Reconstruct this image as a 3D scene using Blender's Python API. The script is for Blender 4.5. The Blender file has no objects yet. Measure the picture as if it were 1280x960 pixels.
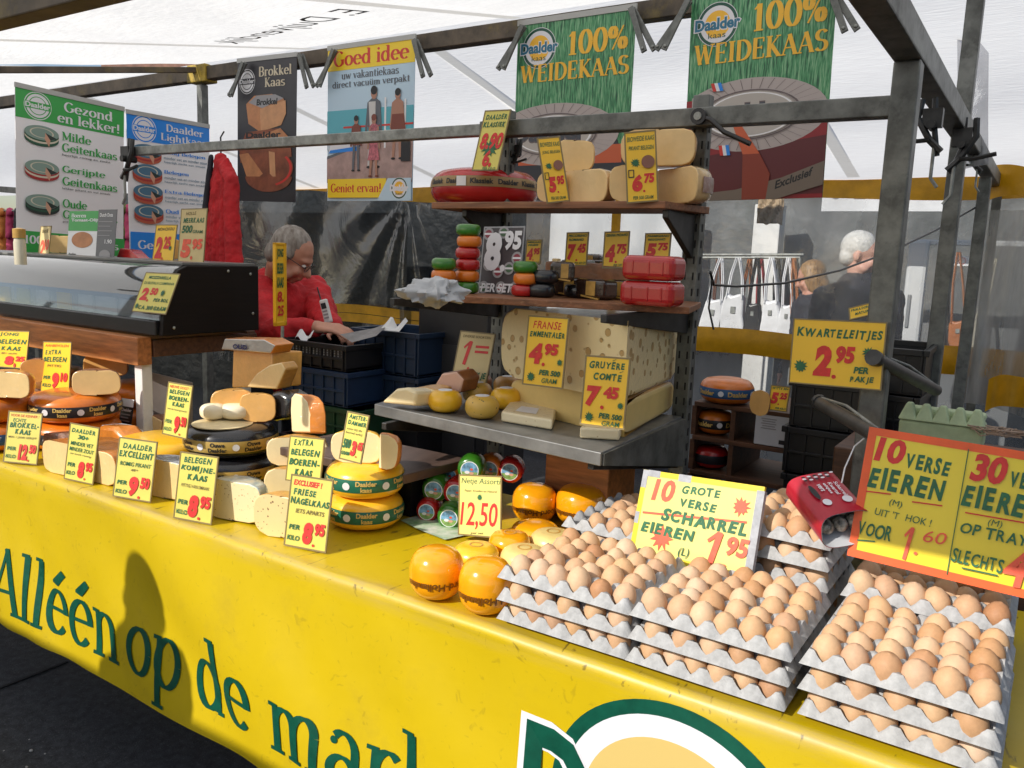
import bpy, bmesh, math, random
from mathutils import Vector, Matrix, noise
R = math.radians
PI = math.pi
random.seed(7)
SC = bpy.context.scene
COL = SC.collection

# ------------------------------------------------------------------ camera, sky, sun, exposure
FPX = 1023.0                                   # focal length in pixels of the 1280 px wide picture
YAW, PIT, ROL = R(33.05), R(8.8), R(2.17)
_f = Vector((-math.sin(YAW)*math.cos(PIT), math.cos(YAW)*math.cos(PIT), -math.sin(PIT)))
_r0 = Vector((math.cos(YAW), math.sin(YAW), 0)); _u0 = _r0.cross(_f)
_r = _r0*math.cos(ROL) + _u0*math.sin(ROL)
_u = _u0*math.cos(ROL) - _r0*math.sin(ROL)
EYE = Vector((0, 0, 1.55))
cam = bpy.data.cameras.new('camera'); camo = bpy.data.objects.new('camera', cam); COL.objects.link(camo)
cam.sensor_width = 36; cam.lens = FPX/1280*36; cam.clip_start = .05; cam.clip_end = 500
camo.matrix_world = Matrix(((_r.x, _u.x, -_f.x, EYE.x), (_r.y, _u.y, -_f.y, EYE.y), (_r.z, _u.z, -_f.z, EYE.z), (0, 0, 0, 1)))
SC.camera = camo
SUN_EL, SUN_H = R(32.5), Vector((-.36, -.93)).normalized()   # horizontal direction towards the sun
W_ = bpy.data.worlds.new('World'); SC.world = W_; W_.use_nodes = True
_nt = W_.node_tree; _nt.nodes.clear()
_sky = _nt.nodes.new('ShaderNodeTexSky'); _sky.sky_type = 'NISHITA'; _sky.sun_disc = False
_sky.sun_elevation = SUN_EL; _sky.sun_rotation = math.atan2(SUN_H.x, SUN_H.y)
_bg = _nt.nodes.new('ShaderNodeBackground'); _bg.inputs[1].default_value = .13
_wo = _nt.nodes.new('ShaderNodeOutputWorld')
_nt.links.new(_sky.outputs[0], _bg.inputs[0]); _nt.links.new(_bg.outputs[0], _wo.inputs[0])
_sl = bpy.data.lights.new('sun', 'SUN'); _sl.energy = 4.7; _sl.angle = R(.5); _sl.color = (1, .95, .87)
_so = bpy.data.objects.new('sun', _sl); COL.objects.link(_so)
_so.rotation_euler = Vector((SUN_H.x*math.cos(SUN_EL), SUN_H.y*math.cos(SUN_EL), math.sin(SUN_EL))).to_track_quat('Z', 'Y').to_euler()
SC.view_settings.view_transform = 'Standard'; SC.view_settings.look = 'None'
SC.view_settings.exposure = 0.0; SC.view_settings.gamma = 1; SC.view_settings.use_curve_mapping = False
SC.render.engine = 'CYCLES'
SC.cycles.max_bounces = 8; SC.cycles.transparent_max_bounces = 12; SC.cycles.use_denoising = True
SC.cycles.caustics_reflective = False; SC.cycles.caustics_refractive = False

# ------------------------------------------------------------------ points read off the place's own planes
def ray(x, y): return _f + _r*((x-640)/FPX) - _u*((y-480)/FPX)
def G(x, y, z=.85): d = ray(x, y); return EYE + d*((z-EYE.z)/d.z)
def V(x, y, Y): d = ray(x, y); return EYE + d*(Y/d.y)
def VX(x, y, X): d = ray(x, y); return EYE + d*(X/d.x)
def S(px, p): return px*(Vector(p)-EYE).dot(_f)/FPX
def vdir(p): d = Vector((p[0], p[1], 0)); return d.normalized()

# ------------------------------------------------------------------ materials
MAT = {}
def mat(name, col, rough=.6, var=.0, vs=6., bump=0., bs=40., spec=.5, coat=0., metal=0., trans=0., alpha=1., emit=0, sub=0., tl=0., stretch=None, col2=None, rnd=0, bdist=.002, dirt=0, dirtcol=(.05, .04, .03), dscale=3, film=0):
    if name in MAT: return MAT[name]
    m = bpy.data.materials.new(name); MAT[name] = m; m.use_nodes = True
    nt = m.node_tree; N = nt.nodes; L = nt.links
    b = N['Principled BSDF']; out = N['Material Output']
    c4 = (*col, 1); b.inputs['Base Color'].default_value = c4; b.inputs['Roughness'].default_value = rough
    b.inputs['Specular IOR Level'].default_value = spec; b.inputs['Metallic'].default_value = metal
    b.inputs['Coat Weight'].default_value = coat; b.inputs['Coat Roughness'].default_value = .12
    b.inputs['Transmission Weight'].default_value = trans; b.inputs['Alpha'].default_value = alpha
    if sub: b.inputs['Subsurface Weight'].default_value = sub; b.inputs['Subsurface Radius'].default_value = (.01, .005, .002)
    if emit: b.inputs['Emission Color'].default_value = c4; b.inputs['Emission Strength'].default_value = emit
    tc = N.new('ShaderNodeTexCoord'); vec = tc.outputs['Object']
    if stretch:
        mp = N.new('ShaderNodeMapping'); mp.inputs['Scale'].default_value = stretch; L.new(vec, mp.inputs[0]); vec = mp.outputs[0]
    src = None
    if var or col2:
        n = N.new('ShaderNodeTexNoise'); n.inputs['Scale'].default_value = vs; n.inputs['Detail'].default_value = 5; n.inputs['Roughness'].default_value = .62; L.new(vec, n.inputs['Vector'])
        rp = N.new('ShaderNodeValToRGB'); L.new(n.outputs['Fac'], rp.inputs[0])
        a = col2 or tuple(max(0, c*(1-var)) for c in col); z = col if col2 else tuple(min(1, c*(1+var*.6)) for c in col)
        rp.color_ramp.elements[0].position = .35; rp.color_ramp.elements[1].position = .65
        rp.color_ramp.elements[0].color = (*a, 1); rp.color_ramp.elements[1].color = (*z, 1)
        src = rp.outputs[0]
    if rnd:
        oi = N.new('ShaderNodeObjectInfo'); rp2 = N.new('ShaderNodeValToRGB'); L.new(oi.outputs['Random'], rp2.inputs[0])
        els = rp2.color_ramp.elements
        els[0].color = (*col, 1); els[1].color = (*rnd[-1], 1)
        for i, cc in enumerate(rnd[:-1]): e = els.new((i+1)/len(rnd)); e.color = (*cc, 1)
        if src:
            mx = N.new('ShaderNodeMix'); mx.data_type = 'RGBA'; mx.blend_type = 'MIX'; mx.inputs[0].default_value = .75; L.new(src, mx.inputs[6]); L.new(rp2.outputs[0], mx.inputs[7]); src = mx.outputs[2]
        else: src = rp2.outputs[0]
    if dirt:
        n2 = N.new('ShaderNodeTexNoise'); n2.inputs['Scale'].default_value = dscale; n2.inputs['Detail'].default_value = 8; n2.inputs['Roughness'].default_value = .75; L.new(vec, n2.inputs['Vector'])
        r3 = N.new('ShaderNodeValToRGB'); r3.color_ramp.elements[0].position = .54; r3.color_ramp.elements[1].position = .74
        r3.color_ramp.elements[0].color = (0, 0, 0, 1); r3.color_ramp.elements[1].color = (dirt, dirt, dirt, 1); L.new(n2.outputs['Fac'], r3.inputs[0])
        mx = N.new('ShaderNodeMix'); mx.data_type = 'RGBA'; L.new(r3.outputs[0], mx.inputs[0])
        if src: L.new(src, mx.inputs[6])
        else: mx.inputs[6].default_value = c4
        mx.inputs[7].default_value = (*dirtcol, 1); src = mx.outputs[2]
        rr = N.new('ShaderNodeMapRange'); L.new(n2.outputs['Fac'], rr.inputs[0]); rr.inputs[3].default_value = max(0.02, rough-.12); rr.inputs[4].default_value = min(1, rough+.15); L.new(rr.outputs[0], b.inputs['Roughness'])
    if src: L.new(src, b.inputs['Base Color'])
    if bump:
        n3 = N.new('ShaderNodeTexNoise'); n3.inputs['Scale'].default_value = bs; n3.inputs['Detail'].default_value = 4; L.new(vec, n3.inputs['Vector'])
        bp = N.new('ShaderNodeBump'); bp.inputs['Strength'].default_value = bump; bp.inputs['Distance'].default_value = bdist; L.new(n3.outputs['Fac'], bp.inputs['Height']); L.new(bp.outputs[0], b.inputs['Normal'])
        if coat and not film: L.new(bp.outputs[0], b.inputs['Coat Normal'])
    if film:                                   # cling film: a glossy coat with its own creases
        b.inputs['Coat Weight'].default_value = film; b.inputs['Coat Roughness'].default_value = .10
        n5 = N.new('ShaderNodeTexNoise'); n5.inputs['Scale'].default_value = 34; n5.inputs['Detail'].default_value = 3; n5.inputs['Distortion'].default_value = 2.5; L.new(vec, n5.inputs['Vector'])
        b5 = N.new('ShaderNodeBump'); b5.inputs['Strength'].default_value = .9; b5.inputs['Distance'].default_value = .006; L.new(n5.outputs['Fac'], b5.inputs['Height']); L.new(b5.outputs[0], b.inputs['Coat Normal'])
    if tl:
        t = N.new('ShaderNodeBsdfTranslucent'); t.inputs[0].default_value = c4
        if src: L.new(src, t.inputs[0])
        if bump: L.new(bp.outputs[0], t.inputs['Normal'])
        mx = N.new('ShaderNodeMixShader'); mx.inputs[0].default_value = tl; L.new(b.outputs[0], mx.inputs[1]); L.new(t.outputs[0], mx.inputs[2]); L.new(mx.outputs[0], out.inputs['Surface'])
    return m
def clear_plastic(name, tint, body, amount, rough, bump, bs, stretch=None, bdist=.02, gloss=1.0):
    """thin clear sheet: mostly see-through, a milky part and a gloss that follows its folds"""
    m = bpy.data.materials.new(name); MAT[name] = m; m.use_nodes = True
    nt = m.node_tree; N = nt.nodes; L = nt.links; N.remove(N['Principled BSDF']); out = N['Material Output']
    tc = N.new('ShaderNodeTexCoord'); vec = tc.outputs['Object']
    if stretch:
        mp = N.new('ShaderNodeMapping'); mp.inputs['Scale'].default_value = stretch; L.new(vec, mp.inputs[0]); vec = mp.outputs[0]
    n = N.new('ShaderNodeTexNoise'); n.inputs['Scale'].default_value = bs; n.inputs['Detail'].default_value = 5; n.inputs['Distortion'].default_value = 1.2; L.new(vec, n.inputs['Vector'])
    bp = N.new('ShaderNodeBump'); bp.inputs['Strength'].default_value = bump; bp.inputs['Distance'].default_value = bdist; L.new(n.outputs['Fac'], bp.inputs['Height'])
    tr = N.new('ShaderNodeBsdfTransparent'); tr.inputs[0].default_value = (*tint, 1)
    df = N.new('ShaderNodeBsdfTranslucent'); df.inputs[0].default_value = (*body, 1)
    d2 = N.new('ShaderNodeBsdfDiffuse'); d2.inputs[0].default_value = (*body, 1)
    gl = N.new('ShaderNodeBsdfGlossy'); gl.inputs['Roughness'].default_value = rough; L.new(bp.outputs[0], gl.inputs['Normal'])
    a0 = N.new('ShaderNodeMixShader'); a0.inputs[0].default_value = .5; L.new(df.outputs[0], a0.inputs[1]); L.new(d2.outputs[0], a0.inputs[2])
    n2 = N.new('ShaderNodeTexNoise'); n2.inputs['Scale'].default_value = bs*.6; n2.inputs['Detail'].default_value = 8; L.new(vec, n2.inputs['Vector'])
    rr = N.new('ShaderNodeMapRange'); rr.inputs[1].default_value = .35; rr.inputs[2].default_value = .75; rr.inputs[3].default_value = amount*.5; rr.inputs[4].default_value = min(1, amount*1.7); L.new(n2.outputs['Fac'], rr.inputs[0])
    a = N.new('ShaderNodeMixShader'); L.new(rr.outputs[0], a.inputs[0]); L.new(tr.outputs[0], a.inputs[1]); L.new(a0.outputs[0], a.inputs[2])
    fr = N.new('ShaderNodeFresnel'); fr.inputs[0].default_value = 1.45; L.new(bp.outputs[0], fr.inputs['Normal'])
    c = N.new('ShaderNodeMixShader'); gm_ = N.new('ShaderNodeMath'); gm_.operation = 'MULTIPLY'; gm_.inputs[1].default_value = gloss; L.new(fr.outputs[0], gm_.inputs[0]); L.new(gm_.outputs[0], c.inputs[0]); L.new(a.outputs[0], c.inputs[1]); L.new(gl.outputs[0], c.inputs[2])
    L.new(c.outputs[0], out.inputs['Surface'])
    return m

# ------------------------------------------------------------------ mesh building
WM = {}                                        # world matrix of every object made here
def ident(o): return WM.get(o.name, Matrix.Identity(4))
def tag(o, label=None, cat=None, group=None, kind=None):
    if label: o['label'] = label
    if cat: o['category'] = cat
    if group: o['group'] = group
    if kind: o['kind'] = kind
    return o
def thing(name, label, cat, loc=(0, 0, 0), group=None, rot=None):
    o = bpy.data.objects.new(name, None); COL.objects.link(o); o.empty_display_size = .05
    m = Matrix.Translation(Vector(loc))
    if rot is not None: m = m @ rot.to_4x4()
    o.matrix_world = m; WM[o.name] = m
    return tag(o, label, cat, group)
class MB:
    def __init__(s): s.v = []; s.f = []; s.m = []
    def add(s, vs, fs, mi=0, M=None):
        b = len(s.v)
        s.v += [(M @ Vector(v)) if M is not None else Vector(v) for v in vs]
        for i, f in enumerate(fs): s.f.append([b+k for k in f]); s.m.append(mi if isinstance(mi, int) else mi[i])
        return s
    def box(s, c, d, mi=0, M=None):
        x, y, z = c; a, b, e = d[0]/2, d[1]/2, d[2]/2
        vs = [(x+i*a, y+j*b, z+k*e) for i in (-1, 1) for j in (-1, 1) for k in (-1, 1)]
        return s.add(vs, [(0, 1, 3, 2), (4, 6, 7, 5), (0, 4, 5, 1), (2, 3, 7, 6), (0, 2, 6, 4), (1, 5, 7, 3)], mi, M)
    def bar(s, p, q, w, h=None, mi=0, up=(0, 0, 1)):
        """square tube from p to q"""
        p, q = Vector(p), Vector(q); d = (q-p); l = d.length; d.normalize(); up = Vector(up)
        if abs(d.dot(up)) > .98: up = Vector((0, 1, 0))
        a = d.cross(up).normalized(); b = a.cross(d); h = h or w
        M = Matrix((( a.x, d.x, b.x, p.x), (a.y, d.y, b.y, p.y), (a.z, d.z, b.z, p.z), (0, 0, 0, 1)))
        return s.box((0, l/2, 0), (w, l, h), mi, M)
    def tube(s, pts, r, n=8, mi=0, cap=True):
        pts = [Vector(p) for p in pts]; rs = r if isinstance(r, (list, tuple)) else [r]*len(pts)
        vs = []; prev = None
        for i, p in enumerate(pts):
            d = (pts[min(i+1, len(pts)-1)]-pts[max(i-1, 0)]).normalized()
            a = prev - d*prev.dot(d) if prev is not None else d.orthogonal()
            if a.length < 1e-6: a = d.orthogonal()
            a.normalize(); prev = a; b = d.cross(a)
            vs += [p+(a*math.cos(2*PI*k/n)+b*math.sin(2*PI*k/n))*rs[i] for k in range(n)]
        fs = [(i*n+k, i*n+(k+1) % n, (i+1)*n+(k+1) % n, (i+1)*n+k) for i in range(len(pts)-1) for k in range(n)]
        if cap: fs += [tuple(range(n))[::-1], tuple((len(pts)-1)*n+k for k in range(n))]
        return s.add(vs, fs, mi)
    def lathe(s, prof, n=48, a0=0, a1=2*PI, mi=0, M=None, capmi=None):
        full = abs(a1-a0-2*PI) < 1e-6; cols = n if full else n+1; k = len(prof); vs = []
        for i in range(cols):
            a = a0+(a1-a0)*i/n
            vs += [(r*math.cos(a), r*math.sin(a), z) for r, z in prof]
        fs = []; ms = []
        for i in range(n):
            j = (i+1) % cols
            for q in range(k-1):
                f = (i*k+q, j*k+q, j*k+q+1, i*k+q+1)
                if prof[q][0] < 1e-9 and prof[q+1][0] < 1e-9: continue
                if prof[q][0] < 1e-9: f = (i*k+q, j*k+q+1, i*k+q+1)
                elif prof[q+1][0] < 1e-9: f = (i*k+q, j*k+q, i*k+q+1)
                fs.append(f); ms.append(mi)
        if not full and capmi is not None:
            fs += [tuple(range(k)), tuple((cols-1)*k+q for q in range(k))[::-1]]; ms += [capmi, capmi]
        return s.add(vs, fs, ms, M)
    def prism(s, poly, depth, mi=0, side=None, M=None):
        """outline in local xy, extruded by depth along -z (its back)"""
        n = len(poly); vs = [(x, y, 0) for x, y in poly]+[(x, y, -depth) for x, y in poly]
        fs = [tuple(range(n)), tuple(range(2*n-1, n-1, -1))]+[(i+n, (i+1) % n+n, (i+1) % n, i) for i in range(n)]
        return s.add(vs, fs, [mi, mi]+[side if side is not None else mi]*n, M)
    def grid(s, fn, nu, nv, mi=0, M=None):
        vs = [fn(i/nu, j/nv) for j in range(nv+1) for i in range(nu+1)]
        return s.add(vs, [(j*(nu+1)+i, j*(nu+1)+i+1, (j+1)*(nu+1)+i+1, (j+1)*(nu+1)+i) for j in range(nv) for i in range(nu)], mi, M)
    def ball(s, c, r, n=16, mi=0, M=None, m=None):
        rx, ry, rz = r if isinstance(r, (list, tuple)) else (r, r, r); m = m or n//2
        vs = [(c[0], c[1], c[2]-rz)]+[(c[0]+rx*math.cos(2*PI*i/n)*math.sin(PI*j/m), c[1]+ry*math.sin(2*PI*i/n)*math.sin(PI*j/m), c[2]-rz*math.cos(PI*j/m)) for j in range(1, m) for i in range(n)]+[(c[0], c[1], c[2]+rz)]
        fs = [(0, 1+(i+1) % n, 1+i) for i in range(n)]
        fs += [(1+j*n+i, 1+j*n+(i+1) % n, 1+(j+1)*n+(i+1) % n, 1+(j+1)*n+i) for j in range(m-2) for i in range(n)]
        t = len(vs)-1; fs += [(t, 1+(m-2)*n+i, 1+(m-2)*n+(i+1) % n) for i in range(n)]
        return s.add(vs, fs, mi, M)
    def build(s, name, mats, parent=None, smooth=None, bevel=0, seg=2, origin=None, rot=None, keepnormals=False):
        """link as ONE object; verts are in world coordinates (or in its parent's after the parent's matrix is undone)"""
        me = bpy.data.meshes.new(name)
        if parent is not None: inv = ident(parent).inverted(); W = ident(parent)
        else:
            if origin is None:
                xs = [v.x for v in s.v]; ys = [v.y for v in s.v]; zs = [v.z for v in s.v]
                origin = ((min(xs)+max(xs))/2, (min(ys)+max(ys))/2, min(zs))
            W = Matrix.Translation(Vector(origin))
            if rot is not None: W = W @ rot.to_4x4()
            inv = W.inverted()
        me.from_pydata([tuple(inv @ v) for v in s.v], [], s.f)
        for m in (mats if isinstance(mats, (list, tuple)) else [mats]): me.materials.append(m)
        me.polygons.foreach_set('material_index', s.m)
        if not keepnormals:
            bm = bmesh.new(); bm.from_mesh(me); bmesh.ops.recalc_face_normals(bm, faces=bm.faces); bm.to_mesh(me); bm.free()
        if smooth is not None:
            me.polygons.foreach_set('use_smooth', [True]*len(me.polygons))
            if smooth < 180: me.set_sharp_from_angle(angle=R(smooth))
        me.update()
        o = bpy.data.objects.new(name, me); COL.objects.link(o)
        if parent is not None: o.parent = parent
        else: o.matrix_world = W
        WM[o.name] = W
        if bevel:
            b = o.modifiers.new('bevel', 'BEVEL'); b.width = bevel; b.segments = seg; b.limit_method = 'ANGLE'; b.angle_limit = R(38); b.harden_normals = False
        return o
def copy_tree(o, M):
    """copy of a thing with its parts and sub-parts, moved to the world matrix M"""
    kids = {}
    for x in ALLOBJ(): 
        if x.parent is not None: kids.setdefault(x.parent.name, []).append(x)
    def rec(a, par):
        c = a.copy(); COL.objects.link(c)
        if par is not None: c.parent = par
        WM[c.name] = M
        for k in kids.get(a.name, []): rec(k, c)
        return c
    c = rec(o, None); c.matrix_world = M
    return c
def ALLOBJ(): return list(COL.objects)
def frame(P, u, v):
    """matrix with local x along u, y along v, z = outward normal"""
    u = Vector(u).normalized(); v = Vector(v); v = (v-u*v.dot(u)).normalized(); n = u.cross(v)
    return Matrix(((u.x, v.x, n.x, P[0]), (u.y, v.y, n.y, P[1]), (u.z, v.z, n.z, P[2]), (0, 0, 0, 1)))

# ------------------------------------------------------------------ lettering
_tc = {}
def block_text(s, bold=.0, shear=0.):
    """built-in sans lettering as faces in a unit box (verts 0..1, faces, aspect)"""
    k = (s, bold, shear)
    if k in _tc: return _tc[k]
    cu = bpy.data.curves.new('t', 'FONT'); cu.body = s; cu.resolution_u = 3; cu.offset = bold; cu.shear = shear; cu.fill_mode = 'FRONT'
    ob = bpy.data.objects.new('t', cu); me = bpy.data.meshes.new_from_object(ob)
    vs = [(v.co.x, v.co.y) for v in me.vertices]; fs = [tuple(p.vertices) for p in me.polygons]
    bpy.data.objects.remove(ob); bpy.data.curves.remove(cu); bpy.data.meshes.remove(me)
    return _norm(k, vs, fs)
def _norm(k, vs, fs):
    x0 = min(v[0] for v in vs); x1 = max(v[0] for v in vs); y0 = min(v[1] for v in vs); y1 = max(v[1] for v in vs)
    w = max(x1-x0, 1e-6); h = max(y1-y0, 1e-6)
    _tc[k] = ([((v[0]-x0)/w, (v[1]-y0)/h) for v in vs], fs, w/h, (x0, x1, y0, y1))
    return _tc[k]
def L_(*a): return ('L',)+a
SER = {
 'a': (.57, 'L.43 .45 .43 0;A.25 .44 .18 .215 0 140;D.10 .52 .05;A.24 .175 .17 .165 0 360;F.48 0 .07'), 'b': (.58, 'L.13 0 .13 1;A.3 .33 .21 .32 0 360;F.08 1 .07'),
 'c': (.52, 'A.28 .33 .21 .32 40 320'), 'd': (.6, 'L.45 0 .45 1;A.27 .33 .2 .32 0 360;F.4 1 .08;F.5 0 .06'),
 'e': (.55, 'A.28 .33 .21 .32 0 318;L.08 .36 .49 .36'), 'f': (.38, 'L.17 0 .17 .8;A.28 .8 .11 .18 40 180;L.03 .62 .32 .62;F.17 0 .12'),
 'g': (.58, 'A.26 .36 .19 .28 0 360;L.46 .64 .46 -.1;A.26 -.1 .2 .17 190 360;F.5 .64 .06'), 'h': (.62, 'L.13 0 .13 1;A.3 .44 .17 .2 0 180;L.47 .44 .47 0;F.13 0 .12;F.47 0 .12;F.08 1 .08'),
 'i': (.28, 'L.14 0 .14 .64;D.14 .87 .085;F.14 0 .13;F.09 .64 .08'), 'j': (.28, 'L.15 -.12 .15 .64;A.02 -.12 .13 .15 250 360;D.15 .87 .085;F.1 .64 .08'),
 'k': (.58, 'L.13 0 .13 1;T.16 .3 .42 .64;L.22 .4 .48 0;F.13 0 .12;F.48 0 .1;F.42 .64 .1;F.08 1 .08'), 'l': (.28, 'L.14 0 .14 1;F.14 0 .13;F.09 1 .08'),
 'm': (.92, 'L.13 0 .13 .64;A.29 .44 .16 .2 0 180;L.45 .44 .45 0;A.61 .44 .16 .2 0 180;L.77 .44 .77 0;F.13 0 .12;F.45 0 .11;F.77 0 .12;F.08 .64 .08'),
 'n': (.62, 'L.13 0 .13 .64;A.3 .44 .17 .2 0 180;L.47 .44 .47 0;F.13 0 .12;F.47 0 .12;F.08 .64 .08'), 'o': (.57, 'A.285 .33 .215 .32 0 360'),
 'p': (.6, 'L.13 -.3 .13 .64;A.31 .33 .21 .32 0 360;F.13 -.3 .13;F.08 .64 .08'), 'r': (.44, 'L.13 0 .13 .64;A.29 .42 .16 .22 45 180;F.13 0 .13;F.08 .64 .08'),
 's': (.46, 'A.23 .485 .15 .165 25 270;A.22 .16 .17 .16 90 -155'), 't': (.4, 'L.17 .1 .17 .86;L.02 .63 .36 .63;A.28 .12 .11 .12 180 300'),
 'u': (.62, 'L.13 .64 .13 .2;A.3 .2 .17 .2 180 360;L.47 .64 .47 0;F.08 .64 .08;F.42 .64 .08;F.52 0 .06'), 'v': (.54, 'L.07 .64 .26 0;T.26 0 .46 .64;F.07 .64 .1;F.46 .64 .09'),
 'w': (.8, 'L.07 .64 .22 0;T.22 0 .38 .6;L.38 .6 .54 0;T.54 0 .7 .64;F.07 .64 .1;F.7 .64 .09'), 'x': (.54, 'L.08 .64 .44 0;T.44 .64 .08 0;F.08 .64 .09;F.44 0 .09'),
 'z': (.48, 'T.06 .61 .4 .61;L.4 .61 .06 .03;T.06 .03 .42 .03'), '!': (.28, 'L.14 .3 .14 1;D.14 .07 .09'), '.': (.24, 'D.12 .07 .08'), ' ': (.3, ''),
 'A': (.66, 'T.06 0 .3 1;L.3 1 .58 0;T.15 .33 .48 .33;F.06 0 .11;F.58 0 .11'), 'B': (.66, 'L.14 0 .14 1;A.32 .75 .22 .25 -90 90;A.32 .26 .26 .26 -90 90;L.08 1 .32 1;L.14 .5 .32 .5;L.08 0 .32 0'),
 'D': (.7, 'L.14 0 .14 1;A.28 .5 .34 .5 -90 90;L.06 1 .28 1;L.06 0 .28 0'), 'E': (.6, 'L.14 0 .14 1;T.06 1 .5 1;T.14 .52 .42 .52;T.06 0 .52 0;T.5 1 .5 .8;T.52 0 .52 .2;T.42 .6 .42 .44'),
 'G': (.72, 'A.36 .5 .3 .5 42 330;L.6 .42 .6 .1;T.46 .42 .7 .42'), 'I': (.32, 'L.16 0 .16 1;F.16 0 .14;F.16 1 .14'), 'K': (.66, 'L.14 0 .14 1;T.16 .45 .52 1;L.24 .56 .56 0;F.14 0 .13;F.57 0 .11;F.14 1 .13;F.52 1 .1'),
 'L': (.56, 'L.14 0 .14 1;T.06 0 .5 0;T.5 0 .5 .22;F.14 1 .13'), 'M': (.86, 'T.12 0 .12 1;L.12 1 .42 .1;T.42 .1 .72 1;L.72 1 .72 0;F.12 0 .11;F.72 0 .12;F.09 1 .09;F.75 1 .09'),
 'O': (.72, 'A.36 .5 .3 .5 0 360'), 'S': (.56, 'A.28 .745 .19 .245 30 270;A.27 .25 .21 .25 90 -150'), 'W': (.9, 'L.07 1 .25 0;T.25 0 .43 .95;L.43 .95 .61 0;T.61 0 .81 1;F.07 1 .11;F.43 1 .08;F.81 1 .1'),
 '1': (.42, 'L.22 0 .22 1;T.07 .8 .22 1;F.22 0 .15'), '0': (.56, 'A.28 .5 .2 .5 0 360'), '%': (.74, 'A.18 .74 .11 .23 0 360;A.56 .26 .11 .23 0 360;T.56 1 .18 0'), 'N': (.74, 'T.12 0 .12 1;L.12 1 .6 0;T.6 0 .6 1;F.12 0 .11;F.08 1 .09;F.6 1 .11'),
}
SER['é'] = (.55, SER['e'][1]+';P.16 .76 .30 .73 .50 .93 .40 1.0 .16 .80'); SER['ü'] = (.62, SER['u'][1]+';D.18 .85 .075;D.42 .85 .075')
def serif_text(s, thick=.15, thin=.055):
    k = (s, thick, thin, 'serif')
    if k in _tc: return _tc[k]
    vs = []; fs = []; ly = []; cur = [0]
    def strip(pts, w):
        if len(pts) == 2:
            (xa, ya), (xb, yb) = pts; pts = [(xa+(xb-xa)*i/8, ya+(yb-ya)*i/8) for i in range(9)]
        b = len(vs)
        for i, p in enumerate(pts):
            q0 = pts[max(i-1, 0)]; q1 = pts[min(i+1, len(pts)-1)]; dx, dy = q1[0]-q0[0], q1[1]-q0[1]; l = math.hypot(dx, dy) or 1
            ww = (w if w else thin+(thick-thin)*abs(dy)/l)/2
            vs.append((p[0]-dy/l*ww, p[1]+dx/l*ww)); vs.append((p[0]+dy/l*ww, p[1]-dx/l*ww))
        for i in range(len(pts)-1): fs.append((b+2*i, b+2*i+1, b+2*i+3, b+2*i+2))
    x = 0
    for ch in s:
        adv, st = SER.get(ch, SER['o'])
        for q in [t for t in st.split(';') if t]:
            n = [float(t) for t in q[1:].split()]; cur[0] += 1; b0 = len(vs)
            if q[0] in 'LT': strip([(x+n[0], n[1]), (x+n[2], n[3])], thick if q[0] == 'L' and n[1] != n[3] else thin*1.15)
            elif q[0] == 'A':
                N = max(6, int(abs(n[5]-n[4])/15)); strip([(x+n[0]+n[2]*math.cos(R(n[4]+(n[5]-n[4])*i/N)), n[1]+n[3]*math.sin(R(n[4]+(n[5]-n[4])*i/N))) for i in range(N+1)], None)
            elif q[0] == 'F': strip([(x+n[0]-n[2], n[1]), (x+n[0]+n[2], n[1])], thin*1.1)
            elif q[0] == 'P': b = len(vs); vs.extend((x+n[i], n[i+1]) for i in range(0, len(n), 2)); fs.append(tuple(range(b, b+len(n)//2)))
            elif q[0] == 'D': b = len(vs); vs.extend((x+n[0]+n[2]*math.cos(i*PI/6), n[1]+n[2]*math.sin(i*PI/6)) for i in range(12)); fs.append(tuple(range(b, b+12)))
            ly += [cur[0]]*(len(vs)-b0)
        x += adv+.02; cur[0] = 0
    _tc[k] = _norm(k, vs, fs)+(ly,); return _tc[k]
def hand_text(s, bold=.03, shear=.14):
    """brush lettering: every character is set a little askew"""
    k = (s, bold, shear, 'hand')
    if k in _tc: return _tc[k]
    rg = random.Random(sum(map(ord, s))*7+len(s)); vs = []; fs = []; ly = []; x = 0
    for i, ch in enumerate(s):
        if ch == ' ': x += .26; continue
        v, f, asp, bb = block_text(ch, bold, shear+rg.uniform(-.06, .08)); w = bb[1]-bb[0]; h = bb[3]-bb[2]; sc = rg.uniform(.92, 1.10); a = rg.uniform(-.05, .05); b = len(vs); dy = rg.uniform(-.035, .035)
        for p, q in v:
            px, py = p*w*sc*rg_w(i, s), (bb[2]+q*h)*sc; vs.append((x+px-py*a, py+px*a+dy))
        fs += [tuple(b+j for j in g_) for g_ in f]; ly += [i % 3]*len(v); x += w*sc+.045+bold*.5
    _tc[k] = _norm(k, vs, fs)+(ly,); return _tc[k]
def rg_w(i, s): return 1+.08*math.sin(i*2.3+len(s))
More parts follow.
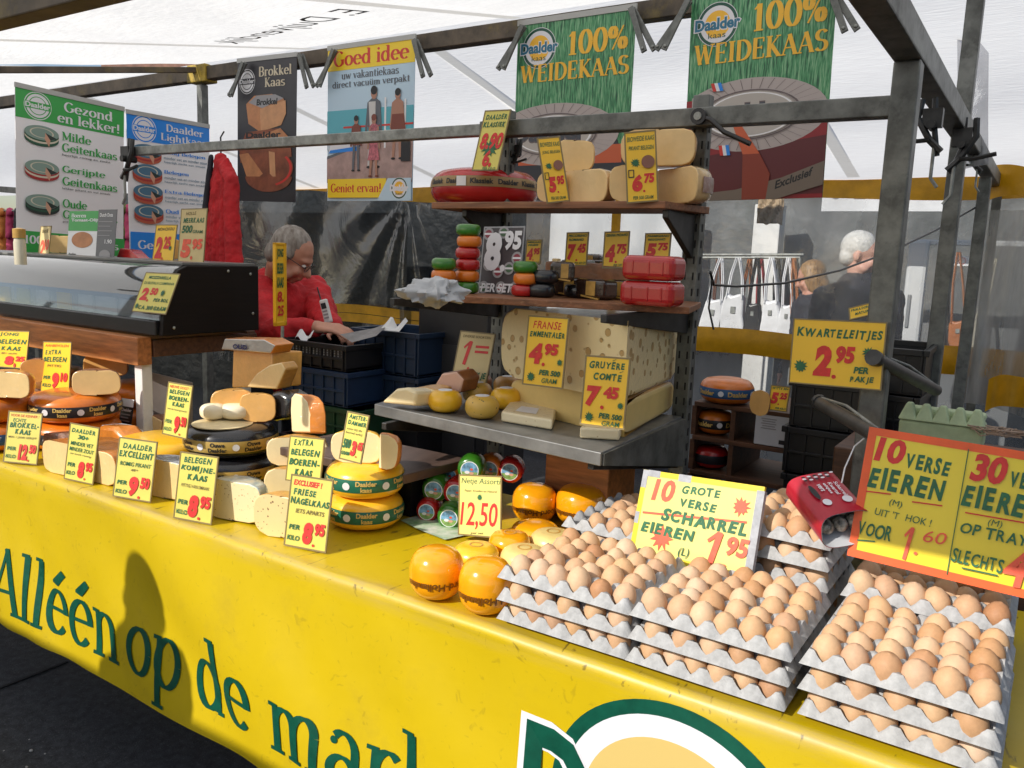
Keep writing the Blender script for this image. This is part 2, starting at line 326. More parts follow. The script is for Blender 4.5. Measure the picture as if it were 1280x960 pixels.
class Art:
    """flat printed artwork on a card: everything in card units 0..1, each layer a hair above the last"""
    def __init__(s, M, w, h, z0=.0006, dz=.00012): s.M = M; s.w = w; s.h = h; s.z = z0; s.dz = dz; s.mb = MB(); s.mats = []
    def mi(s, m):
        if m not in s.mats: s.mats.append(m)
        return s.mats.index(m)
    def add(s, vs, fs, m, ly=None):
        s.mb.add([(x*s.w, y*s.h, s.z+(ly[i]*.00004 if ly else 0)) for i, (x, y) in enumerate(vs)], fs, s.mi(m), s.M); s.z += s.dz+(.0004 if ly else 0); return s
    def poly(s, pts, m): return s.add(pts, [tuple(range(len(pts)))], m)
    def rect(s, x0, y0, x1, y1, m): return s.poly([(x0, y0), (x1, y0), (x1, y1), (x0, y1)], m)
    def ell(s, cx, cy, rx, ry, m, a0=0, a1=360, n=32): return s.poly([(cx+rx*math.cos(R(a0+(a1-a0)*i/n)), cy+ry*math.sin(R(a0+(a1-a0)*i/n))) for i in range(n if a1-a0 >= 360 else n+1)], m)
    def ring(s, cx, cy, rx, ry, t, m, n=40, a0=0, a1=360):
        vs = []
        for i in range(n+1):
            a = R(a0+(a1-a0)*i/n); vs += [(cx+rx*math.cos(a), cy+ry*math.sin(a)), (cx+rx*(1-t)*math.cos(a), cy+ry*(1-t)*math.sin(a))]
        return s.add(vs, [(2*i, 2*i+2, 2*i+3, 2*i+1) for i in range(n)], m)
    def burst(s, cx, cy, r, m, n=11, seed=0):
        rg = random.Random(seed); pts = []
        for i in range(2*n):
            a = PI*i/n; q = r*(1 if i % 2 == 0 else .58)*rg.uniform(.85, 1.1); pts.append((cx+q*math.cos(a), cy+q*math.sin(a)*s.w/s.h))
        return s.poly(pts, m)
    def text(s, t, x0, y0, x1, y1, m, bold=.035, shear=.12, serif=False, thick=.15, slope=0., hand=False):
        if t == '1' and not serif:
            w = x1-x0; h = y1-y0; return s.poly([(x0, y0+.74*h), (x0+.10*w, y0+.66*h), (x0+.52*w, y0+.82*h), (x0+.18*w, y0+.03*h), (x0+.56*w, y0), (x0+w, y0+.96*h), (x0+.86*w, y1), (x0+.62*w, y1)], m)
        q = serif_text(t, thick) if serif else hand_text(t, bold, shear) if hand and len(t) > 1 else block_text(t, bold, shear)
        return s.add([(x0+(x1-x0)*x, y0+(y1-y0)*y+slope*x) for x, y in q[0]], q[1], m, q[4] if len(q) > 4 else None)
    def line(s, x0, y0, x1, y1, t, m):
        dx, dy = (x1-x0)*s.w, (y1-y0)*s.h; l = math.hypot(dx, dy); nx, ny = -dy/l*t/2, dx/l*t/2
        return s.poly([(x0+nx, y0+ny/s.h*s.w), (x0-nx, y0-ny/s.h*s.w), (x1-nx, y1-ny/s.h*s.w), (x1+nx, y1+ny/s.h*s.w)], m)
    def build(s, name, parent): return s.mb.build(name, s.mats, parent, keepnormals=True)

# ------------------------------------------------------------------ shared materials
vinyl = mat('yellow_vinyl', (.565, .40, .004), .40, var=.06, vs=2.2, bump=.25, bs=14, bdist=.004, dirt=.22, dirtcol=(.30, .20, .02), dscale=7)
def vinyl_wear():
    nt = vinyl.node_tree; N = nt.nodes; L = nt.links; b = N['Principled BSDF']
    src = b.inputs['Base Color'].links[0].from_socket
    g = N.new('ShaderNodeNewGeometry'); sx = N.new('ShaderNodeSeparateXYZ'); L.new(g.outputs['Position'], sx.inputs[0])
    n = N.new('ShaderNodeTexNoise'); n.inputs['Scale'].default_value = 16; n.inputs['Detail'].default_value = 9; n.inputs['Roughness'].default_value = .75
    mp = N.new('ShaderNodeMapping'); mp.inputs['Scale'].default_value = (.22, 1.6, 1.6); L.new(g.outputs['Position'], mp.inputs[0]); L.new(mp.outputs[0], n.inputs[0])
    def band(sock, c, wd):
        a = N.new('ShaderNodeMath'); a.operation = 'SUBTRACT'; L.new(sock, a.inputs[0]); a.inputs[1].default_value = c
        a2 = N.new('ShaderNodeMath'); a2.operation = 'ABSOLUTE'; L.new(a.outputs[0], a2.inputs[0])
        r = N.new('ShaderNodeMapRange'); L.new(a2.outputs[0], r.inputs[0]); r.inputs[1].default_value = wd; r.inputs[2].default_value = 0; return r.outputs[0]
    y = band(sx.outputs['Y'], 1.232, .035); z = band(sx.outputs['Z'], .85, .05)
    m = N.new('ShaderNodeMath'); m.operation = 'MULTIPLY'; L.new(y, m.inputs[0]); L.new(z, m.inputs[1])
    m2 = N.new('ShaderNodeMapRange'); L.new(n.outputs['Fac'], m2.inputs[0]); m2.inputs[1].default_value = .40; m2.inputs[2].default_value = .62
    m3 = N.new('ShaderNodeMath'); m3.operation = 'MULTIPLY'; L.new(m.outputs[0], m3.inputs[0]); L.new(m2.outputs[0], m3.inputs[1])
    mx = N.new('ShaderNodeMix'); mx.data_type = 'RGBA'; L.new(m3.outputs[0], mx.inputs[0]); L.new(src, mx.inputs[6]); mx.inputs[7].default_value = (.42, .31, .10, 1)
    # scattered black scuffs on the table top
    n4 = N.new('ShaderNodeTexNoise'); n4.inputs['Scale'].default_value = 26; n4.inputs['Detail'].default_value = 6; n4.inputs['Distortion'].default_value = 2
    mp2 = N.new('ShaderNodeMapping'); mp2.inputs['Scale'].default_value = (1, .35, 1); mp2.inputs['Rotation'].default_value = (0, 0, .6); L.new(g.outputs['Position'], mp2.inputs[0]); L.new(mp2.outputs[0], n4.inputs[0])
    r4 = N.new('ShaderNodeMapRange'); L.new(n4.outputs['Fac'], r4.inputs[0]); r4.inputs[1].default_value = .63; r4.inputs[2].default_value = .70; r4.inputs[4].default_value = .8
    rz = N.new('ShaderNodeMapRange'); L.new(sx.outputs['Z'], rz.inputs[0]); rz.inputs[1].default_value = .80; rz.inputs[2].default_value = .845; rz.inputs[3].default_value = .25
    m5 = N.new('ShaderNodeMath'); m5.operation = 'MULTIPLY'; L.new(r4.outputs[0], m5.inputs[0]); L.new(rz.outputs[0], m5.inputs[1])
    mx2 = N.new('ShaderNodeMix'); mx2.data_type = 'RGBA'; L.new(m5.outputs[0], mx2.inputs[0]); L.new(mx.outputs[2], mx2.inputs[6]); mx2.inputs[7].default_value = (.09, .06, .015, 1)
    L.new(mx2.outputs[2], b.inputs['Base Color'])
vinyl_wear()
green_ink = mat('green_ink', (.004, .075, .045), .35, var=.2, vs=30)
white_ink = mat('white_ink', (.74, .73, .76), .4)
tan_ink = mat('tan_ink', (.66, .48, .16), .4)
steel = mat('galvanised_steel', (.16, .165, .155), .48, var=.35, vs=18, metal=.55, bump=.15, bs=60, dirt=.7, dirtcol=(.035, .033, .03), dscale=14)
lsteel = mat('bright_galvanised_steel', (.30, .31, .29), .5, var=.35, vs=26, metal=.4, bump=.15, bs=60, dirt=.6, dirtcol=(.05, .05, .045), dscale=22)
dsteel = mat('dark_steel', (.045, .045, .045), .42, var=.4, vs=20, metal=.5)
rusty = mat('rusty_painted_steel', (.10, .075, .05), .6, var=.5, vs=9, dirt=.6, dirtcol=(.30, .22, .03), dscale=3.5, bump=.2)
canvas_m = mat('white_canvas', (.86, .845, .81), .7, var=.03, vs=5, tl=.84, bump=.2, bs=26, bdist=.02, stretch=(.8, 1.5, 1.5))
seam_m = mat('canvas_seam', (.84, .83, .80), .7, tl=.75)
canvas_r = mat('rear_white_canvas', (.99, .975, .925), .75, var=.03, vs=24, tl=.97, bump=.30, bs=30, bdist=.006, stretch=(.45, 3, 3))
ytarp = mat('yellow_tarpaulin', (.72, .37, .012), .45, var=.25, vs=4, tl=.4, bump=.5, bs=9, bdist=.02)
woodo = mat('orange_wood', (.40, .15, .045), .5, var=.35, vs=7, stretch=(1, 9, 9), bump=.15)
woodd = mat('dark_wood', (.10, .042, .02), .55, var=.4, vs=7, stretch=(1, 9, 9), bump=.15)
woods = mat('shelf_board', (.24, .095, .04), .5, var=.4, vs=9, stretch=(.6, 9, 9), bump=.2, dirt=.5, dirtcol=(.5, .36, .2), dscale=18)
black_p = mat('black_plastic', (.012, .012, .014), .35, var=.3, vs=20)
whitep = mat('white_paint', (.72, .71, .69), .5, var=.12, vs=12, dirt=.3, dscale=12)
paper = mat('white_paper', (.78, .78, .80), .6, var=.05, vs=20)

# ------------------------------------------------------------------ ground
asphalt = mat('asphalt', (.026, .027, .031), .85, var=.6, vs=34, bump=.6, bs=200, bdist=.004, dirt=.8, dirtcol=(.13, .13, .135), dscale=90)
g = MB().box((0, 40, -.1), (300, 300, .2)); tag(g.build('ground', asphalt, origin=(0, 0, 0)), kind='structure')
jm = MB()
joint = mat('paving_joint', (.008, .008, .009), .95)
for k in range(-6, 6):
    jm.box((-2.9+k*1.5, 0, .004), (.012, 3.0, .003))
jm.box((-3, .52, .004), (20, .012, .003)); jm.box((-3, -1.0, .004), (20, .012, .003))
tag(jm.build('pavement_joints', joint), kind='structure')
grit_m = mat('pale_grit', (.32, .31, .29), .8)
gm = MB(); rg = random.Random(3)
for i in range(240):
    x = rg.uniform(-3.4, -1.2); y = rg.uniform(.3, 1.2); s_ = rg.choice([.003, .003, .004, .006, .010]); gm.ball((x, y, s_*.4), (s_*rg.uniform(.8, 1.8), s_, s_*.5), 6)
tag(gm.build('pavement_grit', grit_m), kind='stuff')

# ------------------------------------------------------------------ yellow table cloth on a long trestle table
TX0, TX1, TY0, TY1, TZ = -4.25, .045, 1.22, 1.98, .85
def front_y(x, z):
    d = max(0, (TZ-z)/.55)
    return TY0 + 2.3*d*(1.25-d)*(.014*math.sin(x*4.1+1.3+z*5)+.008*math.sin(x*9.3+z*11)+.004*math.sin(x*21+z*17+math.sin(x*5)*2)) - .012*d
def cloth_pt(x, s):
    """s along the section: 0 at the back of the top, then over the rounded edge, down to the hem"""
    r = .018; top = TY1-TY0-r; arc = r*PI/2; hem = .262-.0215*x+.003*math.sin(x*7)
    tot = top+arc+(TZ-r-hem); t = s*tot
    wz = .0022*math.sin(x*9+t*14)+.0016*math.sin(x*23-t*31)
    if t < top: return Vector((x, TY1-t, TZ+wz*.5-.001))
    if t < top+arc:
        a = (t-top)/r; return Vector((x, TY0+r-r*math.sin(a), TZ-r+r*math.cos(a)+wz*.3))
    z = TZ-r-(t-top-arc); return Vector((x, front_y(x, z), z))
_ss = [0, .1, .2, .3, .4, .5, .548]+[.555+.0045*i for i in range(9)]+[.60+.04*i for i in range(11)]
cm = MB(); nX = 170
rows = [[cloth_pt(TX0+(TX1-TX0)*i/nX, s) for i in range(nX+1)] for s in _ss]
cm.add([p for r_ in rows for p in r_], [(j*(nX+1)+i, (j+1)*(nX+1)+i, (j+1)*(nX+1)+i+1, j*(nX+1)+i+1) for j in range(len(rows)-1) for i in range(nX)])
cm.grid(lambda a, b: Vector((TX1+.012*math.sin(a*9)*b+.012*b, TY1+(TY0-TY1)*a, TZ-.001-b*.55)), 24, 12)
cloth = cm.build('tablecloth', vinyl, smooth=60, origin=(-2.1, 1.6, .3))
tag(cloth, 'long yellow vinyl tablecloth with green slogan draped over the market table', 'tablecloth')
def on_cloth(name, words, m, dz=.0012):
    mb = MB()
    for (vs, fs, *ly), (x0, z0, x1, z1) in words:
        pts = []
        for i, (x, y) in enumerate(vs):
            X, Z = x0+(x1-x0)*x, z0+(z1-z0)*y; pts.append(Vector((X, front_y(X, Z)-dz-(ly[0][i]*.00005 if ly else 0), Z)))
        mb.add(pts, fs)
    return mb.build(name, m, cloth, keepnormals=True)
ws = []
for w, x0, x1, z0, z1 in (('Alléén', -2.745, -2.075, .372, .585), ('op', -2.03, -1.80, .315, .515), ('de', -1.735, -1.495, .375, .585), ('markt', -1.425, -.84, .378, .57)):
    t = serif_text(w, .125, .05); ws.append(((t[0], t[1], t[4]), (x0, z0, x1, z1)))
for w_ in ws: on_cloth('slogan_word', [w_], green_ink, .0025)
def ring_pts(r0, r1, n=72):
    vs = []
    for i in range(n+1):
        a = 2*PI*i/n; vs += [(r1*math.cos(a), r1*math.sin(a)), (r0*math.cos(a), r0*math.sin(a))]
    return vs, [(2*i, 2*i+2, 2*i+3, 2*i+1) for i in range(n)]
LX, LZ = -.435, .583
unit = (LX-.5, LZ-.5, LX+.5, LZ+.5)
def cen(vf): return [((x*.98+.5), (y*.98+.5)) for x, y in vf[0]], vf[1]
on_cloth('emblem_disc', [(cen(ring_pts(.0, .181)), unit)], tan_ink, .0014)
on_cloth('emblem_white_ring', [(cen(ring_pts(.181, .222)), unit)], white_ink, .0014)
on_cloth('emblem_green_ring', [(cen(ring_pts(.222, .2485)), unit)], green_ink, .0014)
t = block_text('Daalder', .075, 0); on_cloth('emblem_letter_edge', [((t[0], t[1]), (-.748, .478, -.115, .705))], white_ink, .002)
t = block_text('Daalder', .045, 0); on_cloth('emblem_lettering', [((t[0], t[1]), (-.735, .487, -.128, .693))], green_ink, .0028)
tb = thing('market_table', 'wooden trestle market table hidden under the yellow tablecloth', 'table', (-2.1, 1.6, 0))
MB().box((-2.1, 1.61, .823), (4.2, .70, .036)).build('table_top', woodd, tb)
for x in (-4.0, -2.1, -.15):
    for y in (1.72, 1.92): MB().box((x, y, .4025), (.05, .05, .805)).build('leg', woodd, tb)

# ------------------------------------------------------------------ stall roof, beams and posts
RZ, RY, SL = 2.545, 3.0, .20
def roof_z(y): return RZ-SL*abs(y-RY)
def canopy(name, label, x0, x1, y0, y1, m, dz=0, ww=.012):
    mb = MB()
    mb.grid(lambda a, b: Vector((x0+(x1-x0)*a, y0+(y1-y0)*b, roof_z(y0+(y1-y0)*b)+dz+ww*(math.sin(a*17+b*2)*math.sin(b*7.5)+.35*math.sin(a*41+b*13)+.25*math.sin(a*83+b*29+math.sin(b*11)))*math.sin(PI*min(1, max(0, b))))), 48, 24)
    return tag(mb.build(name, m, smooth=180), label, 'canopy')
rf = canopy('canopy', 'white canvas front canopy of the cheese stall with faint reversed name', -4.12, .35, .36, RY, canvas_m)
for q in (-3.2, -2.0, -.8): MB().grid(lambda a, b: Vector((q+.06*a, .37+2.60*b, roof_z(.37+2.60*b)-.016)), 1, 12).build('canvas_seam', seam_m, rf)
t = block_text('E. Duijvendijk', 0.0, .0)
black_ink = mat('black_ink', (.012, .012, .014), .5)
tm = MB(); pts = []
c0, c1 = G(450, 14, 2.36), G(283, 44, 2.44)
for x, y in t[0]:
    p = c0.lerp(c1, x); q = (p+Vector((0, .0, 0))); yy = q.y+(y-.5)*-.20; pts.append(Vector((q.x, yy, roof_z(yy)-.016)))
tm.add(pts, t[1]); tm.build('printed_name', black_ink, rf, keepnormals=True)
rc = canopy('canopy', 'white canvas rear canopy sloping down behind the hanging posters', -18, 7.5, RY, 5.32, canvas_r, 0, .02)
for q in (-5.6, -4.1, -2.6, -1.1, .4, 1.9): MB().grid(lambda a, b: Vector((q+.07*a, 3.06+2.2*b, roof_z(3.06+2.2*b)-.0)), 1, 12).build('canvas_seam', seam_m, rc)
canopy('canopy', 'white canvas canopy of the neighbouring stall at far left', -16, -4.2, .36, RY, canvas_m, -.01)
eb = MB().bar((-4.13, .66, roof_z(.66)-.03), (-4.13, RY, roof_z(RY)-.03), .03); tag(eb.build('canopy_pole', rusty, bevel=.003), 'thin brown pole along the left edge of the front canopy', 'pole')
fb = MB().bar((-4.6, .81, 1.962), (.35, .81, 1.962), .045); tag(fb.build('eave_pole', rusty, bevel=.003), 'brown horizontal pole under the front canopy, showing in the top left picture corner', 'pole')
rb = MB().bar((-9.5, RY+.03, 2.495), (.3, RY+.03, 2.495), .06, .07); tag(rb.build('ridge_beam', rusty, bevel=.004), 'long brown and yellow ridge beam holding the back row of posters', 'beam')
jn = MB().box((-4.12, RY+.03, 2.495), (.16, .085, .095)); tag(jn.build('beam_joint', mat('worn_yellow_paint', (.36, .25, .03), .6, var=.5, vs=20), bevel=.006), 'yellow painted sleeve joining the ridge beam above its post', 'joint')
rs = MB().tube([(-.78, .40, 1.93), (.35, .40, 1.93)], .07, 14); tag(rs.build('added_shade_roll', canvas_m, smooth=60), 'added unseen canvas roll under the right front eave, shading the egg board', 'sheet')  # unseen roll, added to shade the upper part of the orange framed board
def post(label, x, y, z0, z1, w, m=steel, name='stall_post'): 
    mb = MB().box((x, y, (z0+z1)/2), (w, w, z1-z0)); return tag(mb.build(name, m, bevel=.004), label, 'post')
post('thin grey post under the ridge beam at the left end, behind the posters', -4.12, RY+.03, 0, 2.44, .045)
post('thick grey steel post with the long bar ending at it, behind the right egg trays', -.315, 2.0, 0, 1.995, .054)
p2 = post('tall grey post running up past the side beam to the ridge', -.315, 3.13, 0, 2.5, .05)
post('slim grey post farthest back on the right side, below the side beam', -.315, 4.35, 0, 1.985, .05)
post('grey rear corner post hidden behind the yellow valance at right', -.315, 5.25, 0, 1.985, .045)
post('grey front corner post outside the right end of the table', .33, .72, 0, 2.03, .05)
post('grey front corner post at the far left of the table', -4.4, .72, 0, 2.03, .05)
sb = MB().bar((-.315, .72, 2.026), (-.315, 5.34, 2.026), .058, .062); tag(sb.build('side_beam', steel, bevel=.004), 'grey steel side beam running back along the right end', 'beam')
# brace seen behind the posters
br = MB().bar((-4.6, 4.3, 2.62), V(415, 172, 4.3)+Vector((.5, 0, -.25)), .05, .10); 
a_, b_ = V(290, 65, 4.2), V(470, 205, 4.2)
br = MB().bar(a_, b_, .03, .13, up=(0, 1, 0)); tag(br.build('diagonal_brace', mat('greyed_wood', (.30, .25, .19), .7, var=.3, vs=8, stretch=(1, 6, 6)), bevel=.003), 'weathered wooden brace slanting behind the dark poster', 'brace')
# the long bar in front of the posters: two telescoping tubes
BY = 2.052
bar_l, bar_m, bar_r = V(158, 190, BY), V(604, 163, BY), V(1132, 128, 2.0)
bb = thing('cross_bar', 'long grey steel cross bar running in front of the posters', 'bar', bar_m)
MB().bar(bar_l, bar_m+Vector((.05, 0, 0)), .032, .034).build('inner_tube', lsteel, bb, bevel=.003)
MB().bar(bar_m, Vector((-.345, bar_m.y-.003, bar_r.z)), .042, .046).build('outer_tube', steel, bb, bevel=.003)
def clamp(c, s, label, flip=1):
    t = thing('bar_clamp', label, 'clamp', c, 'clamps on the stall frame'); c = Vector(c)
    m = MB().tube([c+Vector((-.03*s*flip, 0, .05*s)), c+Vector((-.035*s*flip, -.01, .0)), c+Vector((0, -.01, -.06*s)), c+Vector((.03*s*flip, -.01, -.09*s))], .009*s, 6)
    m.tube([c+Vector((.0, .01, .055*s)), c+Vector((.005, 0, -.02*s)), c+Vector((.02*flip*s, 0, -.10*s))], .008*s, 6); m.box(c, (.05*s, .03*s, .05*s)); m.build('clamp_body', dsteel, t, smooth=40)
    MB().tube([c+Vector((0, -.03, -.02*s)), c+Vector((0, .03*s, -.02*s))], .012*s, 10).build('bolt', dsteel, t, smooth=40)
    MB().tube([c+Vector((.0, -.02, -.06*s)), c+Vector((-.03*s*flip, -.02, -.062*s)), c+Vector((-.09*s*flip, -.025, -.05*s))], .006*s, 6).build('lever', dsteel, t, smooth=40)
    MB().tube([c+Vector((.012*flip*s, -.01, -.08*s)), c+Vector((.012*flip*s, -.01, -.16*s)), c+Vector((.03*flip*s, -.01, -.185*s))], .005*s, 6).build('hook', lsteel, t, smooth=40)
clamp(V(160, 192, 2.02), 1.1, 'black clamp at the left end of the cross bar, between two boards', -1)
clamp(V(1166, 148, 2.3), .9, 'black clamp joining the cross bar to the side beam', 1)
clamp(V(1203, 172, 2.95), 1.1, 'dark clamp on the side beam at the ridge post', -1)
clamp(V(1221, 190, 3.6), .8, 'dark clamp hanging under the side beam between two posts', 1)
clamp(V(645, 188, 2.12), .6, 'small black clamp under the cross bar beside the red wheel', -1)

# ------------------------------------------------------------------ rear curtain: yellow valance, clear sheet, yellow band
CY = 5.33
cv = thing('rear_curtain', 'clear plastic rear curtain with yellow valance and yellow band', 'curtain', (-3, CY, 0))
def cwav(x, z): return .02*math.sin(x*3.1+z)+.014*math.sin(x*7.7+z*3)
def vtop(x): return 2.095+max(0, min(.12, (-4.6-x)*.11))
vm = MB().grid(lambda a, b: Vector((-8+8.6*a, CY-.03-.012*math.sin(a*60+b*2)-.02*b, vtop(-8+8.6*a)-b*(.125+.012*math.sin(a*31)))), 90, 4); vm.build('valance', ytarp, cv, smooth=180)
clearm = clear_plastic('clear_plastic', (.88, .90, .90), (.66, .69, .70), .30, .10, .6, 3.0, (1, 1, .5))
MB().grid(lambda a, b: Vector((-3.4+4.1*a, CY+cwav(-3.4+4.1*a, b), 2.08-b*1.9)), 60, 12).build('clear_sheet', clearm, cv, smooth=180)
clear2 = clear_plastic('creased_clear_plastic', (.55, .58, .60), (.16, .18, .19), .12, .2, .5, 1.6, (1, 1, 1), .05, .16)
def crease(a, b):
    x = -8+4.6*a; d = abs(x+4.55); k = math.exp(-d*.9)*math.exp(-b*1.4)
    return Vector((x, CY+.02+cwav(x, b)*1.5+.035*k*math.sin(math.atan2(b+.02, x+4.55)*15+1.3*math.sin(x*3+b*2))+.02*math.sin(x*4-b*5), vtop(x)-.06-b*1.75))
MB().grid(crease, 140, 30).build('creased_sheet', clear2, cv, smooth=180)
bn = MB().grid(lambda a, b: Vector((-3.4+4.1*a, CY-.035-.012*math.sin(a*37)-.02*math.sin(PI*b), 1.135+.01*math.sin(a*19)-b*.165)), 60, 5); bn.build('yellow_band', ytarp, cv, smooth=180)
for z in (1.08, 1.0): MB().grid(lambda a, b: Vector((-8+4.6*a, CY-.04, z+.008*math.sin(a*22)-b*.075)), 30, 2).build('yellow_band', ytarp, cv, smooth=180)
for px in (764, 857): 
    p = V(px, 270, 5.2); MB().grid(lambda a, b: Vector((p.x-.03+.07*a, CY-.06+.01*math.sin(a*3), 1.99-b*.75)), 3, 6).build('yellow_strip', ytarp, cv, smooth=180)
# gathered valance at the right rear corner and the bunched clear sheet hanging from it
cs = thing('corner_sheet', 'clear plastic side sheet gathered under a yellow corner flap at far right', 'curtain', V(1260, 300, 4.9))
cp0 = V(1240, 212, 4.9)
MB().grid(lambda a, b: cp0+Vector((.0+.42*a, -.10*math.sin(a*5), .02-.06*a-b*(.17-.10*a)+.006*math.sin(a*9))), 24, 6).build('corner_flap', ytarp, cs, smooth=180)
cl3 = clear_plastic('milky_plastic', (.80, .80, .79), (.58, .58, .56), .52, .15, .8, 5, (3, 3, .5))
p0 = V(1222, 262, 4.85)
MB().grid(lambda a, b: p0+Vector((.55*a-.02*b, +.030*math.sin(a*11+b*2)+.014*math.sin(a*29+math.sin(b*4)*2)+.1*a, -b*1.02+.03*math.sin(a*7)*b)), 60, 14).build('gathered_sheet', cl3, cs, smooth=180)
p0 = V(1236, 474, 4.8)
MB().grid(lambda a, b: p0+Vector((.42*a, .03*math.sin(a*19), .02*math.sin(a*9)+.07*a-b*(.17-.05*a))), 30, 6).build('lower_flap', ytarp, cs, smooth=180)
p0 = V(1198, 20, 4.6)
fl = MB().grid(lambda a, b: V(1196+40*a, 14+52*a+(200-60*a)*b, 3.6)+Vector((0, .03*math.sin(a*3+b*3), 0)), 8, 10); tag(fl.build('plastic_flap', clear_plastic('grey_plastic', (.7, .7, .72), (.5, .5, .52), .5, .2, .5, 5), smooth=180), 'folded grey plastic flap hanging beside the ridge post', 'flap')

# ------------------------------------------------------------------ price signs
gold = mat('golden_card', (.86, .52, .022), .42, var=.04, vs=8)
pale = mat('pale_yellow_card', (.68, .585, .12), .4, var=.04, vs=8)
lemon = mat('lemon_card', (.74, .66, .20), .35, var=.05, vs=6)
cream = mat('faded_card', (.60, .47, .22), .5, var=.06, vs=8)
sgreen = mat('dark_green_brush', (.012, .12, .045), .5, var=.25, vs=60)
sred = mat('red_brush', (.62, .022, .018), .5, var=.15, vs=60)
sred2 = mat('light_red_brush', (.78, .10, .045), .5, var=.2, vs=50)
sbrown = mat('brown_pen', (.14, .10, .03), .6)
edge_m = mat('sign_sleeve_edge', (.22, .16, .06), .4)
orange_f = mat('orange_frame', (.80, .10, .012), .45, var=.15, vs=14)
INK = {'g': sgreen, 'r': sred, 'o': sred2, 'k': sbrown, 'b': black_ink, 'w': white_ink}
def draw(ar, lines):
    for q in lines:
        if q[0] == 'b': ar.burst(q[1], q[2], q[3], INK[q[4]], seed=int(q[1]*100))
        elif q[0] == 'l': ar.line(q[1], q[2], q[3], q[4], q[5], INK[q[6]])
        elif q[0] == 's': ar.text(q[1], q[2], q[3], q[4], q[5], INK[q[6]], serif=True, thick=q[7] if len(q) > 7 else .13)
        elif q[0] == 'p':     # price: big digits, point, raised cents in the box x0 y0 x1 y1
            _, big, cents, x0, y0, x1, y1, c = q; w = x1-x0; xm = x0+w*(.50 if len(big) == 1 else .56)
            ar.text(big, x0, y0+.04*(y1-y0), xm-.02, y1-.02*(y1-y0), INK[c], .07, .1); ar.ell(xm+.03*w, y0+.05*(y1-y0), .055*w, .055*w*ar.w/ar.h, INK[c], n=12)
            ar.text(cents, xm+.04*w, y0+.46*(y1-y0), x1, y1, INK[c], .06, .1)
        else:
            t, x0, y0, x1, y1, c = q[:6]; small = (y1-y0) < .075
            ar.text(t, x0, y0, x1, y1, INK[c], q[6] if len(q) > 6 else (.012 if small else .042), .14, hand=(y1-y0) > .085 and t.isupper() and len(t) > 3, slope=random.uniform(-.006, .012))
def sign(label, BL, BR, TL, lines, Y=None, z=TZ+.003, lean=.025, card=pale, name='price_sign', edge=edge_m, group='handwritten price signs', thick=.002, Yr=None, border=.0026):
    if Y is None: P0 = G(*BL, z); P1 = G(*BR, z)
    else: P0 = V(*BL, Y); P1 = V(*BR, Yr if Yr is not None else Y)
    P2 = V(*TL, P0.y+lean); u = P1-P0; w = u.length; M = frame(P0, u, P2-P0); v = M.col[1].xyz; h = (P2-P0).dot(v)
    t = thing(name, label, 'sign', P0+u*.5, group)
    mb = MB().prism([(0, 0), (w, 0), (w, h), (0, h)], thick, 0, 0, M); cd = mb.build('card', card, t)
    if border:
        b = border; fm = MB()
        for x0, y0, x1, y1 in ((-b*.4, -b*.4, b, h+b*.4), (w-b, -b*.4, w+b*.4, h+b*.4), (b, -b*.4, w-b, b), (b, h-b, w-b, h+b*.4)):
            fm.prism([(x0, y0), (x1, y0), (x1, y1), (x0, y1)], thick+.0012, 0, 0, M @ Matrix.Translation((0, 0, .0008)))
        fm.build('sleeve_edge', edge, t)
    ar = Art(M, w, h); draw(ar, lines); ar.build('lettering', bpy.data.objects[cd.name]) if lines else None
    return t, M, w, h
def kilo(pr, y=.04, c='r', h=.30, xs=.44): return [('PER', .08, y+.19, .34, y+.26, 'g', .025), ('KILO', .06, y+.04, .36, y+.11, 'g', .025), ('p', pr[0], pr[1], xs, y, .94, y+h, c)]
sign('pale price sign for mature crumbly cheese, leftmost along the table edge', (4, 577), (46, 581), (5, 513), [('VOOR DE KENNER !', .08, .90, .92, .95, 'r'), ('ECHTE', .16, .80, .55, .87, 'g'), ('BROKKEL-', .08, .68, .94, .79, 'g'), ('KAAS', .26, .56, .72, .67, 'g'), ('MIN. 1 JAAR GERIJPT', .08, .47, .92, .52, 'k')]+kilo(('12', '50'), .05, 'r', .33, .42))
sign('pale price sign of reduced fat cheese leaning on a cut wheel at left', (80, 598), (116, 606), (80, 527), [('DAALDER', .08, .84, .90, .93, 'g'), ('30+', .32, .74, .70, .82, 'g'), ('MINDER VET', .10, .62, .88, .69, 'g'), ('MINDER ZOUT', .08, .52, .92, .59, 'g'), ('en toch romig', .12, .45, .85, .49, 'k')]+kilo(('8', '95'), .05, 'r', .32))
sign('pale price sign for creamy sharp cheese with slanted green heading', (141, 620), (188, 628), (141, 545), [('DAALDER', .12, .82, .90, .93, 'g'), ('EXCELLENT', .05, .68, .96, .80, 'g'), ('ROMIG PIKANT', .10, .54, .92, .61, 'g'), ('48+', .4, .46, .6, .50, 'k')]+kilo(('9', '50'), .03, 'r', .36, .40))
sign('pale price sign for mature cumin cheese beside the speckled half cheese', (217, 647), (264, 656), (217, 563), [('BELEGEN', .12, .85, .86, .95, 'g'), ('KOMIJNE-', .06, .72, .96, .83, 'g'), ('KAAS', .26, .60, .78, .70, 'g'), ('PITTIG VAN SMAAK', .12, .49, .86, .54, 'k')]+kilo(('8', '95'), .04, 'r', .36, .36))
